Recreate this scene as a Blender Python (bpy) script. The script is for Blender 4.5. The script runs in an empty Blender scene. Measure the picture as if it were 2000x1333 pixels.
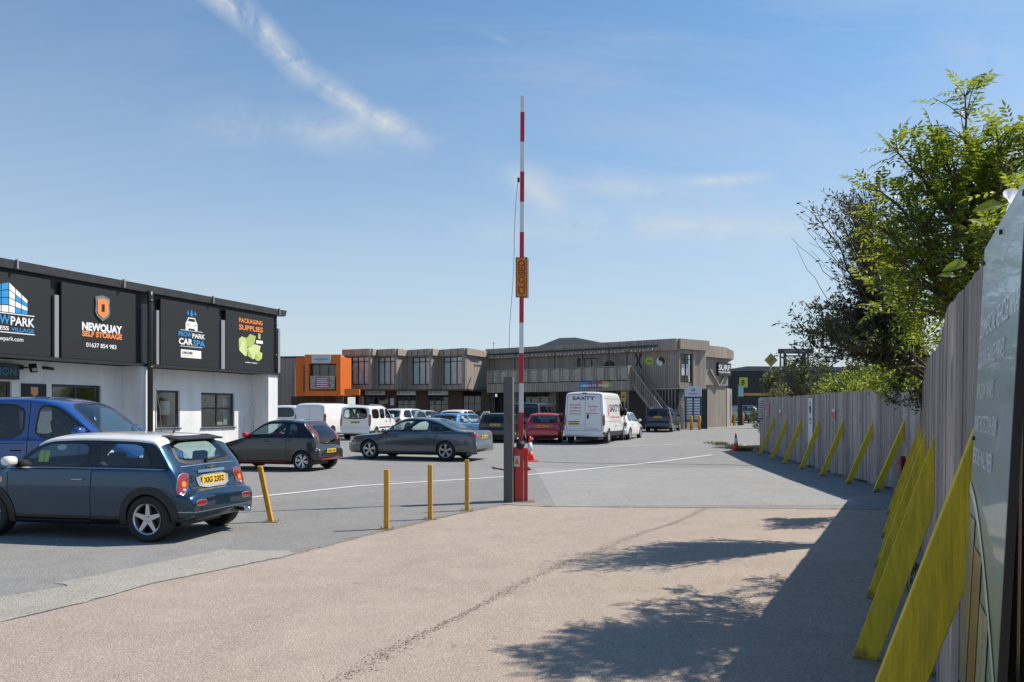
import bpy, math, random
from mathutils import Vector, Matrix
from mathutils.bvhtree import BVHTree
R = math.radians
sc = bpy.context.scene
C = sc.collection
rnd = random.Random(7)

# ------------------------------------------------------------------ camera, sky, sun, exposure
CAMH, F, HY = 1.7, 1500.0, 803.0
cam = bpy.data.objects.new('camera', bpy.data.cameras.new('camera'))
C.objects.link(cam); sc.camera = cam
cam.location = (0, 0, CAMH); cam.rotation_euler = (R(90), 0, 0)
cam.data.sensor_width = 36; cam.data.lens = 36*F/2000
cam.data.shift_y = (HY-666.5)/2000
cam.data.clip_start = 0.05; cam.data.clip_end = 2000
SUN_EL, SH = 50.0, Vector((.945, .326))
w = bpy.data.worlds.new('World'); sc.world = w; w.use_nodes = True
nt = w.node_tree; nt.nodes.clear(); NN = nt.nodes.new; LK = nt.links.new
out = NN('ShaderNodeOutputWorld'); bg = NN('ShaderNodeBackground'); bg.inputs[1].default_value = .095
sky = NN('ShaderNodeTexSky'); sky.sky_type = 'NISHITA'; sky.sun_disc = False
sky.sun_elevation = R(SUN_EL); sky.sun_rotation = math.atan2(SH.x, SH.y)
sky.air_density = 1.0; sky.dust_density = .5; sky.ozone_density = 1.3
def M_(op, a, b=None, c=None, clamp=False, tree=None):
    n = (tree or nt).nodes.new('ShaderNodeMath'); n.operation = op; n.use_clamp = clamp
    for i, v in enumerate((a, b, c)):
        if v is None: continue
        if isinstance(v, (int, float)): n.inputs[i].default_value = v
        else: (tree or nt).links.new(v, n.inputs[i])
    return n.outputs[0]
tc = NN('ShaderNodeTexCoord'); sx = NN('ShaderNodeSeparateXYZ'); LK(tc.outputs['Generated'], sx.inputs[0])
gy = M_('MAXIMUM', sx.outputs[1], .05)
gu = M_('DIVIDE', sx.outputs[0], gy); gv = M_('DIVIDE', sx.outputs[2], gy)
front = M_('MULTIPLY', M_('GREATER_THAN', sx.outputs[1], .1), 1.0)
def wnoise(su, sv, scale, detail=6, rough=.6, w_=0, dist=0):
    cb = NN('ShaderNodeCombineXYZ'); LK(M_('MULTIPLY', gu, su), cb.inputs[0]); LK(M_('MULTIPLY', gv, sv), cb.inputs[1]); cb.inputs[2].default_value = w_
    n = NN('ShaderNodeTexNoise'); n.inputs['Scale'].default_value = scale; n.inputs['Detail'].default_value = detail
    n.inputs['Roughness'].default_value = rough; n.inputs['Distortion'].default_value = dist
    LK(cb.outputs[0], n.inputs['Vector']); return n.outputs[0]
def streak(p, q, width, strength, soft, freq=14, wv=0.):
    # a cloud streak between two directions of the sky (u = x/y, v = z/y)
    (u0, v0), (u1, v1) = p, q; L = math.hypot(u1-u0, v1-v0); dx, dy = (u1-u0)/L, (v1-v0)/L
    du = M_('SUBTRACT', gu, u0); dv = M_('SUBTRACT', gv, v0)
    a = M_('ADD', M_('MULTIPLY', du, dx), M_('MULTIPLY', dv, dy))
    b = M_('SUBTRACT', M_('MULTIPLY', dv, dx), M_('MULTIPLY', du, dy))
    nz = wnoise(1, 1, freq, 5, .65, wv, .6)
    b = M_('ADD', b, M_('MULTIPLY', M_('SUBTRACT', wnoise(1, 1, 3.5, 2, .5, wv+3), .5), width*2.2))
    e = M_('SUBTRACT', 1.0, M_('DIVIDE', M_('ABSOLUTE', b), width), clamp=True)
    ends = M_('MULTIPLY', M_('DIVIDE', a, soft, clamp=True), M_('DIVIDE', M_('SUBTRACT', L, a), soft, clamp=True))
    k = M_('MULTIPLY', M_('MULTIPLY', M_('POWER', e, 1.2), ends), strength)
    nn_ = M_('MULTIPLY', M_('SUBTRACT', nz, .31), 3.2, clamp=True)
    return M_('MULTIPLY', k, nn_)
d_ = lambda px, py: ((px-1000)/F, (HY-py)/F)
cl = streak(d_(330, -110), d_(622, 168), .027, .95, .05, 16, 0)
for a in ((d_(560, 115), d_(850, 300), .021, .80, .07, 18, 5), (d_(1290, 352), d_(1540, 350), .012, .7, .06, 20, 2),
          (d_(860, 440), d_(1700, 432), .030, .6, .2, 9, 8), (d_(980, 330), d_(1120, 440), .035, .6, .05, 10, 12),
          (d_(300, 235), d_(1000, 255), .045, .5, .2, 8, 15), (d_(900, 330), d_(1500, 385), .03, .4, .15, 12, 25), (d_(930, 60), d_(1010, 90), .006, .2, .02, 16, 18),
          (d_(1750, 40), d_(2100, 160), .09, .30, .1, 6, 21)):
    cl = M_('ADD', cl, streak(*a))
ci = M_('MULTIPLY', M_('SUBTRACT', wnoise(.6, 2.4, 2.6, 7, .62, 31, .5), .41), 1.7, clamp=True)
ci = M_('MULTIPLY', ci, M_('DIVIDE', M_('ADD', gu, .9), 2.2, clamp=True))
cl = M_('MULTIPLY', M_('ADD', cl, ci, clamp=True), front)
# thin milky air low over the horizon
hz = M_('MULTIPLY', M_('POWER', M_('SUBTRACT', 1.0, sx.outputs[2], clamp=True), 3.3), 1.0)
cl = M_('ADD', cl, M_('MULTIPLY', hz, M_('SUBTRACT', 1.0, cl)), clamp=True)
mx = NN('ShaderNodeMix'); mx.data_type = 'RGBA'; LK(cl, mx.inputs['Factor']); tn = NN('ShaderNodeMix'); tn.data_type = 'RGBA'; tn.blend_type = 'MULTIPLY'; tn.inputs['Factor'].default_value = 1; LK(sky.outputs[0], tn.inputs['A']); tn.inputs['B'].default_value = (.58, 1.03, 1.28, 1); LK(tn.outputs['Result'], mx.inputs['A'])
mx.inputs['B'].default_value = (5.75, 6.1, 6.3, 1)
LK(mx.outputs['Result'], bg.inputs[0]); LK(bg.outputs[0], out.inputs[0])
sun = bpy.data.objects.new('sun', bpy.data.lights.new('sun', 'SUN')); C.objects.link(sun)
sun.data.energy = 5.0; sun.data.angle = R(.5); sun.data.color = (1, .905, .78)
ce = math.cos(R(SUN_EL)); sd = Vector((SH.x*ce, SH.y*ce, math.sin(R(SUN_EL)))).normalized()
sun.rotation_euler = sd.to_track_quat('Z', 'Y').to_euler()
sc.view_settings.view_transform = 'Standard'; sc.view_settings.look = 'None'
sc.view_settings.exposure = 0.3; sc.view_settings.gamma = 1
sc.cycles.max_bounces = 8; sc.cycles.transparent_max_bounces = 16
sc.cycles.use_denoising = True

# ------------------------------------------------------------------ ground height and pixel helpers
def gz(y): return .011*min(max(0., y-26), 84.)
def G(px, py):
    y = 20.
    for _ in range(40): y = (CAMH-gz(y))*F/(py-HY)
    return Vector(((px-1000)/F*y, y, gz(y)))
def at(px, py, y): return Vector(((px-1000)/F*y, y, CAMH-(py-HY)*y/F))
class Frame:   # a vertical wall plane: o = origin, a = heading of its local x axis; local y goes into the wall
    def __init__(s, p, q):
        s.o = Vector((p[0], p[1], 0)); d = Vector((q[0]-p[0], q[1]-p[1])); s.L = d.length; s.a = math.atan2(d.y, d.x); d.normalize()
        s.u = Vector((d.x, d.y, 0)); s.n = Vector((-d.y, d.x, 0))
    def at(s, px, py, off=0.):     # local point on the plane y = off seen at that pixel
        k = (px-1000)/F; o = s.o+s.n*off
        t = (k*o.y-o.x)/(s.u.x-k*s.u.y); y = o.y+t*s.u.y
        return Vector((t, off, CAMH-(py-HY)*y/F))
    def w(s, x, y, z=0.): return s.o+s.u*x+s.n*y+Vector((0, 0, z))

# ------------------------------------------------------------------ mesh builder
class MB:
    def __init__(s): s.v = []; s.f = []; s.m = []
    def add(s, vs, fs, mi=0):
        o = len(s.v); s.v += [tuple(v) for v in vs]; s.f += [tuple(i+o for i in f) for f in fs]; s.m += [mi]*len(fs); return s
    def box(s, x0, x1, y0, y1, z0, z1, mi=0):
        vs = [(x, y, z) for z in (z0, z1) for y in (y0, y1) for x in (x0, x1)]
        return s.add(vs, [(0, 2, 3, 1), (4, 5, 7, 6), (0, 1, 5, 4), (2, 6, 7, 3), (0, 4, 6, 2), (1, 3, 7, 5)], mi)
    def beam(s, a, b, wd, h, mi=0, up=(0, 0, 1)):
        a, b = Vector(a), Vector(b); d = (b-a).normalized(); u = Vector(up)
        if abs(d.dot(u)) > .98: u = Vector((0, 1, 0))
        r = d.cross(u).normalized()*wd/2; u = r.cross(d).normalized()*h/2
        vs = [p+i*r+j*u for p in (a, b) for i, j in ((-1, -1), (1, -1), (1, 1), (-1, 1))]
        return s.add(vs, [(0, 1, 2, 3), (7, 6, 5, 4), (0, 4, 5, 1), (1, 5, 6, 2), (2, 6, 7, 3), (3, 7, 4, 0)], mi)
    def prism(s, pts, d, mi=0):
        d = Vector(d); n = len(pts); p = [Vector(q) for q in pts]
        nrm = Vector((0, 0, 0))
        for i in range(n): nrm += p[i].cross(p[(i+1) % n])
        if nrm.dot(d) < 0: p = p[::-1]
        return s.add(p+[q+d for q in p], [tuple(range(n))[::-1], tuple(range(n, 2*n))]+[(i, (i+1) % n, (i+1) % n+n, i+n) for i in range(n)], mi)
    def tube(s, path, r, n=8, mi=0, cap=True):
        P = [Vector(p) for p in path]; rs = r if isinstance(r, (list, tuple)) else [r]*len(P)
        vs = []; u = None
        for i, p in enumerate(P):
            d = (P[min(i+1, len(P)-1)]-P[max(i-1, 0)]).normalized()
            if u is None:
                u = d.orthogonal().normalized()
            else: u = (u-d*u.dot(d)).normalized()
            v = d.cross(u)
            for k in range(n):
                a = 2*math.pi*k/n; vs.append(p+(u*math.cos(a)+v*math.sin(a))*rs[i])
        fs = [(i*n+k, i*n+(k+1) % n, (i+1)*n+(k+1) % n, (i+1)*n+k) for i in range(len(P)-1) for k in range(n)]
        if cap: fs += [tuple(range(n))[::-1], tuple(range(len(P)*n-n, len(P)*n))]
        return s.add(vs, fs, mi)
    def lathe(s, prof, n=24, mi=0, axis='z', c=(0, 0, 0)):
        vs = []
        for r, h in prof:
            for k in range(n):
                a = 2*math.pi*k/n; x, y = r*math.cos(a), r*math.sin(a)
                q = (x, y, h) if axis == 'z' else ((x, h, y) if axis == 'y' else (h, x, y))
                vs.append((q[0]+c[0], q[1]+c[1], q[2]+c[2]))
        m = len(prof); fs = []
        for i in range(m-1):
            for k in range(n):
                q = (i*n+k, i*n+(k+1) % n, (i+1)*n+(k+1) % n, (i+1)*n+k); fs.append(q if axis != 'y' else q[::-1])
        e = [tuple(range(n))[::-1], tuple(range((m-1)*n, m*n))]
        fs += e if axis != 'y' else [x[::-1] for x in e]
        return s.add(vs, fs, mi)
    def build(s, name, mats, parent=None, smooth=False, loc=None, rz=0, bevel=0):
        me = bpy.data.meshes.new(name); me.from_pydata(s.v, [], s.f)
        for m in (mats if isinstance(mats, (list, tuple)) else [mats]): me.materials.append(m)
        me.polygons.foreach_set('material_index', s.m)
        if smooth: me.polygons.foreach_set('use_smooth', [True]*len(s.f))
        me.update()
        o = bpy.data.objects.new(name, me); C.objects.link(o)
        if parent: o.parent = parent
        if loc is not None: o.location = loc
        if rz: o.rotation_euler = (0, 0, rz)
        if bevel:
            b = o.modifiers.new('bevel', 'BEVEL'); b.width = bevel; b.segments = 2; b.limit_method = 'ANGLE'; b.angle_limit = R(40)
        return o
def tag(o, label, cat, group=None):
    o['label'] = label; o['category'] = cat
    if group: o['group'] = group
    return o
def thing(name, loc, rz, label, cat, group=None):
    o = bpy.data.objects.new(name, None); C.objects.link(o); o.location = loc; o.rotation_euler = (0, 0, rz); o.empty_display_size = .3
    return tag(o, label, cat, group)
def copy_thing(o, loc, rz, label, group=None):
    c = o.copy(); C.objects.link(c); c.location = loc; c.rotation_euler = (0, 0, rz); c['label'] = label
    if group: c['group'] = group
    def kids(a, b):
        for ch in [x for x in bpy.data.objects if x.parent == a]:
            d = ch.copy(); C.objects.link(d); d.parent = b; kids(ch, d)
    kids(o, c); return c
def struct(o): o['kind'] = 'structure'; return o

# ------------------------------------------------------------------ materials
def pm(name, col, rough=.6, metal=0., coat=0., spec=.5, noise=None, bump=None, island=0., trans=0., emis=None):
    m = bpy.data.materials.new(name); m.use_nodes = True; t = m.node_tree; b = t.nodes['Principled BSDF']
    b.inputs['Base Color'].default_value = (*col, 1); b.inputs['Roughness'].default_value = rough
    b.inputs['Metallic'].default_value = metal; b.inputs['Specular IOR Level'].default_value = spec
    b.inputs['Coat Weight'].default_value = coat; b.inputs['Coat Roughness'].default_value = .03
    if noise:   # (col2, scale, contrast, [stretch])
        c2, scl, ctr = noise[:3]; st = noise[3] if len(noise) > 3 else (1, 1, 1)
        tcn = t.nodes.new('ShaderNodeTexCoord'); mp = t.nodes.new('ShaderNodeMapping'); mp.inputs['Scale'].default_value = st
        t.links.new(tcn.outputs['Object'], mp.inputs[0])
        n = t.nodes.new('ShaderNodeTexNoise'); n.inputs['Scale'].default_value = scl; n.inputs['Detail'].default_value = 8; n.inputs['Roughness'].default_value = .65
        t.links.new(mp.outputs[0], n.inputs['Vector'])
        fac = M_('ADD', M_('MULTIPLY', M_('SUBTRACT', n.outputs[0], .5, tree=t), ctr, tree=t), .5, clamp=True, tree=t)
        mix = t.nodes.new('ShaderNodeMix'); mix.data_type = 'RGBA'; t.links.new(fac, mix.inputs['Factor'])
        mix.inputs['A'].default_value = (*col, 1); mix.inputs['B'].default_value = (*c2, 1)
        last = mix.outputs['Result']
        t.links.new(last, b.inputs['Base Color'])
    else: last = None
    if island:
        g = t.nodes.new('ShaderNodeNewGeometry'); h = t.nodes.new('ShaderNodeHueSaturation')
        v = M_('ADD', M_('MULTIPLY', g.outputs['Random Per Island'], 2*island, tree=t), 1-island, tree=t)
        t.links.new(v, h.inputs['Value'])
        if last: t.links.new(last, h.inputs['Color'])
        else: h.inputs['Color'].default_value = (*col, 1)
        t.links.new(h.outputs[0], b.inputs['Base Color']); last = h.outputs[0]
    if bump:   # (scale, strength, distance, [stretch])
        tcn = t.nodes.new('ShaderNodeTexCoord'); mp = t.nodes.new('ShaderNodeMapping'); mp.inputs['Scale'].default_value = bump[3] if len(bump) > 3 else (1, 1, 1)
        t.links.new(tcn.outputs['Object'], mp.inputs[0])
        n = t.nodes.new('ShaderNodeTexNoise'); n.inputs['Scale'].default_value = bump[0]; n.inputs['Detail'].default_value = 5
        t.links.new(mp.outputs[0], n.inputs['Vector'])
        bp = t.nodes.new('ShaderNodeBump'); bp.inputs['Strength'].default_value = bump[1]; bp.inputs['Distance'].default_value = bump[2]
        t.links.new(n.outputs[0], bp.inputs['Height']); t.links.new(bp.outputs[0], b.inputs['Normal'])
    if trans:
        tr = t.nodes.new('ShaderNodeBsdfTranslucent'); ms = t.nodes.new('ShaderNodeMixShader'); ms.inputs[0].default_value = trans
        br = t.nodes.new('ShaderNodeHueSaturation'); br.inputs['Value'].default_value = 2.2; br.inputs['Hue'].default_value = .485
        if last: t.links.new(last, br.inputs['Color'])
        else: br.inputs['Color'].default_value = (*col, 1)
        t.links.new(br.outputs[0], tr.inputs[0])
        t.links.new(b.outputs[0], ms.inputs[1]); t.links.new(tr.outputs[0], ms.inputs[2]); t.links.new(ms.outputs[0], t.nodes['Material Output'].inputs[0])
    return m
def paint(name, col, metal=0., rough=.32):
    m = pm(name, col, rough, metal, 1.0); t = m.node_tree; b = t.nodes['Principled BSDF']
    # inside of the shell is dark trim; a film of dust low down on the paint
    g = t.nodes.new('ShaderNodeNewGeometry'); tcn = t.nodes.new('ShaderNodeTexCoord'); s = t.nodes.new('ShaderNodeSeparateXYZ')
    t.links.new(tcn.outputs['Object'], s.inputs[0])
    n = t.nodes.new('ShaderNodeTexNoise'); n.inputs['Scale'].default_value = 3; n.inputs['Detail'].default_value = 6; t.links.new(tcn.outputs['Object'], n.inputs['Vector'])
    du = M_('MULTIPLY', M_('MULTIPLY', M_('SUBTRACT', .45, s.outputs[2], clamp=True, tree=t), .45, tree=t), n.outputs[0], clamp=True, tree=t)
    m1 = t.nodes.new('ShaderNodeMix'); m1.data_type = 'RGBA'; t.links.new(du, m1.inputs['Factor'])
    m1.inputs['A'].default_value = (*col, 1); m1.inputs['B'].default_value = (.16, .145, .12, 1)
    m2 = t.nodes.new('ShaderNodeMix'); m2.data_type = 'RGBA'; t.links.new(g.outputs['Backfacing'], m2.inputs['Factor'])
    t.links.new(m1.outputs['Result'], m2.inputs['A']); m2.inputs['B'].default_value = (.015, .015, .016, 1)
    t.links.new(m2.outputs['Result'], b.inputs['Base Color'])
    c = M_('MULTIPLY', M_('SUBTRACT', 1, g.outputs['Backfacing'], tree=t), M_('SUBTRACT', 1, du, tree=t), tree=t)
    t.links.new(c, b.inputs['Coat Weight'])
    return m
def glassm(name, tint, opacity=.25):
    m = bpy.data.materials.new(name); m.use_nodes = True; t = m.node_tree; t.nodes.clear()
    o = t.nodes.new('ShaderNodeOutputMaterial'); tr = t.nodes.new('ShaderNodeBsdfTransparent'); tr.inputs[0].default_value = (*tint, 1)
    gl = t.nodes.new('ShaderNodeBsdfGlossy'); gl.inputs['Roughness'].default_value = .03; gl.inputs['Color'].default_value = (.9, .95, 1, 1)
    fr = t.nodes.new('ShaderNodeLayerWeight')
    f = M_('ADD', M_('MULTIPLY', M_('POWER', fr.outputs['Facing'], 4, tree=t), .85, tree=t), .06, clamp=True, tree=t)
    ms = t.nodes.new('ShaderNodeMixShader'); t.links.new(f, ms.inputs[0]); t.links.new(tr.outputs[0], ms.inputs[1]); t.links.new(gl.outputs[0], ms.inputs[2])
    t.links.new(ms.outputs[0], o.inputs[0]); return m
K = {}
K['black'] = pm('black_plastic', (.012, .012, .013), .45)
K['gloss'] = pm('black_gloss', (.006, .006, .007), .06)
K['trim'] = pm('black_trim', (.02, .02, .021), .6)
K['rubber'] = pm('rubber', (.016, .016, .016), .75, bump=(60, .3, .002))
K['alloy'] = pm('alloy', (.55, .56, .58), .28, .85)
K['alloyd'] = pm('dark_alloy', (.05, .05, .055), .35, .6)
K['steel'] = pm('steel', (.55, .56, .57), .2, 1.)
K['glass'] = glassm('car_glass', (.66, .78, .76))
K['tint'] = glassm('tinted_glass', (.16, .18, .20))
K['redl'] = pm('red_lamp', (.24, .006, .010), .12, coat=1)
K['ambl'] = pm('amber_lamp', (.85, .22, .01), .15, coat=1)
K['clrl'] = pm('clear_lamp', (.55, .57, .60), .08, .4, coat=1)
K['plate'] = pm('yellow_plate', (.80, .50, .035), .45)
K['wplate'] = pm('white_plate', (.75, .76, .76), .45)
K['ink'] = pm('black_ink', (.01, .01, .01), .5)
K['seat'] = pm('seat_cloth', (.035, .036, .04), .85, bump=(90, .2, .002))
K['white'] = pm('white_letter', (.82, .83, .84), .5)
K['yellow'] = pm('yellow_paint', (.74, .38, .02), .42, noise=((.45, .22, .03), 9, 1.6), bump=(20, .15, .003))
K['lime'] = pm('lime_paint', (.82, .62, .018), .55, noise=((.42, .34, .02), 5, 2.2, (6, 6, .8)), bump=(14, .5, .004, (8, 8, .6)))
K['red'] = pm('red_paint', (.55, .012, .02), .35, noise=((.40, .012, .02), 8, 1.5), coat=.3)

def grime(m, h=.10, c=(.05, .045, .03)):
    # splashed dirt clinging to the foot of a painted timber
    t = m.node_tree; b = t.nodes['Principled BSDF']; lk = b.inputs['Base Color'].links[0].from_socket
    tcn = t.nodes.new('ShaderNodeTexCoord'); s = t.nodes.new('ShaderNodeSeparateXYZ'); t.links.new(tcn.outputs['Object'], s.inputs[0])
    n = t.nodes.new('ShaderNodeTexNoise'); n.inputs['Scale'].default_value = 14; n.inputs['Detail'].default_value = 6; t.links.new(tcn.outputs['Object'], n.inputs['Vector'])
    f = M_('MULTIPLY', M_('SUBTRACT', M_('MULTIPLY', n.outputs[0], h*1.6, tree=t), s.outputs[2], tree=t), 14, clamp=True, tree=t)
    n2 = t.nodes.new('ShaderNodeTexNoise'); n2.inputs['Scale'].default_value = 22; n2.inputs['Detail'].default_value = 8; t.links.new(tcn.outputs['Object'], n2.inputs['Vector'])
    f2 = M_('MULTIPLY', M_('GREATER_THAN', n2.outputs[0], .70, tree=t), .22, tree=t)
    mx = t.nodes.new('ShaderNodeMix'); mx.data_type = 'RGBA'; t.links.new(M_('MAXIMUM', M_('MULTIPLY', f, .8, tree=t), f2, tree=t), mx.inputs['Factor']); t.links.new(lk, mx.inputs['A']); mx.inputs['B'].default_value = (*c, 1)
    t.links.new(mx.outputs['Result'], b.inputs['Base Color'])
grime(K['lime']); grime(K['yellow'], .05, (.12, .08, .04)); grime(K['red'], .08, (.07, .03, .025))
# ------------------------------------------------------------------ text
def text_mb(s, h, wd=None, bold=0., align='CENTER', depth=.004, spacing=1.):
    """letters as a flat solid, centred on the origin in the x-z plane, facing -y; h = capital height, wd = total width"""
    cu = bpy.data.curves.new('t', 'FONT'); cu.body = s; cu.size = 1; cu.offset = bold; cu.extrude = 0; cu.resolution_u = 3; cu.space_character = spacing
    o = bpy.data.objects.new('t', cu); C.objects.link(o); bpy.context.view_layer.update()
    me = bpy.data.meshes.new_from_object(o.evaluated_get(bpy.context.evaluated_depsgraph_get()))
    vs = [v.co.copy() for v in me.vertices]; fs = [tuple(p.vertices) for p in me.polygons]
    bpy.data.objects.remove(o); bpy.data.curves.remove(cu); bpy.data.meshes.remove(me)
    x0, x1 = min(v.x for v in vs), max(v.x for v in vs)
    kz = h/.70; kx = kz if wd is None else wd/(x1-x0)
    cx = (x0+x1)/2 if align == 'CENTER' else x0
    mb = MB(); mb.add([((v.x-cx)*kx, -depth, (v.y-.35)*kz) for v in vs], fs); return mb
def xf(mb, fn): mb.v = [tuple(fn(Vector(v))) for v in mb.v]; return mb
def put_text(name, s, mat, parent, x, z, y, h, wd=None, bold=.012, **k):
    mb = text_mb(s, h, wd, bold, **k); xf(mb, lambda v: v+Vector((x, y, z))); return mb.build(name, mat, parent)

# ------------------------------------------------------------------ vehicles
def pchip(pts):
    X = [p[0] for p in pts]; Y = [p[1] for p in pts]; n = len(X)
    d = [(Y[i+1]-Y[i])/(X[i+1]-X[i]) for i in range(n-1)]
    m = [d[0]]+[0 if d[i-1]*d[i] <= 0 else 2*d[i-1]*d[i]/(d[i-1]+d[i]) for i in range(1, n-1)]+[d[-1]]
    def f(x):
        if x <= X[0]: return Y[0]
        if x >= X[-1]: return Y[-1]
        i = 0
        while X[i+1] < x: i += 1
        h = X[i+1]-X[i]; t = (x-X[i])/h
        return (Y[i]*(1+2*t)*(1-t)**2+m[i]*h*t*(1-t)**2+Y[i+1]*t*t*(3-2*t)+m[i+1]*h*t*t*(t-1))
    return f
def chaikin(p, n=2, k=.22):
    for _ in range(n):
        q = []
        for i in range(len(p)):
            a, b = p[i], p[(i+1) % len(p)]
            q += [(a[0]+(b[0]-a[0])*k, a[1]+(b[1]-a[1])*k), (b[0]-(b[0]-a[0])*k, b[1]-(b[1]-a[1])*k)]
        p = q
    return p
def inside(p, x, y):
    c = False; j = len(p)-1
    for i in range(len(p)):
        if (p[i][1] > y) != (p[j][1] > y) and x < (p[j][0]-p[i][0])*(y-p[i][1])/(p[j][1]-p[i][1])+p[i][0]: c = not c
        j = i
    return c
def dense(p, ds):
    q = []
    for i in range(len(p)):
        a, b = p[i], p[(i+1) % len(p)]; n = max(1, int(math.hypot(b[0]-a[0], b[1]-a[1])/ds))
        q += [(a[0]+(b[0]-a[0])*t/n, a[1]+(b[1]-a[1])*t/n) for t in range(n)]
    return q
class Surf:
    def __init__(s, verts, faces): s.b = BVHTree.FromPolygons(verts, faces)
    def hit(s, view, a, b, off):
        if view == 'T': o, d = Vector((a, b, 4)), Vector((0, 0, -1))
        elif view == 'L': o, d = Vector((a, 4, b)), Vector((0, -1, 0))
        elif view == 'R': o, d = Vector((a, -4, b)), Vector((0, 1, 0))
        elif view == 'B': o, d = Vector((-6, a, b)), Vector((1, 0, 0))
        elif view == 'F': o, d = Vector((6, a, b)), Vector((-1, 0, 0))
        else:           # an angle: looking inwards from that heading, a runs sideways
            w_ = Vector((math.cos(R(view)), math.sin(R(view)), 0)); l = Vector((-w_.y, w_.x, 0)); o = w_*6+l*a+Vector((0, 0, b)); d = -w_
        h, n, i, ds = s.b.ray_cast(o, d)
        k = 0
        while h is None and k < 40:      # just past the edge: slide back onto the body
            k += 1; c = 1-.008*k
            o2 = Vector((o.x, o.y*c, o.z)) if view in ('B', 'F', 'T') else Vector((o.x*(1 if view not in ('L', 'R') else c), o.y, .6+(o.z-.6)*c))
            h, n, i, ds = s.b.ray_cast(o2, d)
        if h is None: h, n, i, ds = s.b.find_nearest(o+d*4.5)
        if n.dot(d) > 0: n = -n
        return h+n*off
    def decal(s, poly, view, off=.003, ds=.04, rings=5, mb=None, mi=0):
        p = dense(poly, ds); n = len(p); cx = sum(q[0] for q in p)/n; cy = sum(q[1] for q in p)/n
        vs = [s.hit(view, cx, cy, off)]; fs = []
        for r in range(1, rings+1):
            for q in p: vs.append(s.hit(view, cx+(q[0]-cx)*r/rings, cy+(q[1]-cy)*r/rings, off))
        fs += [(0, 1+i, 1+(i+1) % n) for i in range(n)]
        for r in range(rings-1):
            o = 1+r*n; fs += [(o+i, o+n+i, o+n+(i+1) % n, o+(i+1) % n) for i in range(n)]
        return s.out(mb, vs, fs, mi)
    def out(s, mb, vs, fs, mi):
        # turn the patch so that its faces look away from the car
        t = 0
        for f in fs:
            a, b, c = vs[f[0]], vs[f[1]], vs[f[2]]; n = (b-a).cross(c-a)
            t += n.dot((a+b+c)/3-Vector((a.x*.8, 0, .5)))
        if t < 0: fs = [f[::-1] for f in fs]
        return (mb or MB()).add(vs, fs, mi)
    def ring(s, poly, view, wi, wo, off=.005, ds=.04, mb=None, mi=0, depth=.0):
        p = dense(poly, ds); n = len(p); a = sum(p[i][0]*p[(i+1) % n][1]-p[(i+1) % n][0]*p[i][1] for i in range(n)); sg = 1 if a > 0 else -1
        vs = []
        for i in range(n):
            t = (p[(i+1) % n][0]-p[i-1][0], p[(i+1) % n][1]-p[i-1][1]); L = math.hypot(*t) or 1; nx, ny = t[1]/L*sg, -t[0]/L*sg
            vs += [s.hit(view, p[i][0]-nx*wi, p[i][1]-ny*wi, off), s.hit(view, p[i][0]+nx*wo, p[i][1]+ny*wo, off*.6)]
        return s.out(mb, vs, [(2*i, 2*i+1, 2*((i+1) % n)+1, 2*((i+1) % n)) for i in range(n)], mi)
    def strip(s, path, view, wd, off=.003, ds=.05, mb=None, mi=0):
        q = []
        for a, b in zip(path, path[1:]):
            n = max(1, int(math.hypot(b[0]-a[0], b[1]-a[1])/ds)); q += [(a[0]+(b[0]-a[0])*t/n, a[1]+(b[1]-a[1])*t/n) for t in range(n)]
        q.append(path[-1]); vs = []
        for i in range(len(q)):
            a, b = q[max(i-1, 0)], q[min(i+1, len(q)-1)]; L = math.hypot(b[0]-a[0], b[1]-a[1]); nx, ny = -(b[1]-a[1])/L*wd/2, (b[0]-a[0])/L*wd/2
            vs += [s.hit(view, q[i][0]+nx, q[i][1]+ny, off), s.hit(view, q[i][0]-nx, q[i][1]-ny, off)]
        return s.out(mb, vs, [(2*i, 2*i+1, 2*i+3, 2*i+2) for i in range(len(q)-1)], mi)

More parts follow.
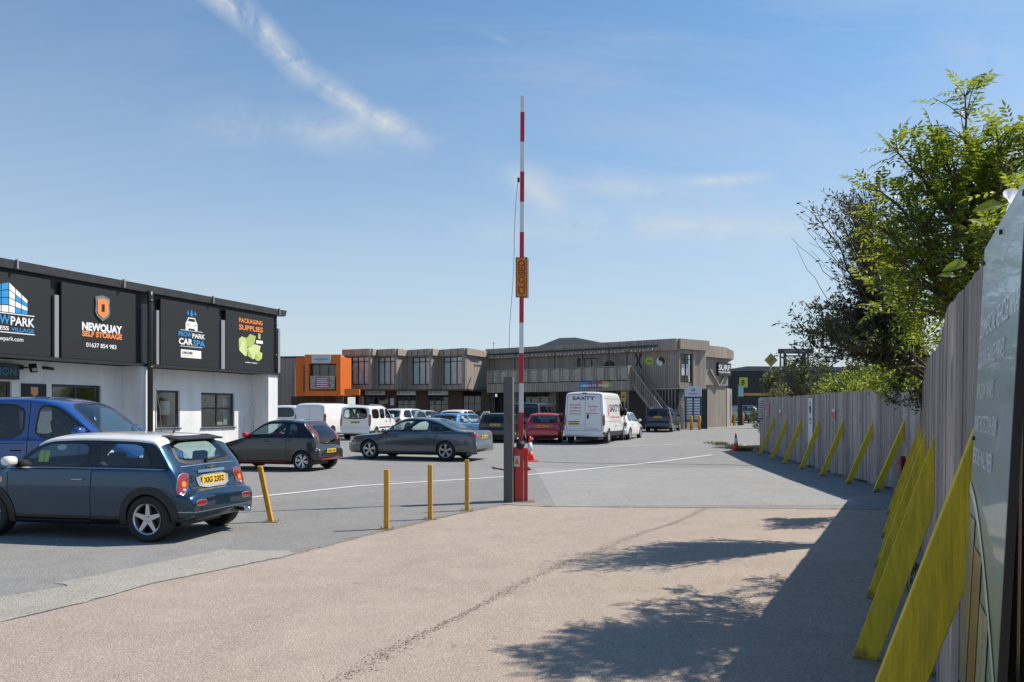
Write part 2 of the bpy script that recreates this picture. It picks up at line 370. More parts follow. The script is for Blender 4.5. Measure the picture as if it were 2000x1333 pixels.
def wheel_parts(root, x, y, r, wd, rr, style, n=28, rimmat=None):
    sg = 1 if y > 0 else -1
    h = wd/2; prof = [(rr*.97, -h*.9), (r*.93, -h), (r*.985, -h*.85), (r, -h*.55), (r, h*.55), (r*.985, h*.85), (r*.93, h), (rr*1.0, h*.93), (rr*.97, h*.6)]
    t = MB(); t.lathe([(a, b*sg) for a, b in prof][::sg], n, 0, 'y'); t.f = t.f[:-2]; t.m = t.m[:-2]
    t.lathe([(rr*.9, -h*.5*sg), (rr*.9, h*.05*sg)][::sg], n, 1, 'y')
    tyre = t.build('wheel', [K['rubber'], K['black']], root, True, (x, y, r))
    m = MB(); out = lambda k: h*k*sg
    m.lathe([(rr*.86, out(.35)), (rr*.90, out(.86)), (rr*.985, out(.97)), (rr*.985, out(.80))][::sg], n, 0, 'y'); m.f = m.f[:-2]; m.m = m.m[:-2]
    k = style[0]; a0 = style[1]
    hub = rr*.2
    m.lathe([(hub, out(.45)), (hub, out(.80)), (hub*.75, out(.88)), (.001, out(.88))][::sg], 14, 0, 'y')
    for i in range(k):
        a = a0+2*math.pi*i/k; c, s_ = math.cos(a), math.sin(a)
        segs = [(0, style[2])] if style[3] == 's' else [(-style[4], style[2]), (style[4], style[2])]
        for da, wsp in segs:
            a1 = a+da; c1, s1 = math.cos(a1), math.sin(a1)
            p0 = Vector((c*hub*.6, 0, s_*hub*.6)); p1 = Vector((c1*rr*.92, 0, s1*rr*.92)); d = (p1-p0).normalized(); q = Vector((-d.z, 0, d.x))
            w0, w1 = (wsp*1.25, wsp*.7) if style[3] == 's' else (wsp*.8, wsp)
            vs = []
            for yy0, yy1, kk in ((out(.45), out(.5), 1.15), (out(.80), out(.84), 1.0)):
                vs += [p0+q*w0*kk+Vector((0, yy0, 0)), p0-q*w0*kk+Vector((0, yy0, 0)), p1-q*w1*kk+Vector((0, yy1, 0)), p1+q*w1*kk+Vector((0, yy1, 0))]
            m.add(vs, [(0, 1, 2, 3), (7, 6, 5, 4), (0, 4, 5, 1), (1, 5, 6, 2), (2, 6, 7, 3), (3, 7, 4, 0)])
    m.build('rim', rimmat or K['alloy'], tyre)
    return tyre

def seat_mb(m, x, y, wd=.5, hh=.62, z=.32, reclined=.16):
    sl = lambda a, b, h0, h1, mi=0: m.add([(x+a[0], y+s*wd/2*k, z+a[1]) for a, k in ((a, 1),) for s in (-1, 1)], [])
    m.box(x-.25, x+.28, y-wd/2, y+wd/2, z, z+.16)
    p = [(-.24, .10), (-.14, .12), (-.14-reclined, hh), (-.25-reclined, hh)]
    m.prism([(x+a, y-wd/2+.03, z+b) for a, b in p], (0, wd-.06, 0))
    q = [(-.15-reclined, hh+.04), (-.25-reclined, hh+.04), (-.27-reclined, hh+.22), (-.17-reclined, hh+.24)]
    m.prism([(x+a, y-wd*.26, z+b) for a, b in q], (0, wd*.52, 0))

def car(sp, label, group, cx, cy, heading, name, cat, near=True, detail=1.0):
    """sp: dict of dimensions; origin at the centre of the wheelbase-box on the ground, +x forward"""
    root = thing(name, (cx, cy, gz(cy)), heading, label, cat, group)
    if cy > 26: root.rotation_euler = (0, 0, heading)
    L, W = sp['L'], sp['W']; top = pchip(sp['top']); belt = pchip(sp['belt']); bot = pchip(sp['bot'])
    fr, rr_ = sp.get('plan_f', (.55, .22)), sp.get('plan_r', (.45, .14))
    def hw(x):
        h = W/2; a = x+L/2; b = L/2-x
        if a < rr_[0]: h *= 1-rr_[1]*(1-a/rr_[0])**2.4
        if b < fr[0]: h *= 1-fr[1]*(1-b/fr[0])**2.2
        return h
    tum = sp.get('tum', .33); dropf = sp.get('drop', .085)
    ds = .03/detail; xs = [-L/2]; x = -L/2; zt0 = top(x)
    while x < L/2-1e-6:
        st = ds
        while st > .002 and abs(top(min(x+st, L/2))-zt0) > ds*1.1: st *= .7
        x = min(x+st, L/2); zt0 = top(x); xs.append(x)
    NS, NG, NT = int(15*detail)+3, int(12*detail)+3, int(12*detail)+4
    zm = sp.get('zm', .55)
    def yside(x, z, zb, zs, h):
        if z < zm: return h*(1-.06*((zm-z)/max(zm-zb, .05))**2)
        if z <= zs: return h*(1-sp.get('tuck', .035)*((z-zm)/max(zs-zm, .05))**2)
        hb = h*(1-sp.get('tuck', .035)); return hb-.010*min(1, (z-zs)/.02)-tum*(z-zs)
    rings = []; rowt = []
    for x in xs:
        zt, zb, h = top(x), bot(x), hw(x)
        zb = min(zb, zt-.12)
        dr = min(dropf if x > -9 else 0, (zt-zb)*.35); zs = min(belt(x), zt-dr-.03); ze = zt-dr
        half = [(0, zb), (h*.8, zb)]
        for j in range(NS+1):
            z = zb+.015+(zs-zb-.015)*j/NS; half.append((yside(x, z, zb, zs, h), z))
        for j in range(1, NG+1):
            z = zs+(ze-zs)*j/NG; half.append((yside(x, z, zb, zs, h), z))
        ye = half[-1][0]
        for j in range(1, NT+1):
            th = math.pi/2*j/NT; p = 2.5
            half.append((ye*max(math.cos(th), 0)**(2/p) if j < NT else 0, ze+(zt-ze)*math.sin(th)**(2/p)))
        ring = [(x, y, z) for y, z in half]+[(x, -y, z) for y, z in half[-2:0:-1]]
        rings.append(ring)
    M = len(half); N = len(rings[0])
    def rtype(j):
        if j >= M-1: j = N-1-j
        return 'b' if j < 2 else ('s' if j < 2+NS else ('g' if j < 2+NS+NG else 't'))
    V = [p for r in rings for p in r]; Fc = []; meta = []
    for i in range(len(xs)-1):
        for j in range(N):
            k = (j+1) % N; Fc.append((i*N+j, i*N+k, (i+1)*N+k, (i+1)*N+j)); meta.append((i, j, rtype(j)))
    caps = [tuple(range(N))[::-1], tuple(range((len(xs)-1)*N, len(xs)*N))]
    S = Surf([Vector(v) for v in V], Fc+caps)
    wr = sp['wr']; wxs = sp['wx']; ar = sp.get('ar', wr+.045)
    sides = [chaikin(p, 2, sp.get('wk', .16)) for p in sp.get('side', [])]
    ws = chaikin(sp['ws'], 2, .15) if sp.get('ws') else None
    rw = chaikin(sp['rw'], 2, .15) if sp.get('rw') else None
    doors = sp.get('doors', [])
    gx0, gx1 = sp['cab']                   # extent of the glasshouse along x
    parts = {}
    for f, (i, j, t) in zip(Fc, meta):
        c = [sum(V[a][q] for a in f)/4 for q in range(3)]
        hole = False
        if t in 'sg' and any(inside(p, c[0], c[2]) for p in sides): hole = True
        if t in 'bsg' and any((c[0]-a)**2+(c[2]-wr)**2 < ar*ar for a in wxs) and abs(c[1]) > W*.2: hole = True
        if ws and t in 'tg' and c[0] > 0 and c[0] > gx1-1.6 and inside(ws, c[0], c[1]): hole = True
        if rw and t in 'tg' and c[0] < sp.get('rwx', -.5) and inside(rw, c[1], c[2]): hole = True
        if hole: continue
        key = 'body'
        mi = 0
        if t == 'g' and gx0 < c[0] < gx1 and sp.get('pillar') and c[2] > belt(c[0])+.01: mi = 1; key = 'body'
        if t == 't' and sp.get('roofx') and sp['roofx'][0] < c[0] < sp['roofx'][1]: key = 'roof'
        if t == 's' and c[2] < sp.get('clad', -1): mi = 1
        if t in 'sg' and key == 'body':
            for di, dp in enumerate(doors):
                if inside(dp, c[0], c[2]): key = 'door%d%s' % (di, 'L' if c[1] > 0 else 'R')
        parts.setdefault(key, []).append((f, mi))
    parts['body'] += [(c, 0) for c in caps]
    objs = {}
    bm_, pm_ = sp['paint'], K['gloss'] if sp.get('pillar') == 'gloss' else K['trim']
    for key, fl in parts.items():
        idx = {}; mb = MB(); vs = []; fs = []; ms = []
        for f, mi in fl:
            g = []
            for a in f:
                if a not in idx: idx[a] = len(vs); vs.append(V[a])
                g.append(idx[a])
            fs.append(tuple(g)); ms.append(mi)
        mb.v, mb.f, mb.m = vs, fs, ms
        nm = 'door' if key.startswith('door') else key
        objs[key] = mb.build(nm, [sp['roofpaint'] if key == 'roof' else bm_, pm_], root, True)
    glass, tint = K['glass'], K['tint'] if sp.get('tinted') else K['glass']
    # panes and rubber surrounds
    gw = sp.get('gasket', .02)
    for n_, p in enumerate(sides):
        g = K['tint'] if (sp.get('tinted') and n_ >= sp.get('clear_n', 1)) else glass
        for vw in 'LR':
            o = S.decal(p, vw, .002, .06, 4).build('window', g, root, True)
            S.ring(p, vw, gw, gw, .004, .06).build('window_frame', K['gloss'] if not sp.get('framem') else sp['framem'], o, True)
    if ws:
        o = S.decal(ws, 'T', .003, .07, 6).build('windscreen', glass, root, True)
        S.ring(ws, 'T', .035, .02, .005, .07).build('window_frame', K['black'], o, True)
    if rw:
        o = S.decal(rw, 'B', .003, .06, 5).build('rear_window', tint, root, True)
        S.ring(rw, 'B', .03, .02, .005, .06).build('window_frame', K['black'], o, True)
    # wheel arches with dark liners, then wheels
    aw = sp.get('archw', .02)
    for a in wxs:
        for vw, sg in (('L', 1), ('R', -1)):
            am = MB(); pa = []; n = 26
            for q in range(n+1):
                th = R(-14)+R(208)*q/n; ca, sa = math.cos(th), math.sin(th)
                if wr+ar*sa < bot(a)-.02: sa = (bot(a)-.02-wr)/ar
                po = S.hit(vw, a+(ar+aw)*ca, max(wr+(ar+aw)*sa, bot(a)+.02), .008 if aw > .03 else .004); pi = S.hit(vw, a+(ar-.022)*ca, max(wr+(ar-.022)*sa, bot(a)+.02), .010)
                pin = Vector((pi.x, sg*W*.28, pi.z)); pa.append((po, pi, Vector((pi.x, pi.y-sg*.05, pi.z)), pin))
            vs = [p for t in pa for p in t]
            fs = []; ms = []
            for q in range(n):
                for k, mi in ((0, 0), (1, 0), (2, 1)): am.add([vs[4*q+k], vs[4*q+k+1], vs[4*q+5+k], vs[4*q+4+k]], [(0, 1, 2, 3)], mi)
            am.build('wheel_arch', [K['trim'] if aw > .03 else bm_, K['black']], root, True)
    ub = MB(); ub.box(-L*.40, L*.40, -W*.27, W*.27, .16 if wr < .4 else .22, bot(0)+.06); ub.build('underbody', K['black'], root)
    for a in wxs:
        for sg in (1, -1):
            wheel_parts(root, a, sg*(W/2-.105-sp.get('wi', 0)), wr, .205, sp['rim'], sp.get('spoke', (5, .3, .03, 's', .12)), 28 if near else 18, sp.get('rimm'))
    # interior
    if sp.get('seats', True):
        m = MB(); zf = sp.get('floor', .30)
        for sx_, rows in sp.get('seatx', [(.15, 2), (-.72, 2)]):
            for y in ((-.36, .36) if rows == 2 else (-.45, 0, .45)): seat_mb(m, sx_, y*W/1.75, .5, sp.get('seath', .60), zf)
        m.build('seats', K['seat'], root, bevel=.03 if near else 0)
        m = MB(); dx = sp.get('dash', gx1-.25); zb_ = belt(dx)
        m.prism([(dx+.45, -W*.41, zb_-.02), (dx+.05, -W*.41, zb_+.0), (dx-.08, -W*.41, zb_-.10), (dx, -W*.41, .45), (dx+.45, -W*.41, .4)], (0, W*.82, 0))
        wc = Vector((dx-.22, -.36*W/1.75, zb_-.06)); pts = [wc+Vector((.10*math.sin(t), .18*math.cos(t), .16*math.sin(t))) for t in [2*math.pi*q/16 for q in range(17)]]
        m.tube(pts, .014, 6); m.tube([wc, wc+Vector((.2, 0, -.12))], .03, 6)
        m.build('dashboard', K['trim'], root)
    # lamps
    for nm, poly, vw, mt, mir in sp.get('lamps', []):
        for q in ((1, -1) if mir else (1,)):
            pp = [(q*a, b) for a, b in chaikin(poly, 2, .2)]
            v2 = vw if q == 1 or vw in ('B', 'F') else (-vw if isinstance(vw, (int, float)) else ('R' if vw == 'L' else 'L'))
            if vw in ('L', 'R'): pp = chaikin(poly, 2, .2)
            o = S.decal(pp, v2, .014 if nm == 'indicator_lens' else .007, .04, 4).build(nm, K[mt], root, True)
            if nm == 'indicator_lens': continue
            S.ring(pp, v2, .0, .010, .006, .04).build('bezel', K[sp.get('bezel', 'black')], o, True)
    for nm, poly, vw, mt in sp.get('decals', []):
        S.decal(chaikin(poly, 1, .2) if len(poly) > 2 else poly, vw, .008, .05, 4).build(nm, mt if not isinstance(mt, str) else K[mt], root, True)
    # seams
    for vw, path in sp.get('seams', []):
        for v2 in ((vw,) if vw in 'BFT' else 'LR'): S.strip(path, v2, sp.get('seamw', .008), .0025, .06).build('panel_gap', K['black'], root)
    for vw, path, wd_ in sp.get('chrome', []):
        for v2 in ((vw,) if vw in 'BFT' else 'LR'): S.strip(path, v2, wd_, .007, .06).build('chrome_trim', K['steel'], root)
    # door handles, mirrors
    for di, (hx, hz_) in enumerate(sp.get('handles', [])):
        for sg, k in ((1, 'L'), (-1, 'R')):
            p = S.hit(k, hx, hz_, 0); m = MB(); m.tube([(p.x-.09, p.y-sg*.005, p.z), (p.x-.07, p.y+sg*.035, p.z), (p.x+.07, p.y+sg*.035, p.z), (p.x+.09, p.y-sg*.005, p.z)], .012, 6)
            m.build('door_handle', K[sp.get('handlem', 'black')] if sp.get('handlem') != 'paint' else bm_, objs.get('door%d%s' % (di, k), root), True)
    if sp.get('mirror'):
        mx_, mz = sp['mirror'][:2]
        for sg, k in ((1, 'L'), (-1, 'R')):
            p = S.hit(k, mx_, mz, 0); m = MB(); y = p.y+sg*.11; a, b, c = sp.get('mirs', (.075, .095, .068))
            vs = []; n1, n2 = 12, 7
            for i in range(n2+1):
                ph = math.pi*i/n2
                for q in range(n1):
                    th = 2*math.pi*q/n1; e = lambda v, pw: math.copysign(abs(v)**pw, v)
                    vs.append((p.x-.01+a*e(math.cos(ph), .7), y+b*e(math.sin(ph), .6)*e(math.cos(th), .7), mz+.05+c*e(math.sin(ph), .6)*e(math.sin(th), .7)))
            m.add(vs, [(i*n1+q, (i+1)*n1+q, (i+1)*n1+(q+1) % n1, i*n1+(q+1) % n1) for i in range(n2) for q in range(n1)])
            o = m.build('mirror', sp.get('mirm') or bm_, root, True)
            m = MB(); m.beam((p.x, p.y-sg*.03, mz), (p.x-.01, p.y+sg*.1, mz+.03), .06, .04)
            m.build('mirror_arm', K['black'], o)
    # plates
    for vw, px_, pz, txt in sp.get('plates', []):
        sg = -1 if vw == 'B' else 1
        h0 = S.hit(vw, px_, pz, .0); h1 = S.hit(vw, px_, pz+.045, 0); h2 = S.hit(vw, px_, pz-.045, 0)
        xo = min(h0.x, h1.x, h2.x)-.012 if vw == 'B' else max(h0.x, h1.x, h2.x)+.012
        m = MB(); m.box(min(xo, xo-sg*.014), max(xo, xo-sg*.014), px_-.26, px_+.26, pz-.056, pz+.056)
        o = m.build('number_plate', K['plate' if vw == 'B' else 'wplate'], root, bevel=.004)
        t = text_mb(txt, .074, .46, .025); xf(t, (lambda v: Vector((xo-.003, px_-v.x, pz+v.z))) if vw == 'B' else (lambda v: Vector((xo+.003, px_+v.x, pz+v.z))))
        t.build('plate_lettering', K['ink'], o)
    if sp.get('extra'): sp['extra'](root, S, objs)
    return root, S, objs

def antenna(x, y, ln, rake=.35):
    def f(root, S, objs):
        p = S.hit('T', x, y, -.01); m = MB(); m.lathe([(.03, 0), (.018, .02), (.008, .05)], 10, 0, 'z', p); m.tube([p+Vector((0, 0, .03)), p+Vector((-ln*rake, 0, ln))], [.006, .003], 6)
        m.build('aerial', K['black'], root)
    return f
def wiper(x, y, z, ln, ang=0):
    def f(root, S, objs):
        m = MB(); a = S.hit('B', y, z, .02); b = S.hit('B', y+ln*math.cos(ang), z+ln*math.sin(ang), .02); m.tube([a, b], .012, 6); m.lathe([(.03, -.01), (.025, .02)], 10, 0, 'x', a+Vector((-.01, 0, 0)))
        m.build('rear_wiper', K['black'], root)
    return f
def many(*fs):
    def g(*a):
        for f in fs: f(*a)
    return g
def hatch_spec(L, W, H, paint, wr=.31, belt=None, rake=.30, ws=.72, nose=.72, boot=None, **k):
    """a two-box car (or three-box when boot is set) described by a few lengths"""
    wb = k.pop('wb', .62*L); fo = k.pop('fo', .20*L); h = L/2; bz = belt or H*.63
    fx = h-fo; rx = fx-wb
    rt = k.pop('rooft', -h+.42+rake*.2); cowl = k.pop('cowl', fx-.42); wtop = cowl-ws
    hb = bz+.03
    if boot:
        bt = boot; rw0, rw1 = -h+bt[0], -h+bt[1]
        top = [(-h, .42), (-h+.01, .56), (-h+.03, .66), (-h+.045, bt[2]-.10), (-h+.08, bt[2]), (-h+.14, bt[2]+.01), (rw0, bt[2]+.02), (rw1, H-.055), (rw1+.35, H-.012), ((rw1+wtop)/2+.2, H), (wtop-.05, H-.02), (wtop+.12, H-.075), (cowl, hb), (cowl+.1, hb-.03), (h-.4, nose+.06), (h-.12, nose-.04), (h-.04, nose-.16), (h, .42)]
        gx0 = rw0-.05; rwp = None
        rwp = [(.50, bt[2]+.05), (.44, H-.09), (-.44, H-.09), (-.50, bt[2]+.05)]
    else:
        top = [(-h, .42), (-h+.01, .56), (-h+.025, .66), (-h+.10, .70), (-h+.13, bz+.02), (-h+.13+rake, H-.13), (-h+.17+rake, H-.06), (-h+.6+rake, H-.015), ((-h+wtop)/2+.2, H), (wtop-.05, H-.02), (wtop+.12, H-.075), (cowl, hb), (cowl+.1, hb-.03), (h-.4, nose+.06), (h-.12, nose-.04), (h-.04, nose-.16), (h, .42)]
        gx0 = -h+.13
        yy = W*.5-.20; rwp = [(yy+.02, bz+.06), (yy-.07, H-.16), (-yy+.07, H-.16), (-yy-.02, bz+.06)]
    xa = cowl-.12; zc = H-.125; zl = bz+.03
    bp = (wtop+gx0)/2+.12
    dr = (rw0+.30) if boot else (-h+.35+rake*.8)
    s0 = [(xa, zl), (wtop+.05, zc), (bp+.04, zc+.012), (bp+.04, zl)]
    if boot: s1 = [(bp-.05, zl), (bp-.05, zc+.012), (rw1+.15, zc-.02), (rw0+.62, zc-.17), (rw0+.22, zl+.03)]
    else: s1 = [(bp-.05, zl), (bp-.05, zc+.012), (dr+.1, zc-.03), (dr-.12+k.get('kick', 0), zl+.04)]
    sp = dict(L=L, W=W, paint=paint, wr=wr, rim=wr*.70, wx=(fx, rx), top=top, belt=[(-h, bz*.96), (-h+.5, bz), (0, bz-.01), (cowl, bz-.035), (h-.4, nose-.02), (h, nose-.2)],
              bot=[(-h, .36), (-h+.3, .27), (rx, .24), (0, .21), (fx, .20), (h-.15, .22), (h, .28)], cab=(gx0, cowl), side=[s0, s1],
              ws=[(cowl-.02, W*.36), (wtop+.09, W*.30), (wtop+.09, -W*.30), (cowl-.02, -W*.36)], rw=rwp, rwx=(rw1+.3 if boot else -h+.6+rake), gasket=.022,
              doors=[[(fx-.38, .30), (fx-.30, zl), (wtop+.02, H-.09), (bp+.0, H-.08), (bp, .30)], [(bp, .30), (bp, H-.08), (dr+.05, H-.10), (rx+.42, .75), (rx+.40, .45), (rx+.48, .30)]],
              seams=[('L', [(fx-.37, .30), (fx-.36, bz-.05)]), ('L', [(bp, .28), (bp, bz)]), ('L', [(rx+.50, .28), (rx+.42, .45), (rx+.43, .72), (rx+.28, bz)]), ('B', [(-W*.36, .70), (W*.36, .70)]), ('L', [(fx-.37, .30), (rx+.50, .28)])],
              handles=[(bp+.16, bz-.12), (rx+.40, bz-.10)], handlem='paint', mirror=(cowl-.16, bz+.02),
              lamps=[('tail_lamp', [(W*.48-.02, .72), (W*.48-.02, bz-.02), (W*.30, bz-.06), (W*.27, .76)], 'B', 'redl', True), ('headlamp', [(W*.46, nose-.20), (W*.45, nose-.06), (W*.26, nose-.12), (W*.24, nose-.24)], 'F', 'clrl', True)],
              dash=cowl-.30, seatx=[(bp+.35, 2), (rx+.45, 2)], plan_r=(.42, .13))
    kw = k.pop('lampz', None)
    sp.update(k); return sp
# ------------------------------------------------------------------ the fleet
P = {}
P['mini'] = paint('blue_grey_metallic', (.010, .044, .088), .75, .27); P['wroof'] = paint('white_roof_paint', (.80, .80, .78), 0, .3)
P['vanblue'] = paint('bright_blue', (.006, .060, .25), .2, .28)
P['char'] = paint('charcoal_metallic', (.045, .045, .047), .6, .3); P['audi'] = paint('slate_metallic', (.10, .12, .135), .7, .28)
P['white'] = paint('white_paint', (.78, .78, .77)); P['silver'] = paint('silver_grey', (.42, .43, .44), .5); P['grey'] = paint('mid_grey', (.10, .11, .12), .5)
P['blk'] = paint('black_paint', (.010, .010, .013), .2); P['dkb'] = paint('midnight_paint', (.008, .013, .028), .3); P['redc'] = paint('red_car_paint', (.48, .010, .022), .1)
P['ltb'] = paint('clear_blue', (.11, .27, .52), .4); P['dkg'] = paint('dark_grey_paint', (.028, .030, .034), .4)
mini = dict(seamw=.014, L=3.70, W=1.68, paint=P['mini'], roofpaint=P['wroof'], roofx=(-1.37, .47), wr=.305, rim=.208, wx=(1.20, -1.262), ar=.345, archw=.075, clad=.33, drop=.10, tum=.26, tuck=.03, zm=.60,
    top=[(-1.85, .40), (-1.845, .52), (-1.83, .60), (-1.80, .645), (-1.70, .665), (-1.665, .72), (-1.63, .90), (-1.60, .965), (-1.40, 1.24), (-1.34, 1.335), (-1.25, 1.375), (-.9, 1.40), (-.3, 1.41), (.2, 1.395), (.40, 1.36), (.52, 1.29), (.97, .99), (1.06, .955), (1.45, .91), (1.70, .84), (1.80, .72), (1.84, .58), (1.85, .42)],
    belt=[(-1.85, .88), (-1.4, .935), (0, .925), (.95, .92), (1.4, .86), (1.85, .6)], bot=[(-1.85, .33), (-1.6, .25), (-1.26, .21), (0, .19), (1.2, .19), (1.6, .2), (1.85, .26)],
    cab=(-1.60, .93), pillar='gloss', side=[[(.80, .965), (.40, 1.268), (-.33, 1.285), (-.33, .965)], [(-.47, .965), (-.47, 1.285), (-1.10, 1.275), (-1.26, 1.10), (-1.30, .965)]],
    ws=[(.92, .58), (.56, .51), (.56, -.51), (.92, -.58)], rw=[(.60, 1.00), (.50, 1.30), (-.50, 1.30), (-.60, 1.00)], rwx=-1.2, gasket=.016,
    doors=[[(.88, .30), (.90, .93), (-.42, .93), (-.40, .30)]], seams=[('L', [(.88, .24), (.90, .92)]), ('L', [(-.40, .26), (-.42, .92)]), ('L', [(.88, .245), (-.40, .255)]), ('B', [(-.60, .98), (-.60, .80), (-.50, .675), (.50, .675), (.60, .80), (.60, .98)])],
    chrome=[('L', [(.93, .935), (.3, .945), (-.8, .945), (-1.50, .94)], .016), ('B', [(-.60, .965), (0, .972), (.60, .965)], .014), ('B', [(-.80, .40), (-.60, .385), (0, .38), (.60, .385), (.80, .40)], .010), ('B', [(-.30, .885), (.30, .885)], .035)],
    handles=[(-.22, .80)], handlem='steel', mirror=(.80, .98), mirm=P['wroof'], plan_f=(.6, .26), plan_r=(.50, .17), dash=.62, seatx=[(-.05, 2), (-.85, 2)], spoke=(5, 1.57, .030, 's', .1), bezel='steel',
    lamps=[('tail_lamp', [(.40, .61), (.31, .64), (.34, .84), (.43, .885), (.52, .86), (.50, .70)], 145, 'redl', True), ('indicator_lens', [(.425+.042*math.cos(t), .745+.042*math.sin(t)) for t in [.785*k for k in range(8)]], 145, 'ambl', True), ('indicator_lens', [(.40, .655), (.45, .655), (.45, .685), (.40, .685)], 145, 'clrl', True), ('rear_fog_lamp', [(-.62, .47), (-.42, .47), (-.42, .53), (-.62, .53)], 'B', 'redl', True), ('side_indicator', [(1.06, .745), (.99, .745), (.99, .81), (1.06, .81)], 'L', 'ambl', True), ('headlamp', [(.75, .62), (.72, .82), (.50, .84), (.48, .64)], 'F', 'clrl', True)],
    decals=[('tailgate_recess', [(-.33, .66), (-.38, .84), (.38, .84), (.33, .66)], 'B', P['silver'])],
    plates=[('B', 0, .765, 'XIG 2352'), ('F', 0, .42, 'XIG 2352')])
# the boot plate sits on the body in the recess
def mini_extra(root, S, objs):
    antenna(-1.05, .0, .34, .2)(root, S, objs); wiper(-1.5, .05, 1.015, .36, math.pi*.97)(root, S, objs)
    m = MB(); m.lathe([(.034, -.12), (.034, .03), (.027, .03), (.027, -.1)], 16, 0, 'x', (-1.85, -.42, .30)); m.build('exhaust', K['steel'], root, True)
    # a green permit in the near side window, an oval sticker
    for k, (x0, x1, z0, z1), mt in (('parking_permit', (.30, .46, 1.02, 1.17), pm('permit_green', (.50, .62, .05), .6)),):
        m = MB()
        for a, b in ((x0, x0+.075), (x0+.085, x1)): m.add([S.hit('L', x, z, -.012) for x, z in ((a, z0), (b, z0), (b, z1), (a, z1))], [(0, 1, 2, 3)])
        m.build(k, mt, root)
    S.decal([(.13+.075*math.cos(t), 1.215+.038*math.sin(t)) for t in [2*math.pi*i/16 for i in range(16)]], 'L', -.010, .03, 2).build('window_sticker', pm('sticker', (.6, .68, .6), .6), root)
    # roof spoiler over the hatch glass
    m = MB(); m.prism([(-1.50, -.50, 1.325), (-1.22, -.50, 1.375), (-1.22, -.50, 1.345), (-1.48, -.50, 1.30)], (0, 1.0, 0)); m.build('roof_spoiler', K['trim'], root, bevel=.012)
    m = MB(); p = S.hit('B', 0, .935, .01); m.lathe([(.035, -.012), (.035, .0)], 16, 0, 'x', p); m.box(p.x-.006, p.x+.004, -.10, .10, p.z-.012, p.z+.012); m.build('boot_badge', K['steel'], root)
mini['extra'] = mini_extra
# wheel contacts measured in the photo: rear near wheel (290,1058)
def place_by(px, py, lx, ly, hd):   # put the local ground point (lx, ly) on the ground seen at that pixel
    g = G(px, py); c, s = math.cos(hd), math.sin(hd); return g.x-(c*lx-s*ly), g.y-(s*lx+c*ly)
hd = R(180-12.5)
x, y = place_by(290, 1060, -1.262, .80, hd)
car(mini, 'blue-grey three-door hatchback with white roof and five-spoke wheels, nearest car at the left', None, x, y, hd, 'small_hatchback', 'car')

# blue van side on behind it
def van_top(L, H, hood=.98, wsx=(1.35, .62), rear=.10):
    h = L/2
    return [(-h, .42), (-h+.01, .60), (-h+.03, .70), (-h+.05, 1.1), (-h+rear, H-.20), (-h+rear+.06, H-.08), (-h+rear+.25, H-.02), (0, H), (wsx[1]-.35, H-.02), (wsx[1], H-.09), (wsx[0], hood+.22), (wsx[0]+.12, hood+.17), (h-.28, hood), (h-.08, hood-.14), (h-.02, hood-.35), (h, .42)]
bv = dict(seamw=.013, L=4.80, W=1.90, paint=P['vanblue'], wr=.33, rim=.215, wx=(1.48, -1.52), drop=.10, tum=.16, tuck=.02, zm=.7, top=van_top(4.8, 1.96, 1.0, (1.62, .70)),
    belt=[(-2.4, 1.18), (.8, 1.18), (1.6, 1.14), (2.2, .9), (2.4, .7)], bot=[(-2.4, .36), (-2.1, .26), (0, .22), (2.1, .24), (2.4, .3)], cab=(-2.35, 1.5),
    side=[[(1.42, 1.235), (.74, 1.76), (.42, 1.80), (.36, 1.235)], [(.16, 1.235), (.16, 1.81), (-1.05, 1.81), (-1.05, 1.235)], [(-1.2, 1.235), (-1.2, 1.81), (-2.1, 1.80), (-2.15, 1.235)]],
    tinted=True, ws=[(1.60, .74), (.80, .62), (.80, -.62), (1.60, -.74)], rw=[(.70, 1.25), (.62, 1.75), (-.62, 1.75), (-.70, 1.25)], rwx=-2.0, gasket=.018,
    doors=[[(1.15, .32), (1.10, 1.19), (.26, 1.19), (.26, .32)], [(.24, .32), (.24, 1.19), (-1.12, 1.19), (-1.12, .32)]], seams=[('L', [(1.15, .32), (1.15, 1.16)]), ('L', [(.25, .28), (.25, 1.86)]), ('L', [(-1.12, .28), (-1.12, 1.86)]), ('L', [(-2.2, 1.14), (.2, 1.14)])],
    handles=[(.42, 1.02), (.06, 1.02)], mirror=(1.20, 1.27), mirs=(.09, .13, .11), dash=1.25, seatx=[(.35, 2), (-.7, 3)], floor=.62, seath=.68, plan_f=(.6, .22),
    lamps=[('tail_lamp', [(.92, .95), (.92, 1.5), (.80, 1.5), (.80, .95)], 'B', 'redl', True), ('headlamp', [(.88, .78), (.84, .95), (.50, .85), (.50, .74)], 'F', 'clrl', True)], plates=[('F', 0, .5, 'WA07 KLM')])
gx = -6.20-2.4
car(bv, 'bright blue people-carrier van parked side on behind the white-roofed hatchback', None, gx, 13.2+.95, 0, 'blue_van', 'van')

# dark city car
ay = hatch_spec(3.46, 1.62, 1.47, P['char'], wr=.29, belt=.95, rake=.34, ws=.78, nose=.74, wb=2.34, fo=.62, roofpaint=P['blk'], pillar='gloss', tinted=True, clear_n=1, spoke=(6, .2, .018, 'd', .16), mirm=K['red'],
    kick=.10, handles=[(-.12, .84), (-.78, .88)])
ay['lamps'] = [('tail_lamp', [(-.08, .80), (-.16, .84), (-.235, 1.10), (-.20, 1.33), (-.12, 1.32), (-.15, 1.12), (-.08, .92)], 165, 'redl', True), ('headlamp', [(.70, .62), (.68, .80), (.44, .70), (.42, .62)], 'F', 'clrl', True)]
ay['rw'] = [(.48, .80), (.50, 1.02), (.43, 1.31), (-.43, 1.31), (-.50, 1.02), (-.48, .80), (-.2, .76), (.2, .76)]
ay['decals'] = []
ay['chrome'] = []
ay['plates'] = [('B', 0, .56, 'WK64 OXD')]
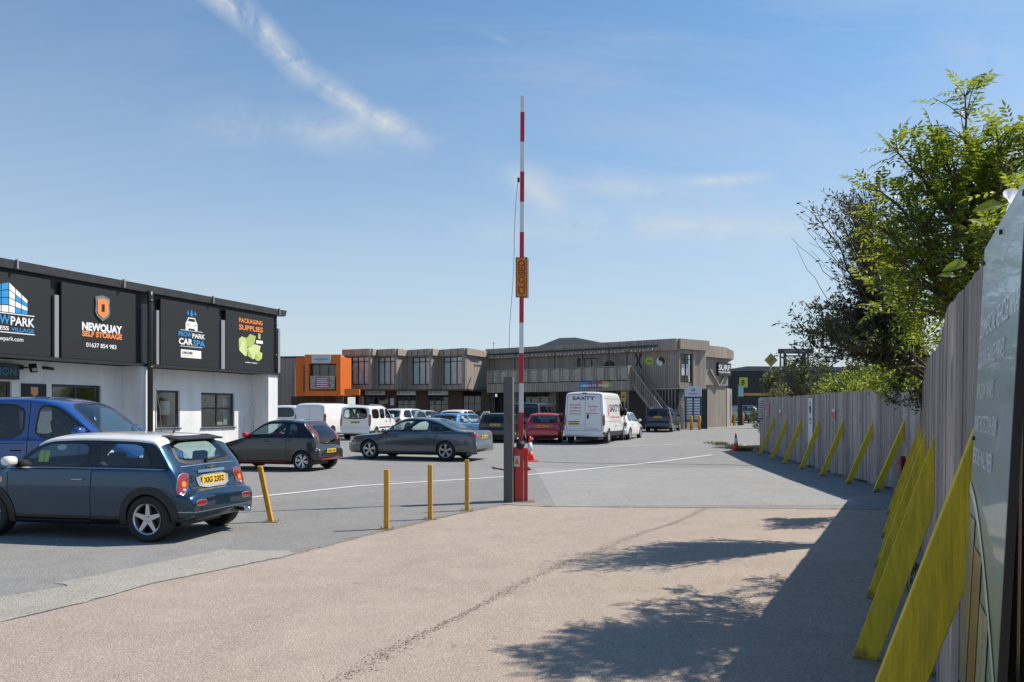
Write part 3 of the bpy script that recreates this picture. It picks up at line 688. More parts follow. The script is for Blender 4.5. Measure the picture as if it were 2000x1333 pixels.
redline = pm('red_pinstripe', (.45, .02, .02), .4)
def ay_extra(root, S, objs):
    for v in 'LR': S.strip([(.80, .255), (-.70, .255)], v, .022, .008, .06).build('red_trim_line', redline, root)
    S.strip([(-.6, .34), (.6, .34)], 'B', .022, .008, .06).build('red_trim_line', redline, root); antenna(.1, 0, .25, .5)(root, S, objs)
ay['extra'] = ay_extra
hd = R(180-15); x, y = place_by(592, 921, ay['wx'][1], .72, hd)
car(ay, 'dark charcoal five-door city car with red door mirrors and thin red sill lines', None, x, y, hd, 'city_car', 'car')

# grey saloon
au = hatch_spec(4.93, 1.87, 1.47, P['audi'], wr=.34, belt=.93, ws=.84, nose=.80, wb=2.91, fo=.93, boot=(.52, 1.66, 1.01), spoke=(5, .3, .020, 'd', .15), tinted=True, clear_n=1, framem=K['gloss'], cowl=1.10)
au['chrome'] = [('L', [(1.02, .945), (0, .955), (-1.2, .965), (-1.62, 1.0)], .012)]
au['lamps'] = [('tail_lamp', [(.90, .80), (.88, .93), (.50, .93), (.46, .84)], 'B', 'redl', True), ('tail_lamp', [(-2.15, .84), (-2.28, .93), (-2.44, .93), (-2.44, .84)], 'L', 'redl', True), ('headlamp', [(.86, .56), (.84, .70), (.45, .62), (.42, .54)], 'F', 'clrl', True), ('headlamp', [(2.1, .66), (2.36, .60), (2.40, .70), (2.22, .735)], 'L', 'clrl', True)]
au['plates'] = [('B', 0, .80, 'WF13 OXA'), ('F', 0, .44, 'WF13 OXA')]
hd = R(180-19); x, y = place_by(872, 901, au['wx'][1], .84, hd)
car(au, 'slate grey four-door saloon with twin-spoke alloys parked across the middle of the car park', None, x, y, hd, 'saloon_car', 'car')

def vspec(L, W, H, pnt, **k):
    h = L/2; v = dict(L=L, W=W, paint=pnt, wr=.32, rim=.20, wx=(h-.88, -h+.85), drop=.11, tum=.12, tuck=.02, zm=.7, top=van_top(L, H, k.pop('hood', .98), (h-.78, h-1.62)),
        belt=[(-h, 1.08), (h-1.6, 1.08), (h-.8, 1.04), (h-.2, .85), (h, .7)], bot=[(-h, .38), (-h+.3, .28), (0, .22), (h-.3, .24), (h, .3)], cab=(-h+.05, h-.9),
        side=[[(h-.95, 1.13), (h-1.55, H-.22), (h-1.85, H-.18), (h-1.9, 1.13)]], ws=[(h-.82, W*.38), (h-1.52, W*.32), (h-1.52, -W*.32), (h-.82, -W*.38)], gasket=.018,
        doors=[[(h-1.2, .32), (h-1.2, 1.1), (h-2.0, 1.1), (h-2.0, .32)]], seams=[('L', [(h-1.2, .3), (h-1.2, 1.05)]), ('L', [(h-2.0, .28), (h-2.0, H-.15)]), ('B', [(0, .5), (0, H-.12)])],
        handles=[(h-1.85, .98)], mirror=(h-1.15, 1.16), mirs=(.08, .12, .13), dash=h-1.1, seatx=[(h-2.0, 2)], floor=.55, plan_f=(.55, .2), plan_r=(.22, .06),
        lamps=[('tail_lamp', [(W*.485, .72), (W*.480, 1.35), (W*.425, 1.35), (W*.425, .72)], 'B', 'redl', True), ('headlamp', [(W*.46, .72), (W*.45, .92), (W*.28, .84), (W*.28, .72)], 'F', 'clrl', True)], spoke=(6, 0, .03, 's', .1))
    v.update(k); return v
def away(sp, label, cat, name, px, y, theta, group=None, detail=.6, **k):
    """rear centre of the vehicle at that pixel column and depth, heading theta degrees right of straight ahead"""
    t = R(theta); X = (px-1000)/F*y; c = Vector((X+sp['L']/2*math.sin(t), y+sp['L']/2*math.cos(t)))
    return car(sp, label, group, c.x, c.y, R(90)-t, name, cat, False, detail)
def side_rect(x0, x1, z0, z1): return [(x0, z0), (x0, z1), (x1, z1), (x1, z0)]
# silver-white people carrier with windows all round
dob = vspec(4.2, 1.76, 1.83, P['white'], tinted=False)
dob['side'] = [dob['side'][0], side_rect(.06, -.62, 1.13, 1.62), side_rect(-.78, -1.75, 1.13, 1.60)]
dob['rw'] = [(.68, 1.12), (.60, 1.66), (-.60, 1.66), (-.68, 1.12)]; dob['rwx'] = -1.7; dob['pillar'] = None
dob['plates'] = [('B', 0, .92, 'WN05 BTE')]; dob['seatx'] = [(.1, 2), (-.75, 3)]; dob['clad'] = .48
dob['decals'] = [('side_moulding', [(.9, .60), (.9, .67), (-.9, .67), (-.9, .60)], 'R', 'trim')]
dob['seams'] = dob['seams'][:2]+[('L', [(-.70, .28), (-.70, 1.66)]), ('B', [(-.74, 1.04), (.74, 1.04)])]
def dob_x(root, S, objs):
    m = MB()
    for s in (-.58, .58): m.tube([S.hit('T', -1.6, s, .0), S.hit('T', -1.4, s, .06), S.hit('T', .2, s, .06), S.hit('T', .4, s, .0)], .018, 6)
    m.build('roof_rail', P['silver'], root, True); wiper(-2.1, 0, 1.10, .35, .35)(root, S, objs)
dob['extra'] = dob_x
away(dob, 'white window van with roof rails and black bumper, beyond the charcoal city car', 'van', 'window_van', 693, 40.3, 11)
pv = vspec(4.9, 1.95, 1.95, P['white'])
away(pv, 'plain white panel van just left of the window van', 'van', 'panel_van', 604, 42.0, 14)
pk = vspec(4.4, 1.8, 1.82, P['white'], rw=[(.66, 1.12), (.60, 1.62), (-.60, 1.62), (-.66, 1.12)], rwx=-1.8)
away(pk, 'white estate van half hidden behind the corner of the white building', 'van', 'estate_van', 553, 45.5, 12)
suvb = dict(wr=.35, belt=1.02, rake=.30, ws=.80, nose=.95, wb=2.65, fo=.90)
sv = hatch_spec(4.4, 1.83, 1.62, P['white'], **suvb)
away(sv, 'white crossover parked nose-in at the shopfronts, beyond the window van', 'car', 'crossover_car', 757, 46.5, 30)
gy_ = hatch_spec(4.3, 1.8, 1.50, P['silver'], wb=2.6, fo=.85)
away(gy_, 'silver hatchback partly hidden between the white crossover and the grey saloon', 'car', 'silver_hatchback', 786, 49.5, 34)
wb_ = hatch_spec(3.9, 1.7, 1.56, P['white'], wb=2.45, fo=.75)
r_, S_, o_ = away(wb_, 'small white hatchback with its driver door standing open, behind the blue hatchback', 'car', 'white_hatchback', 876, 44.6, 20)
# its open door, swung out to the right
dm = MB(); a = R(-62); hx, hy_ = .75, -.80; dirv = Vector((-math.cos(a), math.sin(a), 0)); sd_ = Vector((-dirv.y, dirv.x, 0))*.05
prof = [(0, .35), (0, .98), (.42, 1.44), (.95, 1.46), (1.02, .98), (1.0, .35)]
o0 = Vector((hx, hy_, 0)); frame = [o0+dirv*u+Vector((0, 0, z)) for u, z in prof]
inn = [(0.06, .98), (.44, 1.37), (.90, 1.38), (.95, .98)]; fi = [o0+dirv*u+Vector((0, 0, z)) for u, z in inn]
lower = [frame[0], frame[1], frame[4], frame[5]]
dm.prism(lower, sd_)
for q in ((frame[1], frame[2], fi[1], fi[0]), (frame[2], frame[3], fi[2], fi[1]), (frame[3], frame[4], fi[3], fi[2])): dm.prism(list(q), sd_)
od = dm.build('open_door', P['white'], r_); MB().prism(fi, sd_*.1).build('window', K['glass'], od)
bl = hatch_spec(4.35, 1.77, 1.44, P['ltb'], wb=2.69, fo=.80, wr=.32)
bl['plates'] = [('B', 0, .62, 'WR59 HVN')]
away(bl, 'light blue hatchback facing away, half hidden by the grey saloon roof', 'car', 'blue_hatchback', 861, 38.5, 27)
gk = hatch_spec(4.3, 1.79, 1.46, P['blk'], wb=2.63, fo=.85, wr=.32, tinted=True, clear_n=0); gk['plates'] = [('B', 0, .86, 'WL15 GVX')]
gk['lamps'][0] = ('tail_lamp', [(.86, .82), (.84, .98), (.48, .96), (.48, .84)], 'B', 'redl', True)
away(gk, 'black hatchback with its tail behind the grey timber post', 'car', 'black_hatchback', 966, 37.6, 12)
rd = hatch_spec(4.25, 1.76, 1.46, P['redc'], wb=2.58, fo=.88, wr=.32, rake=.42); rd['plates'] = [('B', 0, .80, 'WG06 PZT')]
away(rd, 'red hatchback between the striped barrier and the white high-roof van', 'car', 'red_hatchback', 1060, 37.2, 9)
dv = vspec(4.9, 1.90, 1.96, P['dkb'], tinted=True)
dv['side'] += [side_rect(.40, -.75, 1.16, 1.72), side_rect(-.9, -2.1, 1.16, 1.72)]
away(dv, 'midnight blue van parked behind the red hatchback', 'van', 'dark_van', 1024, 45.5, 22)
# high-roof van with the lettering
hv = vspec(5.41, 2.02, 2.50, P['white'], hood=1.12)
h = 5.41/2
hv['top'] = [(-h, .45), (-h+.01, .60), (-h+.03, .72), (-h+.045, 1.2), (-h+.09, 2.25), (-h+.13, 2.42), (-h+.3, 2.475), (0, 2.50), (h-2.0, 2.49), (h-1.7, 2.42), (h-1.35, 2.10), (h-.72, 1.36), (h-.6, 1.30), (h-.22, 1.10), (h-.08, .95), (h-.02, .7), (h, .45)]
hv.update(belt=[(-h, 1.25), (h-1.6, 1.25), (h-.8, 1.2), (h-.2, .95), (h, .8)], wr=.34, rim=.20, wx=(h-.95, -h+1.0), tum=.085, clad=.56, zm=.9, bot=[(-h, .46), (-h+.3, .34), (0, .30), (h-.3, .28), (h, .32)],
    side=[[(h-.85, 1.27), (h-1.35, 1.92), (h-1.75, 1.95), (h-1.8, 1.27)]], ws=[(h-.74, .80), (h-1.33, .74), (h-1.33, -.74), (h-.74, -.80)],
    doors=[[(h-1.15, .42), (h-1.15, 1.2), (h-1.9, 1.2), (h-1.9, .42)]], seams=[('L', [(h-1.9, .4), (h-1.9, 2.2)]), ('L', [(h-3.2, .5), (h-3.2, 2.15)]), ('L', [(h-1.95, 2.15), (-h+.2, 2.15)]), ('L', [(h-1.95, 1.05), (-h+.2, 1.05)]), ('B', [(-.06, .62), (-.06, 2.36)]), ('B', [(-.86, .62), (-.80, 2.34), (.80, 2.34), (.86, .62), (-.86, .62)])], seamw=.012, spoke=(8, 0, .03, 's', .1), mirror=(h-1.05, 1.45), mirs=(.09, .12, .2), mirm=K['black'],
    lamps=[('tail_lamp', [(.995, .86), (.985, 1.40), (.90, 1.40), (.90, .86)], 'B', 'redl', True), ('high_brake_lamp', [(-.13, 2.385), (.13, 2.385), (.13, 2.42), (-.13, 2.42)], 'B', 'redl', False)], plates=[('B', .50, .95, 'LB14 DWE')], seath=.75,
    decals=[('plate_lamp_bar', [(.20, 1.03), (.80, 1.03), (.80, 1.065), (.20, 1.065)], 'B', 'black'), ('door_lock', [(-.14, 1.18), (-.14, 1.40), (-.24, 1.40), (-.24, 1.18)], 'B', 'black')])
vred = pm('van_red_vinyl', (.55, .06, .10), .5); vnav = pm('van_navy_vinyl', (.03, .035, .07), .5); vgry = pm('van_grey_vinyl', (.3, .3, .33), .5)
def hv_x(root, S, objs):
    def rear(name, s, y, z, hh, wd, mt, bold=.01):
        t = text_mb(s, hh, wd, bold); xf(t, lambda v: Vector((S.hit('B', y-v.x, z+v.z, .006)))); t.build(name, mt, root)
    rear('rear_lettering', 'SAXTY', .02, 2.16, .16, 1.10, vnav, .03)
    for i, s in enumerate(('Specialist', 'Ventilation', 'Ductwork', 'Contractors')): rear('rear_lettering', s, .42, 1.86-.145*i, .085, .56, vred)
    for i, s in enumerate(('Stainless', 'Steel', 'Fabrications')): rear('rear_lettering', s, -.42, 1.78-.165*i, .085, (.48, .26, .60)[i], vred)
    rear('rear_lettering', '01872 870700', -.42, .70, .05, .55, vred)
    rear('rear_lettering', 'Citroen', .66, 1.17, .03, .2, vgry) if False else None
    def sd(name, s, x, z, hh, wd, mt, bold=.01):
        t = text_mb(s, hh, wd, bold); xf(t, lambda v: Vector((S.hit('R', x+v.x, z+v.z, .006)))); t.build(name, mt, root)
    sd('side_lettering', 'SAXTY', -.25, 1.70, .34, 2.2, vnav, .03)
    sd('side_lettering', 'Specialist Ventilation', -.2, 1.26, .085, 2.3, vred); sd('side_lettering', 'Ductwork', -.2, .82, .07, .7, vred)
    S.decal([(-1.85, 1.55), (-1.65, 1.88), (-1.45, 1.55), (-1.65, 1.22)], 'R', .005, .08, 3).build('side_emblem', vred, root)
    S.decal([(-1.72, 1.58), (-1.65, 1.72), (-1.58, 1.58), (-1.65, 1.42)], 'R', .009, .08, 2).build('side_emblem', P['white'], root)
hv['extra'] = hv_x
away(hv, 'tall white high-roof van lettered SAXTY with a black rear bumper', 'van', 'high_roof_van', 1140, 36.4, 20, detail=.8)
wc_ = hatch_spec(4.1, 1.75, 1.50, P['white'], wb=2.55, fo=.8)
car(wc_, 'white hatchback just beyond the right side of the lettered van', None, 5.95, 42.2, R(90-22), 'white_hatchback', 'car', False, .6)
qa = hatch_spec(4.33, 1.80, 1.61, P['dkb'], tinted=True, clear_n=0, **suvb); qa['plates'] = [('B', 0, 1.0, 'WP10 YFD')]
qa['lamps'][0] = ('tail_lamp', [(.88, .98), (.86, 1.12), (.56, 1.10), (.60, .98)], 'B', 'redl', True)
def qx(root, S, objs):
    m = MB()
    for s in (-.58, .58): m.tube([S.hit('T', -1.4, s, .0), S.hit('T', -1.3, s, .05), S.hit('T', .2, s, .05), S.hit('T', .3, s, .0)], .018, 6)
    m.build('roof_rail', P['silver'], root, True)
qa['extra'] = qx
away(qa, 'black sport utility car with silver roof rails parked in front of the timber stairs', 'car', 'sport_utility_car', 1284, 51.0, 22)
bm = hatch_spec(4.65, 1.92, 1.72, P['dkg'], wr=.37, belt=1.10, rake=.25, ws=.75, nose=1.02, wb=2.8, fo=.9)
bm['decals'] = [('grille', [(-.30, .62), (-.30, .86), (-.03, .88), (-.03, .60)], 'F', 'gloss'), ('grille', [(.30, .62), (.30, .86), (.03, .88), (.03, .60)], 'F', 'gloss')]; bm['plates'] = [('F', 0, .52, 'WD21 RMU')]
car(bm, 'dark grey sport utility car facing the camera beyond the end of the fence', None, 22.9, 75.2, R(-90+4), 'oncoming_car', 'car', False, .6)
b2 = hatch_spec(4.3, 1.8, 1.5, P['blk'])
car(b2, 'black car almost hidden behind the dark grey car beyond the fence', None, 24.6, 83.5, R(180+12), 'parked_car', 'car', False, .5)
# ------------------------------------------------------------------ ground, roads, markings
def asphalt(name, c1, c2, c3, scale=1., bumpk=.6):
    m = bpy.data.materials.new(name); m.use_nodes = True; t = m.node_tree; b = t.nodes['Principled BSDF']; N_ = t.nodes.new; L_ = t.links.new
    g = N_('ShaderNodeNewGeometry')
    def nz(s, det=3, r=.6, dist=0):
        n = N_('ShaderNodeTexNoise'); n.inputs['Scale'].default_value = s*scale; n.inputs['Detail'].default_value = det; n.inputs['Roughness'].default_value = r
        n.inputs['Distortion'].default_value = dist; L_(g.outputs['Position'], n.inputs['Vector']); return n.outputs[0]
    v = N_('ShaderNodeTexVoronoi'); v.inputs['Scale'].default_value = 125*scale; L_(g.outputs['Position'], v.inputs['Vector'])
    sv = N_('ShaderNodeSeparateColor'); L_(v.outputs['Color'], sv.inputs[0])
    stone = M_('POWER', sv.outputs[0], 2.2, tree=t)
    f = M_('ADD', M_('MULTIPLY', stone, .8, tree=t), M_('MULTIPLY', M_('SUBTRACT', nz(48, 3), .5, tree=t), 1.1, tree=t), clamp=True, tree=t)
    m1 = N_('ShaderNodeMix'); m1.data_type = 'RGBA'; L_(f, m1.inputs['Factor']); m1.inputs['A'].default_value = (*c1, 1); m1.inputs['B'].default_value = (*c2, 1)
    big = M_('MULTIPLY', M_('SUBTRACT', nz(.33, 6, .62, .8), .42, tree=t), 1.7, clamp=True, tree=t)
    m2 = N_('ShaderNodeMix'); m2.data_type = 'RGBA'; L_(M_('MULTIPLY', big, .75, tree=t), m2.inputs['Factor']); L_(m1.outputs['Result'], m2.inputs['A']); m2.inputs['B'].default_value = (*c3, 1)
    mid = M_('ADD', .80, M_('MULTIPLY', nz(2.3, 5, .7), .42, tree=t), tree=t)
    h = N_('ShaderNodeHueSaturation'); L_(mid, h.inputs['Value']); L_(m2.outputs['Result'], h.inputs['Color'])
    spots = M_('MAXIMUM', M_('GREATER_THAN', nz(5.5, 2), .72, tree=t), M_('MULTIPLY', M_('SUBTRACT', nz(1.1, 4, .6, 1.5), .60, tree=t), 4, clamp=True, tree=t), tree=t)
    m3 = N_('ShaderNodeMix'); m3.data_type = 'RGBA'; L_(M_('MULTIPLY', spots, .35, tree=t), m3.inputs['Factor']); L_(h.outputs[0], m3.inputs['A']); m3.inputs['B'].default_value = (c1[0]*.5, c1[1]*.5, c1[2]*.5, 1)
    L_(m3.outputs['Result'], b.inputs['Base Color']); b.inputs['Roughness'].default_value = .88; b.inputs['Specular IOR Level'].default_value = .3
    bp = N_('ShaderNodeBump'); bp.inputs['Strength'].default_value = bumpk; bp.inputs['Distance'].default_value = .006
    L_(M_('ADD', v.outputs['Distance'], nz(60, 2), tree=t), bp.inputs['Height']); L_(bp.outputs[0], b.inputs['Normal']); return m
GA = asphalt('car_park_asphalt', (.165, .165, .162), (.38, .375, .365), (.29, .285, .272))
GB = asphalt('buff_road_asphalt', (.27, .22, .182), (.51, .432, .365), (.43, .365, .305))
GP = asphalt('pale_concrete_patch', (.24, .225, .20), (.50, .475, .43), (.36, .34, .305), 1.0)
def grid_sheet(name, ys, x0, x1, z, mat):
    m = MB(); n = len(ys); m.add([(x, y, gz(y)+z) for y in ys for x in (x0, x1)], [(2*i, 2*i+1, 2*i+3, 2*i+2) for i in range(n-1)]); return struct(m.build(name, mat))
grid_sheet('ground', (-60, 26, 110, 1500), -900, 900, 0, GA)
def sheet(name, pts, z, mat):   # flat polygon (near ground only)
    m = MB(); m.add([(p[0], p[1], z) for p in pts], [tuple(range(len(pts)))]); m.f = [f if sum(pts[i][0]*pts[(i+1) % len(pts)][1]-pts[(i+1) % len(pts)][0]*pts[i][1] for i in range(len(pts))) > 0 else f[::-1] for f in m.f]
    return struct(m.build(name, mat))
def wob(pts, amp, step=.25, seed=1):
    r = random.Random(seed); q = []
    for a, b in zip(pts, pts[1:]):
        L = math.hypot(b[0]-a[0], b[1]-a[1]); n = max(1, int(L/step))
        for i in range(n): q.append((a[0]+(b[0]-a[0])*i/n+r.uniform(-amp, amp), a[1]+(b[1]-a[1])*i/n+r.uniform(-amp, amp)))
    q.append(tuple(pts[-1][:2])); return q
def gp(*l): return [tuple(G(*p)[:2]) for p in l]
edge = gp((-700, 1420), (0, 1218), (140, 1186), (300, 1142), (545, 1092), (660, 1062), (760, 1036), (850, 1015), (915, 1001), (985, 986), (1075, 991), (1400, 993.5), (1760, 997))
edge = wob(edge, .02)
sheet('buff_road', edge+[(9.0, 13.2), (9.0, -30), (-40, -30)], .004, GB)
pale = wob(gp((-500, 1345), (0, 1216), (140, 1184), (300, 1140), (545, 1090), (575, 1082), (560, 1078), (440, 1074), (300, 1102), (110, 1140), (135, 1146), (0, 1168), (-500, 1268)), .022, .12, 3)
sheet('concrete_strip', pale, .007, GP)
MW = pm('worn_white_line', (.78, .77, .74), .7, noise=((.42, .42, .41), 16, 2.6))
def line(name, pts, wd, z, mat, jag=0., seed=5):
    q = wob(pts, jag, .3, seed) if jag else wob(pts, 0, 1.0); r = random.Random(seed); vs = []
    for i in range(len(q)):
        a, b = q[max(i-1, 0)], q[min(i+1, len(q)-1)]; L = math.hypot(b[0]-a[0], b[1]-a[1]); k = wd/2*(1 if not jag else r.uniform(.35, 1.3)); nx, ny = -(b[1]-a[1])/L*k, (b[0]-a[0])/L*k
        vs += [(q[i][0]+nx, q[i][1]+ny, gz(q[i][1]+ny)+z), (q[i][0]-nx, q[i][1]-ny, gz(q[i][1]-ny)+z)]
    m = MB(); m.add(vs, [(2*i, 2*i+1, 2*i+3, 2*i+2) for i in range(len(q)-1)]); return struct(m.build(name, mat))
line('painted_line', gp((485, 973), (700, 950), (1000, 931), (1240, 908), (1390, 889)), .15, .008, MW)
line('painted_line', gp((1130, 876), (1330, 868)), .09, .008, MW)
line('painted_line', gp((1452, 869), (1480, 878)), .10, .008, MW)
DK = pm('dark_seal', (.16, .135, .11), .9, noise=((.28, .235, .195), 12, 1.8))
def crumble(name, pts, spread, n, size, mat, seed):
    r = random.Random(seed); m = MB(); seg = list(zip(pts, pts[1:])); Ls = [math.hypot(b[0]-a[0], b[1]-a[1]) for a, b in seg]; T = sum(Ls)
    ph = [r.uniform(0, 6) for _ in range(3)]
    for _ in range(n):
        d = t0 = r.uniform(0, T); i = 0
        while d > Ls[i] and i < len(Ls)-1: d -= Ls[i]; i += 1
        a, b = seg[i]; f = d/Ls[i]; k = .55+.45*math.sin(t0*1.7+ph[0])*math.sin(t0*.6+ph[1]); nx, ny = -(b[1]-a[1])/Ls[i], (b[0]-a[0])/Ls[i]; o = r.gauss(0, spread*(.35+k))+.03*math.sin(t0*2.1)
        x, y = a[0]+(b[0]-a[0])*f+nx*o, a[1]+(b[1]-a[1])*f+ny*o; s = size*r.uniform(.4, 1.5); q = r.randint(4, 6); a0 = r.uniform(0, 6)
        m.add([(x+s*r.uniform(.5, 1.2)*math.cos(a0+6.283*j/q), y+s*r.uniform(.4, 1.)*math.sin(a0+6.283*j/q), gz(y)+.0085+.0005*(_ % 7)) for j in range(q)], [tuple(range(q))])
    return struct(m.build(name, mat))
crumble('road_seam', gp((640, 1345), (770, 1275), (860, 1224), (950, 1174), (1040, 1132), (1130, 1092), (1200, 1062), (1290, 1032), (1380, 994.5)), .045, 3600, .0075, DK, 4)
crumble('road_edge_grit', edge[20:], .035, 2600, .010, pm('edge_grit', (.20, .17, .14), .9), 7)
crumble('road_seam', gp((1036, 902), (1140, 905), (1250, 906), (1400, 908), (1500, 911)), .03, 1500, .03, DK, 12)
if False: line('road_seam', gp((640, 1345), (770, 1275), (860, 1224), (950, 1174), (1040, 1132), (1130, 1092), (1200, 1062)), .055, .009, DK, .028, 4)
if False: line('road_seam', gp((1200, 1062), (1290, 1032), (1380, 994.5)), .05, .009, DK, .02, 9)
if False: line('road_seam', gp((1036, 902), (1140, 905), (1250, 906), (1400, 908), (1500, 911)), .07, .010, DK, .012, 12)
line('concrete_edge', gp((1060, 989.5), (1300, 991), (1560, 993), (1760, 996)), .035, .012, GP, .006, 15)
line('concrete_edge', gp((984, 985), (1090, 991)), .16, .012, GP, .02, 18)
PT = asphalt('darker_patch', (.158, .158, .155), (.345, .34, .33), (.255, .25, .24))
sheet('asphalt_patch', gp((500, 985), (985, 935), (985, 984), (915, 1000), (760, 1034), (560, 1080), (440, 1073)), .003, PT)
sheet('asphalt_patch', gp((1045, 915), (1480, 915), (1700, 988), (1085, 989)), .003, asphalt('grey_patch', (.20, .20, .195), (.435, .43, .415), (.34, .335, .32)))
soil = pm('earth', (.05, .04, .025), .95, noise=((.03, .04, .012), 3, 2))

# ------------------------------------------------------------------ timber fence, braces, board
FL = [(.80, 1.0), (1.42, 2.25), (1.98, 3.5), (3.0, 5.4), (3.99, 7.4), (8.1, 15.2), (8.6, 19.6), (9.5, 26.3), (10.3, 31.8)]
sheet('earth_bank', [(FL[0][0]+.1, FL[0][1])]+[(p[0]+.12, p[1]) for p in FL[1:]]+[(60, 31.8), (60, -20), (1.2, -20)], .020, soil)
WD = pm('weathered_boards', (.53, .465, .415), .85, noise=((.17, .145, .14), 5, 2.1, (6, 6, .45)), island=.30, bump=(7, .5, .01, (9, 9, .5)), spec=.25)
WP = pm('fence_post_timber', (.17, .135, .11), .85, noise=((.08, .06, .05), 6, 1.5, (4, 4, .4)), bump=(7, .4, .01, (9, 9, .5)))
def fence(name, pts, h, lean, label, seed):
    r = random.Random(seed); root = thing(name, (pts[0][0], pts[0][1], 0), 0, label, 'fence'); O = Vector((pts[0][0], pts[0][1], 0))
    m = MB(); rail = MB(); posts = []
    for a, b in zip(pts, pts[1:]):
        a, b = Vector((*a, 0)), Vector((*b, 0)); L = (b-a).length; u = (b-a)/L; n = Vector((-u.y, u.x, 0)); s = 0   # n points to the road side (left)
        while s < L-.02:
            wd = min(r.uniform(.118, .135), L-s); g = .006; p = a+u*(s+g)-O; q = a+u*(s+wd-.002)-O; off = n*r.uniform(0, .006); hh = h+r.uniform(-.008, .008); z0 = -.03+gz(p.y+O.y); tilt = u*r.uniform(-.006, .006)
            dz = Vector((0, 0, 1)); lo = -n*lean*hh
            m.add([p+off+dz*z0, q+off+dz*z0, q+off+n*.02+dz*z0, p+off+n*.02+dz*z0]+[c+dz*(hh+gz(c.y+O.y))+lo+tilt for c in (p+off, q+off, q+off+n*.02, p+off+n*.02)],
                  [(0, 1, 2, 3), (7, 6, 5, 4), (0, 4, 5, 1), (1, 5, 6, 2), (2, 6, 7, 3), (3, 7, 4, 0)]); s += wd
        for z in (.35, 1.1, h-.25): rail.beam(a-O-n*.035-n*lean*z+Vector((0, 0, z+gz(a.y))), b-O-n*.035-n*lean*z+Vector((0, 0, z+gz(b.y))), .04, .09)
        k = max(1, int(L/2.2))
        for i in range(k+1): posts.append((a+u*L*i/k-O-n*.11, gz(a.y)))
    m.build('boards', WD, root); rail.build('rails', WP, root)
    for p, z in posts:
        if -1 < 1: MB().box(p.x-.05, p.x+.05, p.y-.05, p.y+.05, z-.2, z+h-.1).build('fence_post', WP, root)
    return root
fence('timber_fence', FL[:6], 2.17, .012, 'tall weathered board fence running from the photographer along the right, carrying the glossy board', 3)
fence('timber_fence', FL[5:], 2.19, 0, 'weathered grey board fence beyond the bend, with seven yellow braces leaning on it', 4)
# end post of the fence
MB().box(10.30, 10.42, 31.80, 31.92, 0, 2.3).build('fence_post', WP, bpy.data.objects['timber_fence.001'], loc=(-8.1, -15.2, 0))
def fx(y):
    for a, b in zip(FL, FL[1:]):
        if a[1] <= y <= b[1]: return a[0]+(b[0]-a[0])*(y-a[1])/(b[1]-a[1]), (b[0]-a[0], b[1]-a[1])
def brace(y, h, reach, wdv, label, thick=.05, slant=0.):
    x, d = fx(y); u = Vector((d[0], d[1], 0)).normalized(); n = Vector((-u.y, u.x, 0)) if abs(u.x) < .99 else Vector((-1, 0, 0))
    root = Vector((x, y, gz(y))); n2 = n  # away from the fence to the road
    o = n2*.028
    z = Vector((0, 0, 1)); k = wdv*h/reach
    poly = [o+z*h, o+n2*reach+z*.002, o+n2*(reach-wdv)+z*.002, o+z*max(h-k, .35)]
    m = MB(); m.prism([p-u*thick/2 for p in poly], u*thick)
    b = m.build('fence_brace', K['lime'], None, loc=root, bevel=.004)
    return tag(b, label, 'brace', 'yellow braces propping the fence')
names = ['nearest and largest yellow fence brace, at the bottom right beside the glossy board', 'second nearest yellow brace, broad faced, just in front of the overlapping stack',
 'third nearest yellow brace, first thin sliver behind the broad second one', 'fourth nearest yellow brace, slim in the overlapping stack', 'fifth nearest yellow brace, deep in the overlapping stack', 'sixth nearest yellow brace, last of the overlapping stack before the red post',
 'yellow brace just left of the red post at the fence bend', 'second yellow brace left of the red post', 'third yellow brace left of the red post', 'yellow brace right of the white fence banner, below the red warning sign', 'yellow brace whose top is just right of the white fence banner', 'second yellow brace from the far end of the fence', 'yellow brace at the far end of the fence beside the notice board']
for i, (y, h, rc, wv) in enumerate([(2.46, 1.65, .55, .145), (5.05, 1.55, .50, .16), (6.75, 1.52, .48, .12), (8.2, 1.50, .46, .12), (10.1, 1.5, .48, .12), (12.4, 1.5, .5, .12)]): brace(y, h, rc, wv, names[i])
for i, y in enumerate((16.0, 17.85, 20.0, 22.3, 24.5, 26.5, 28.8)): brace(y, 1.47+(.02, -.02, 0, .03, .01, 0, -.01)[i], (.62, .6, .6, .58, .6, .6, .62)[i], .13, names[6+i], .055 if i else .07)
# glossy board on the near fence; pale sky sheen painted into its upper colour
BG = bpy.data.materials.new('board_print_and_sheen'); BG.use_nodes = True; t = BG.node_tree; b = t.nodes['Principled BSDF']; b.inputs['Roughness'].default_value = .35; b.inputs['Coat Weight'].default_value = .35
tcn = t.nodes.new('ShaderNodeTexCoord'); sp_ = t.nodes.new('ShaderNodeSeparateXYZ'); t.links.new(tcn.outputs['Object'], sp_.inputs[0])
cr = t.nodes.new('ShaderNodeValToRGB'); t.links.new(M_('DIVIDE', sp_.outputs[2], 2.3, tree=t), cr.inputs[0])
cr.color_ramp.elements[0].color = (.09, .17, .06, 1); cr.color_ramp.elements[1].color = (.58, .68, .68, 1); e = cr.color_ramp.elements.new(.45); e.color = (.11, .19, .09, 1); e = cr.color_ramp.elements.new(.62); e.color = (.15, .27, .26, 1)
n = t.nodes.new('ShaderNodeTexNoise'); n.inputs['Scale'].default_value = 1.6; n.inputs['Detail'].default_value = 2; n.inputs['Distortion'].default_value = 1.2; t.links.new(tcn.outputs['Object'], n.inputs['Vector'])
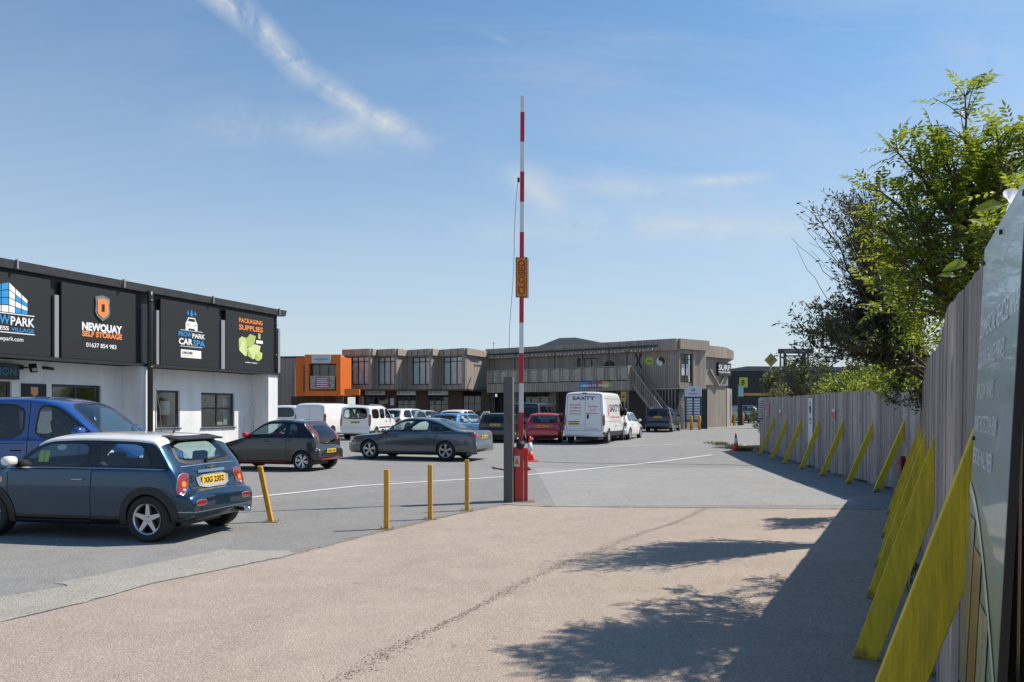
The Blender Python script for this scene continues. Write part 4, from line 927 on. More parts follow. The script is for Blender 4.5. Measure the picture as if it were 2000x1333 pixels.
mx_ = t.nodes.new('ShaderNodeMix'); mx_.data_type = 'RGBA'; t.links.new(M_('MULTIPLY', M_('SUBTRACT', n.outputs[0], .5, tree=t), 1.6, clamp=True, tree=t), mx_.inputs['Factor']); t.links.new(cr.outputs[0], mx_.inputs['A']); mx_.inputs['B'].default_value = (.50, .60, .62, 1)
t.links.new(mx_.outputs['Result'], b.inputs['Base Color'])
bp = t.nodes.new('ShaderNodeBump'); bp.inputs['Strength'].default_value = .08; bp.inputs['Distance'].default_value = .01; n2 = t.nodes.new('ShaderNodeTexNoise'); n2.inputs['Scale'].default_value = 2.2; t.links.new(tcn.outputs['Object'], n2.inputs['Vector']); t.links.new(n2.outputs[0], bp.inputs['Height']); t.links.new(bp.outputs[0], b.inputs['Coat Normal'])
ul = Vector((.56/1.26, 1.12/1.26, 0)); ul = Vector((FL[1][0]-FL[0][0], FL[1][1]-FL[0][1], 0)).normalized(); ba = math.atan2(ul.y, ul.x)
# local frame: x runs away from the camera along the fence, -y... the road lies on local +y
bo = Vector((FL[1][0], FL[1][1], 0))+Vector((-ul.y, ul.x, 0))*.05
rt = thing('sign_board', bo, ba+math.pi, 'large glossy printed board with curved green artwork screwed to the near end of the fence', 'sign')
# facing the road: local -y looks at the road, local x runs towards the camera
LN = .050
def lean(v): return Vector((v.x, v.y+LN*(v.z-1.7), v.z))
m = MB(); m.box(.0, .86, -.004, 0, .12, 2.175); xf(m, lean); m.build('board_panel', BG, rt)
m = MB(); m.box(.862, .875, -.012, .004, .12, 2.175); xf(m, lean); m.build('board_edge', K['black'], rt)
for x_, z_ in ((.03, 2.13), (.03, 1.62), (.42, 2.14), (.8, 2.14), (.03, .9)):
    m = MB(); m.lathe([(.007, -.006), (.006, .0)], 10, 0, 'y', (x_, -.004, z_)); xf(m, lean); m.build('screw_cap', K['black'], rt, True)
wl = pm('board_letters', (.80, .84, .85), .3)
for i, (s, wd, hh) in enumerate((('COMMERCIAL VEHICLE WRAPS', .80, .052), ('COLOUR CHANGE WRAPS', .56, .045), ('WINDOW WRAPS', .40, .045), ('PAINT PROTECTION FILM', .50, .045), ('BESPOKE WALLPAPER', .46, .045))):
    mb = text_mb(s, hh, wd, .008, align='L', depth=.0015); z0 = (1.93, 1.845, 1.755, 1.665, 1.575)[i]
    # text runs left to right for someone facing the board from the road
    xf(mb, lambda v: lean(Vector((.06+v.x, -.006+v.y, z0+v.z)))); mb.build('board_lettering', wl, rt)
wc2 = pm('board_swoosh', (.66, .72, .70), .2)
m = MB(); pts = [(.0+.86*k/14, 1.52-.42*(k/14)**1.6-.03) for k in range(15)]
for q, (a, b) in enumerate(zip(pts, pts[1:])): m.add([(a[0], -.0065, a[1]), (b[0], -.0065, b[1]), (b[0], -.0065, b[1]-.03), (a[0], -.0065, a[1]-.03)], [(0, 1, 2, 3)])
xf(m, lean); m.build('board_swoosh', wc2, rt)
pan = [pm('picture_%d' % i, c, .25, noise=(c2, 9, 2.5)) for i, (c, c2) in enumerate((((.05, .12, .20), (.35, .28, .12)), ((.30, .08, .04), (.08, .12, .05)), ((.10, .16, .03), (.4, .4, .36)), ((.06, .10, .16), (.25, .35, .42))))]
for i in range(4):
    m = MB(); x0, x1 = .01+.21*i, .20+.21*i; zt = 1.42-.42*((x0/.86)**1.6+(x1/.86)**1.6)/2
    m.add([(x0, -.0065, .2), (x1, -.0065, .2), (x1, -.0065, zt), (x0, -.0065, zt)], [(0, 1, 2, 3)]); xf(m, lean); m.build('printed_picture', pan[i], rt)
# notices on the far fence
WB = pm('white_board', (.72, .74, .76), .4, noise=((.6, .62, .65), 3, 1)); RB = pm('red_sign_paint', (.58, .02, .05), .4); SG = pm('grey_print', (.2, .22, .25), .5)
def fence_sign(name, px, y0, y1, wd, label, mats, seg, cat='sign', out=.04):
    y = 20
    for _ in range(30):
        x, d = fx(y); y = y+((x*F/y+1000)-px)*.02 if False else y
    # solve the fence line for this pixel column
    best = min(((abs(fx(k/50)[0]/(k/50)*F+1000-px), k/50) for k in range(int(15.3*50), int(31.7*50))))[1]
    x, d = fx(best); u = Vector((d[0], d[1], 0)).normalized(); a = math.atan2(u.y, u.x)+math.pi
    rt = thing(name, Vector((x, best, 0))+Vector((-u.y, u.x, 0))*out, a, label, cat)
    z0, z1 = CAMH-(y1-HY)*best/F, CAMH-(y0-HY)*best/F
    MB().box(-wd/2, wd/2, -.012, 0, z0, z1).build('panel', mats, rt, bevel=.003)
    for f0, f1, g0, g1, mt in seg:
        MB().box(-wd/2+wd*f0, -wd/2+wd*f1, -.016, -.0125, z0+(z1-z0)*g0, z0+(z1-z0)*g1).build('print', mt, rt)
    return rt
fence_sign('fence_banner', 1586, 778, 875, .50, 'tall narrow white banner with blue print hanging on the far fence', WB, [(.3, .7, .70, .84, P['dkb']), (.38, .62, .88, .93, pm('blue_print', (.03, .25, .5), .5)), (.25, .75, .55, .60, SG), (.25, .75, .48, .52, pm('teal_print', (.1, .4, .4), .5)), (.28, .55, .04, .14, SG)], 'banner')
fence_sign('warning_sign', 1631, 799, 821, .30, 'small red and white warning sign on the fence, between two braces right of the banner', WB, [(.05, .95, .05, .72, RB), (.4, .6, .15, .6, WB)])
fence_sign('warning_sign', 1526, 800, 816, .32, 'small red and white notice on the fence, left of the tall banner', WB, [(.05, .95, .05, .6, RB)])
fence_sign('notice_board', 1502, 787, 812, .5, 'red lettered notice at the far end of the fence', pm('pink_board', (.5, .3, .28), .6), [(.1, .9, .7, .9, RB), (.1, .9, .4, .55, RB), (.1, .9, .1, .25, RB)])
rt = thing('notice_board', (10.10, 31.30, gz(31.3)), R(-8), 'pale green and white notice panel facing the road on the end post of the fence', 'sign')
MB().box(-.05, .24, -.03, 0, 1.25, 2.15).build('panel', WB, rt, bevel=.004)
gm = pm('green_print', (.15, .35, .25), .5)
for i in range(8): MB().box(-.02, .21-.03*(i % 3), -.034, -.031, 1.42+.085*i, 1.45+.085*i).build('print', gm if i % 2 else SG, rt)
MB().box(-.04, .23, -.034, -.031, 1.29, 1.35).build('print', pm('navy_print', (.04, .06, .2), .5), rt)
# red steel post standing at the bend of the fence
g = G(1768, 946); m = MB(); m.box(-.045, .045, -.045, .045, 0, .80); m.box(-.06, .075, -.06, .06, .62, .74)
rp = m.build('red_post', pm('dark_red_steel', (.20, .01, .012), .5), None, loc=(7.78, 15.3, 0), bevel=.006); tag(rp, 'short dark red steel post standing against the fence at its bend', 'post')

# ------------------------------------------------------------------ bollards, post, barrier, cones
def bollard(px, py, h, label, tiltx=0., base=True, wd=.115, group='yellow bollards along the buff road', round_=False, name='bollard'):
    g = G(px, py); rt = thing(name, g, 0, label, 'bollard', group); a = wd/2; m = MB()
    if round_: m.lathe([(a, 0), (a, h-.03), (a*.8, h), (.001, h+.005)], 16)
    else:
        m.box(-a*.62, a*.62, -a*.62, a*.62, 0, h)
    xf(m, lambda v: Vector((v.x+tiltx*v.z, v.y, v.z))); m.build('bollard_post', K['yellow'], rt, round_, bevel=0 if round_ else .012)
    if base:
        m = MB(); m.box(-a*1.9, a*1.9, -a*1.7, a*1.7, .0, .012)
        m.build('base_plate', pm('worn_base', (.35, .22, .08), .7, noise=((.10, .08, .06), 12, 2)), rt)
        for i in (-1, 1):
            for j in (-1, 1): MB().lathe([(.013, .012), (.013, .03), (.001, .032)], 6, 0, 'z', (i*a*1.5, j*a*1.35, 0)).build('bolt', K['steel'], rt)
    return rt
bollard(530, 1020, .86, 'yellow bollard knocked over to the left, behind the white-roofed hatchback', -.205)
bollard(755, 1034, .86, 'upright yellow bollard standing nearest the camera, midway to the barrier')
bollard(840, 1015, .86, 'upright yellow bollard in the middle of the three upright ones')
bollard(912, 998, .87, 'upright yellow bollard nearest the grey timber post')
for px, py, t_ in ((1350, 839.7, 'yellow bollard in front of the left edge of the tenant board'), (1366, 839.7, 'yellow bollard in front of the right edge of the tenant board'), (1401, 833, 'yellow bollard left of the pair under the SURF sign wall'), (1414, 832, 'yellow bollard right of the pair under the SURF sign wall'), (1434, 831.5, 'yellow bollard left of the dark sign post by the yard entrance'), (1451, 831, 'yellow bollard right of the dark sign post by the yard entrance')):
    bollard(px, py, 1.0, t_, 0, False, .21, 'yellow bollards in front of the timber building', True)
# grey timber post
g = G(994, 981); m = MB(); m.box(-.085, .085, -.10, .10, 0, 2.335)
tp = m.build('timber_post', pm('grey_steel_post', (.085, .085, .085), .75, noise=((.13, .13, .125), 4, 1.5, (3, 3, .4)), bump=(12, .2, .004, (6, 6, .5))), None, loc=g, rz=R(-9), bevel=.008); tag(tp, 'tall square grey post standing beside the red barrier', 'post')
m = MB(); m.beam((-.02, 0, .0), (-.19, 0, .03), .03, .03); m.prism([(-.19, 0, .05), (-.27, 0, .045), (-.20, 0, .0)], (0, .02, 0)); m.build('latch', K['red'], tp, loc=(-.08, 0, .60))
# barrier
bx = G(1018, 979); rt = thing('boom_barrier', bx, R(-4), 'red boom barrier with its red and white striped arm raised upright', 'barrier')
m = MB(); m.box(-.125, .045, -.13, .13, 0, .93); m.box(-.135, .06, -.14, .14, .78, 1.02); m.build('housing', K['red'], rt, bevel=.012)
m = MB(); m.box(.055, .125, -.06, .06, 0, .92); m.box(.05, .135, -.075, .075, .86, 1.0); m.box(.05, .16, -.05, .05, .58, .64); m.tube([(.14, 0, .6), (.19, 0, .6)], .02, 8); m.build('support', K['red'], rt, bevel=.008)
m = MB(); m.box(-.20, .26, -.2, .2, 0, .012); m.build('base_plate', pm('base_steel', (.25, .1, .08), .7), rt)
m = MB(); m.lathe([(.075, -.17), (.075, .17)], 18, 0, 'y', (-.01, 0, 1.06)); m.build('pivot', K['trim'], rt, True)
m = MB(); m.add([(-.125, -.146, .66), (-.02, -.146, .66), (-.02, -.146, .86), (-.125, -.146, .86)], [(0, 1, 2, 3)]); m.build('warning_label', WB, rt)
m = MB(); m.add([(-.118, -.149, .70), (-.027, -.149, .70), (-.072, -.149, .84)], [(0, 1, 2)]); o = m.build('warning_triangle', pm('warning_amber', (.75, .32, .02), .5), rt)
m = MB(); m.add([(-.079, -.151, .725), (-.066, -.151, .725), (-.069, -.151, .79), (-.079, -.151, .765)], [(0, 1, 2, 3)]); m.build('warning_bolt', K['ink'], rt)
RW = pm('arm_red', (.50, .012, .03), .4); WW = pm('arm_white', (.74, .75, .77), .4)
zy = lambda py: CAMH-(py-HY)*bx.y/F
arm = MB(); ed = [862, 772, 690, 632, 581, 515, 453, 395, 336, 278, 220, 188]; sw = lambda z: (.0, 0) if False else ((z-1.0)*.0045-.005)
mi = 0
cols = [(862, 764, 0), (764, 690+15, 1), (705, 690, 0), (690, 632, 0), (632, 453, 0)]
stripes = [(866, 822, 0), (822, 690+0, 0)]
# measured edges of the stripes up the arm (red first)
E = [(870, 806, 0), (806, 749, 1), (749, 690, 0), (690, 631, 1), (631, 454, 0), (454, 395, 1), (395, 336, 0), (336, 278, 1), (278, 220, 0), (220, 188, 1)]
for a, b, c in E:
    z0, z1 = zy(a), zy(b); rr_ = lambda z: .044-.0008*z
    x0, x1 = sw(z0), sw(z1); p = [Vector((x0, 0, z0)), Vector((x1, 0, z1))]
    o = MB(); o.add([(x0-rr_(z0), -.02, z0), (x0+rr_(z0), -.02, z0), (x0+rr_(z0), .02, z0), (x0-rr_(z0), .02, z0), (x1-rr_(z1), -.02, z1), (x1+rr_(z1), -.02, z1), (x1+rr_(z1), .02, z1), (x1-rr_(z1), .02, z1)], [(0, 3, 2, 1), (4, 5, 6, 7), (0, 1, 5, 4), (1, 2, 6, 5), (2, 3, 7, 6), (3, 0, 4, 7)])
    k = len(arm.v); arm.v += o.v; arm.f += [tuple(i+k for i in f) for f in o.f]; arm.m += [c]*6
arm.build('boom_arm', [RW, WW], rt)
cb = MB(); zt = zy(352); pts = [Vector((-.055, -.02, zt))]
for i in range(1, 15): f = i/14; pts.append(Vector((-.055-.17*f**.8-.012*math.sin(f*9), -.02, zt+(zy(690)-zt)*f)))
cb.tube(pts, .005, 5); cb.build('cord', pm('cord', (.12, .14, .17), .7), rt)
m = MB(); m.box(-.07, -.03, -.035, .02, zt-.04, zt+.04); m.build('cord_cleat', K['trim'], rt)
# closed sign hung on the arm
z0, z1 = zy(582), zy(504); cs = thing('closed_sign', bx+Vector((.015, -.045, (z0+z1)/2)), R(-4), 'yellow and black bordered CLOSED sign fixed upright on the raised barrier arm', 'sign'); hh = (z1-z0)/2
YB = pm('sign_amber', (.62, .26, .015), .5)
m = MB(); m.box(-.12, .10, -.012, 0, -hh, hh); m.build('panel', YB, cs)
m = MB(); m.box(.012, .125, .045, .055, -hh-.01, hh-.01); m.build('rear_panel', WW, cs)
bk = MB(); n = 14
for i in range(n):
    a = -hh+2*hh*i/n; s_ = 2*hh/n*.55
    for x0, x1 in ((-.12, -.098), (.078, .10)): bk.add([(x0, -.015, a), (x1, -.015, a+.02), (x1, -.015, min(a+s_+.02, hh)), (x0, -.015, min(a+s_, hh))], [(0, 1, 2, 3)])
for i in range(4):
    a = -.095+.05*i
    for zz in (-hh, hh-.022): bk.add([(a, -.015, zz), (a+.027, -.015, zz), (a+.037, -.015, zz+.022), (a+.010, -.015, zz+.022)], [(0, 1, 2, 3)])
bk.build('border', K['ink'], cs)
t_ = text_mb('CLOSED', .125, .66, .035, depth=.002); xf(t_, lambda v: Vector((-.01-v.z, -.0145+v.y, v.x))); t_.build('lettering', pm('sign_red_letters', (.40, .035, .01), .5), cs)
# cones
def cone(px, py, h, label, tl=0.):
    g = G(px, py); rt = thing('traffic_cone', g, .3, label, 'cone', 'traffic cones'); s = h/.75
    CR = pm('cone_orange', (.75, .05, .02), .45); 
    MB().box(-.20*s, .20*s, -.20*s, .20*s, 0, .03*s).build('cone_base', CR, rt, bevel=.01)
    r = lambda z: (.135-.108*(z/.75))*s
    for nm, a, b, mt in (('cone_body', .03, .30, CR), ('reflective_sleeve', .30, .56, WW), ('cone_tip', .56, .75, CR)):
        MB().lathe([(r(a)+(.003 if mt is WW else 0), a*s), (r(b)+(.003 if mt is WW else 0), b*s)], 20).build(nm, mt, rt, True)
    return rt
cone(1035, 901, .84, 'red and white traffic cone half hidden behind the red barrier housing')
cone(1437, 881, .72, 'red and white traffic cone standing alone in the road near the fence end')
# ------------------------------------------------------------------ white building with dark sign panels
GLP = bpy.data.materials.new('window_glass'); GLP.use_nodes = True; t = GLP.node_tree; t.nodes.clear(); o_ = t.nodes.new('ShaderNodeOutputMaterial'); a_ = t.nodes.new('ShaderNodeBsdfTransparent'); a_.inputs[0].default_value = (.86, .9, .9, 1); g_ = t.nodes.new('ShaderNodeBsdfGlossy'); g_.inputs['Roughness'].default_value = .04; ms = t.nodes.new('ShaderNodeMixShader'); ms.inputs[0].default_value = .10
t.links.new(a_.outputs[0], ms.inputs[1]); t.links.new(g_.outputs[0], ms.inputs[2]); t.links.new(ms.outputs[0], o_.inputs[0])
def window(m_f, m_g, x0, x1, z0, z1, y, cols, trans=None, fr=.05, dp=.06):
    """frame bars into m_f, glass into m_g; wall plane at y, faces -y"""
    for a, b, c, d in ((x0, x1, z0, z0+fr), (x0, x1, z1-fr, z1), (x0, x0+fr, z0+fr, z1-fr), (x1-fr, x1, z0+fr, z1-fr)): m_f.box(a, b, y-dp/2, y+dp/2, c, d)
    for i in range(1, cols): 
        c = x0+(x1-x0)*i/cols; m_f.box(c-fr/2, c+fr/2, y-dp/2+.004, y+dp/2-.004, z0+fr, z1-fr)
    if trans: m_f.box(x0+fr, x1-fr, y-dp/2+.008, y+dp/2-.008, trans-fr/2, trans+fr/2)
    m_g.box(x0+fr*.5, x1-fr*.5, y-.004, y+.004, z0+fr*.5, z1-fr*.5)
BGL = bpy.data.materials.new('building_glass'); BGL.use_nodes = True; b = BGL.node_tree.nodes['Principled BSDF']; b.inputs['Base Color'].default_value = (.012, .016, .019, 1); b.inputs['Roughness'].default_value = .05; b.inputs['Coat Weight'].default_value = .5
LB = Frame((-9.13-.3767*16, 30.8-.9263*16), (-9.13, 30.8)); SL = 16.0
REN = pm('white_render', (.80, .81, .82), .85, noise=((.60, .60, .60), 1.4, 2.0, (1.5, 1.5, .35)), bump=(30, .12, .004)); DP = pm('anthracite_panel', (.015, .016, .019), .5, spec=.35, noise=((.021, .022, .025), 2, 1)); DF = pm('anthracite_frame', (.028, .030, .034), .4)
GLV = pm('galvanised', (.30, .30, .32), .5, .3); RC = pm('roof_edge_metal', (.13, .13, .14), .45, .5, noise=((.07, .07, .075), 5, 1.6))
rt = thing('storage_building', LB.o, LB.a, 'white rendered two-tone building with dark upper cladding at the left', 'building')
zt = 5.72; zs_ = LB.at(400, 722, 0).z; REC = .85
x525, x540 = LB.at(493, 800, 0).x, LB.at(540, 800, 0).x
p1 = LB.at(277, 800, 0).x; p2 = LB.at(291, 800, 0).x; e1 = LB.at(525, 800, 0).x; EX = LB.at(545, 700, 0).x
m = MB(); m.box(0, EX-.06, REC, REC+.25, 0, zs_-.02); m.box(p1, p2, .02, REC-.002, 0, zs_-.02); m.box(e1, EX-.06, .02, REC-.002, 0, zs_-.02)
m.box(EX-.31, EX-.065, REC+.251, 9, 0, zs_-.02); m.box(0, EX-.07, 8.8, 9.05, 0, 5.4)
W_ = m.build('wall', REN, rt)
# openings are set as frames proud of a dark reveal cut by boolean-free boxes: reveals sunk into the wall
def opening(px0, px1, py0, py1, cols, label_parts='window', trans=None):
    a, b = LB.at(px0, py0, REC), LB.at(px1, py1, REC); return a.x, b.x, CAMH-0, a
wins = []
for px0, px1, yt, yb, cols in ((306, 351, 761, 836, 1), (393, 458, 766, 835, 2), (101, 198, 750, 900, 2)):
    a, b = LB.at(px0, yt, REC), LB.at(px1, yt, REC); bot = LB.at((px0+px1)/2, yb, REC).z; top = LB.at((px0+px1)/2, yt+2, REC).z
    wins.append((a.x, b.x, bot if yb < 880 else .02, top, cols))
# rebuild the recessed wall with real holes
m = MB(); cuts = sorted(wins+[(LB.at(-70, 745, REC).x, LB.at(23, 745, REC).x, .02, LB.at(10, 745, REC).z, 1)]); x = 0.
for a, b_, z0, z1, _ in cuts:
    m.box(x, a, REC, REC+.25, 0, zs_-.02); m.box(a, b_, REC, REC+.25, z1, zs_-.02)
    if z0 > .1: m.box(a, b_, REC, REC+.25, 0, z0)
    x = b_
m.box(x, EX-.06, REC, REC+.25, 0, zs_-.02); m.box(p1, p2, .02, REC-.003, 0, zs_-.02); m.box(e1, EX-.06, .02, REC-.003, 0, zs_-.02)
m.box(EX-.31, EX-.065, REC+.253, 9, 0, zs_-.02); m.box(0, EX-.07, 9.003, 9.2, 0, 5.3)
old = W_.data; me2 = bpy.data.meshes.new('wall'); me2.from_pydata(m.v, [], m.f); me2.materials.append(REN); W_.data = me2
for a, b_, z0, z1, cols in cuts:
    f, g_ = MB(), MB(); window(f, g_, a+.01, b_-.01, z0+.01, z1-.01, REC+.10, cols, trans=(z0+(z1-z0)*.55 if cols == 2 and z0 > .1 else None), fr=.07)
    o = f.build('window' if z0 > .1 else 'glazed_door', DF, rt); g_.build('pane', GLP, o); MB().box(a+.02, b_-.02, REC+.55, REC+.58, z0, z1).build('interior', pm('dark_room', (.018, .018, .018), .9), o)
    if z0 > .1: MB().box(a-.04, b_+.04, REC-.05, REC+.05, z0-.05, z0-.005).build('sill', DF, o)
# blinds and papers inside the dark windows
RI = pm('room_wall', (.42, .42, .40), .8); wo = [o for o in rt.children if o.name.startswith('window')]
for k, (a, b_, z0, z1, cols) in enumerate([c for c in cuts if c[2] > .1]):
    w_, h_ = b_-a, z1-z0
    if cols == 1: MB().box(a+w_*.30, a+w_*.72, REC+.16, REC+.165, z0+h_*.35, z0+h_*.72).build('paper', RI, wo[k])
    else: MB().box(a+w_*.78, a+w_*.95, REC+.20, REC+.23, z0+.05, z1-.2).build('curtain', RI, wo[k]); MB().box(a+w_*.55, a+w_*.75, REC+.2, REC+.3, z0+.07, z0+.2).build('window_clutter', RI, wo[k])
# upper cladding
m = MB(); m.box(0, EX, .12, 9.2, zs_, zt-.22); m.build('upper_cladding', pm('black_cladding', (.012, .012, .014), .5, bump=(1, .0, .0)), rt)
m = MB(); m.box(0, EX+.02, -.05, .119, zs_-.03, zs_+.05); m.build('lower_trim', pm('black_steel_trim', (.02, .02, .022), .4), rt)
m = MB(); m.prism([(0, -.10, zt-.24), (0, -.16, zt-.02), (0, 9.3, zt+.5), (0, 9.3, zt+.36), (0, .1, zt-.24)], (EX+.28, 0, 0)); m.build('roof', RC, rt)
for px in (34, 243, 417, 546):
    x = LB.at(px, 560, -.16).x; MB().box(x-.02, x+.02, -.185, -.10, zt-.235, zt+.02).build('roof_clip', GLV, rt)
for px0, px1 in ((104, 112), (277, 283), (303, 308), (430, 437), (541, 545)):
    a, b_ = LB.at(px0, 650, .06).x, LB.at(px1, 650, .06).x; MB().box(a, b_, .0, .11, zs_+.06, zt-.75).build('steel_channel', GLV, rt)
# downpipes
def pipe(px, r, z0, z1, label, off):
    x = LB.at(px, 700, off).x; m = MB(); m.tube([(x, off, z0), (x, off, z1-.2), (x, off, z1)], r, 14); o = m.build('downpipe', DF, rt, True)
    for z in (z0+.5, zs_-.1, z1-.35): 
        if z0 < z: MB().lathe([(r+.012, z), (r+.012, z+.08)], 14, 0, 'z', (x, off, 0)).build('pipe_collar', DF, o, True)
pipe(293.5, .085, 0, zt-.2, '', -.14); pipe(538.5, .05, zs_+.2, zt-.3, '', -.03)
# sign panels
CY = pm('sign_blue', (.02, .28, .62), .5); CO = pm('sign_orange', (.80, .25, .06), .5); CG = pm('box_green', (.52, .60, .20), .6); CG2 = pm('box_green_shade', (.40, .48, .13), .6); CG3 = pm('box_green_pale', (.60, .68, .30), .6); SV = pm('shield_silver', (.3, .3, .32), .3, .8)
def panel(px0, px1, label):
    a, b_ = LB.at(px0, 650, -.02).x, LB.at(px1, 650, -.02).x
    z0, z1 = zs_+.055, zt-.36
    r_ = thing('shop_sign', LB.w(a, -.02, z0), LB.a, label, 'sign', 'square sign panels on the white building'); m = MB(); m.box(0, b_-a, 0, .10, 0, z1-z0); m.build('panel', DP, r_, bevel=.01)
    return r_, b_-a, z1-z0, a, z0
def L2(px, py, a, z0): p = LB.at(px, py, -.02); return p.x-a, p.z-z0
def quadm(pts, y=-.008): m = MB(); m.prism([(p[0], 0, p[1]) for p in pts], (0, y, 0)); return m
# 1: business village, cut by the frame
r1, W1, H1, a1, zz1 = panel(-62, 99, 'dark sign panel with a blue and white tower block, leftmost on the white building')
T = lambda r, s, px, py, h, px0, px1, mt, b=.02: (lambda p, q, c: put_text('lettering', s, mt, r[0], (p[0]+q[0])/2, c[1], -.004, h, q[0]-p[0], b))(L2(px0, py, r[1], r[2]), L2(px1, py, r[1], r[2]), L2((px0+px1)/2, py, r[1], r[2]))
R1 = (r1, a1, zz1)
T(R1, 'PROW', 0, 622, .235, -38, 19, CY, .02); T(R1, 'PARK', 0, 629, .225, 20.5, 67, K['white'], .02); T(R1, 'BUSINESS', 0, 639, .10, -38, 17, K['white']); T(R1, 'VILLAGE', 0, 645.5, .10, 21, 66, CY)
T(R1, 'www.prowpark.com', 0, 660, .115, -44, 45, K['white'], .004)
cc = L2(20, 640, a1, zz1)
for py in (613, 650):
    p, q = L2(-38, py-4, a1, zz1), L2(67, py, a1, zz1); zz = L2(20, py, a1, zz1)[1]
    quadm([(p[0], zz-.012), (q[0], zz-.012), (q[0], zz+.012), (p[0], zz+.012)]).build('rule', K['white'], r1)
xc = L2(17, 600, a1, zz1)[0]; zb = L2(17, 611, a1, zz1)[1]; zpk = L2(17, 551, a1, zz1)[1]; wl_, wr_ = .62, .52
for side, wd, n in (('l', wl_, 3), ('r', wr_, 3)):
    for i in range(n):
        for j in range(4):
            def pt(u, v):
                x = xc+(-u if side == 'l' else u)*wd; tz = zpk-(.22 if side == 'l' else .42)*u; return (x, zb+(tz-zb)*v+(.03*u if v == 0 else 0))
            u0, u1, v0, v1 = i/n+.02, (i+1)/n-.02, j/4+.015, (j+1)/4-.015
            mt = CY if (side == 'l' and j >= 1) or (side == 'r' and (i, j) in ((1, 0), (2, 0), (1, 2), (2, 2))) else K['white']
            if side == 'r' and (i, j) == (2, 3): pass
            quadm([pt(u0, v0), pt(u1, v0), pt(u1, v1), pt(u0, v1)]).build('emblem_block', mt, r1)
# 2: self storage
r2, W2, H2, a2, zz2 = panel(120, 265, 'dark sign panel with an orange shield and white words about self storage'); R2 = (r2, a2, zz2)
T(R2, 'NEWQUAY', 0, 641, .215, 160, 238, K['white'], .045); T(R2, 'SELF STORAGE', 0, 655, .15, 160, 238, CO, .045); T(R2, '01637 854 983', 0, 676, .125, 168, 227, K['white'], .012)
c_ = L2(199, 603, a2, zz2); sh = lambda k, yy: quadm([(c_[0]+x*k, c_[1]+z*k) for x, z in ((-.24, .30), (-.12, .34), (0, .37), (.12, .34), (.24, .30), (.22, .12), (.24, -.12), (.18, -.24), (0, -.37), (-.18, -.24), (-.24, -.12), (-.22, .12))], yy)
sh(1.05, -.04).build('shield', SV, r2); sh(.80, -.055).build('shield_face', CO, r2)
quadm([(c_[0]-.05, c_[1]-.10), (c_[0]+.05, c_[1]-.10), (c_[0]+.05, c_[1]+.12), (c_[0]-.05, c_[1]+.12)], -.062).build('keyhole', K['ink'], r2)
# 3: car spa
r3, W3, H3, a3, zz3 = panel(313.5, 428, 'dark sign panel with a white car under three blue drops'); R3 = (r3, a3, zz3)
T(R3, 'PROW', 0, 653, .155, 348.5, 374, CY, .025); T(R3, 'PARK', 0, 657.5, .155, 375.5, 400, K['white'], .025); T(R3, 'CAR', 0, 667.5, .20, 349, 376, K['white'], .03); T(R3, 'SPA', 0, 671.5, .20, 377, 400, CY, .03)
c_ = L2(374, 665, a3, zz3)
for dz in (L2(374, 647, a3, zz3)[1]-c_[1], L2(374, 678, a3, zz3)[1]-c_[1]): quadm([(c_[0]-.50, c_[1]+dz-.008), (c_[0]+.50, c_[1]+dz-.008), (c_[0]+.50, c_[1]+dz+.008), (c_[0]-.50, c_[1]+dz+.008)]).build('rule', K['white'], r3)
s = .30; q = L2(374, 646, a3, zz3)[1]
quadm([(c_[0]+x*s, q+z*s) for x, z in ((-.88, 0), (-.88, .75), (-.72, 1.0), (-.5, 1.45), (.5, 1.45), (.72, 1.0), (.88, .75), (.88, 0))]).build('car_emblem', K['white'], r3)
for pts in (((-.55, 1.02), (-.42, 1.33), (.42, 1.33), (.55, 1.02)), ((-.7, .62), (-.35, .5), (-.35, .56), (-.7, .70)), ((.7, .62), (.35, .5), (.35, .56), (.7, .70)), ((-.5, 0), (-.45, .2), (.45, .2), (.5, 0))):
    quadm([(c_[0]+x*s, q+z*s) for x, z in pts], -.012).build('car_emblem', DP, r3)
for dx, sc_ in ((-.16, .7), (0, 1), (.16, .7)):
    quadm([(c_[0]+dx+x*.09*sc_, q+.60+z*.13*sc_) for x, z in ((0, 1), (-.35, .2), (-.6, -.35), (-.4, -.8), (0, -.95), (.4, -.8), (.6, -.35), (.35, .2))]).build('drop_emblem', CY, r3)
p, q_ = L2(353, 690, a3, zz3), L2(392.5, 690, a3, zz3)
quadm([(p[0], p[1]-.14), (q_[0], p[1]-.14), (q_[0], p[1]+.13), (p[0], p[1]+.13)], -.01).build('sponsor_plate', K['white'], r3)
put_text('lettering', 'KARCHER', K['ink'], r3, p[0]+.29, p[1]+.03, -.012, .085, .46, .02)
quadm([(p[0]+.06, p[1]-.09), (p[0]+.58, p[1]-.09), (p[0]+.58, p[1]-.055), (p[0]+.06, p[1]-.055)], -.012).build('underline', pm('yellow_print', (.75, .6, .05), .5), r3)
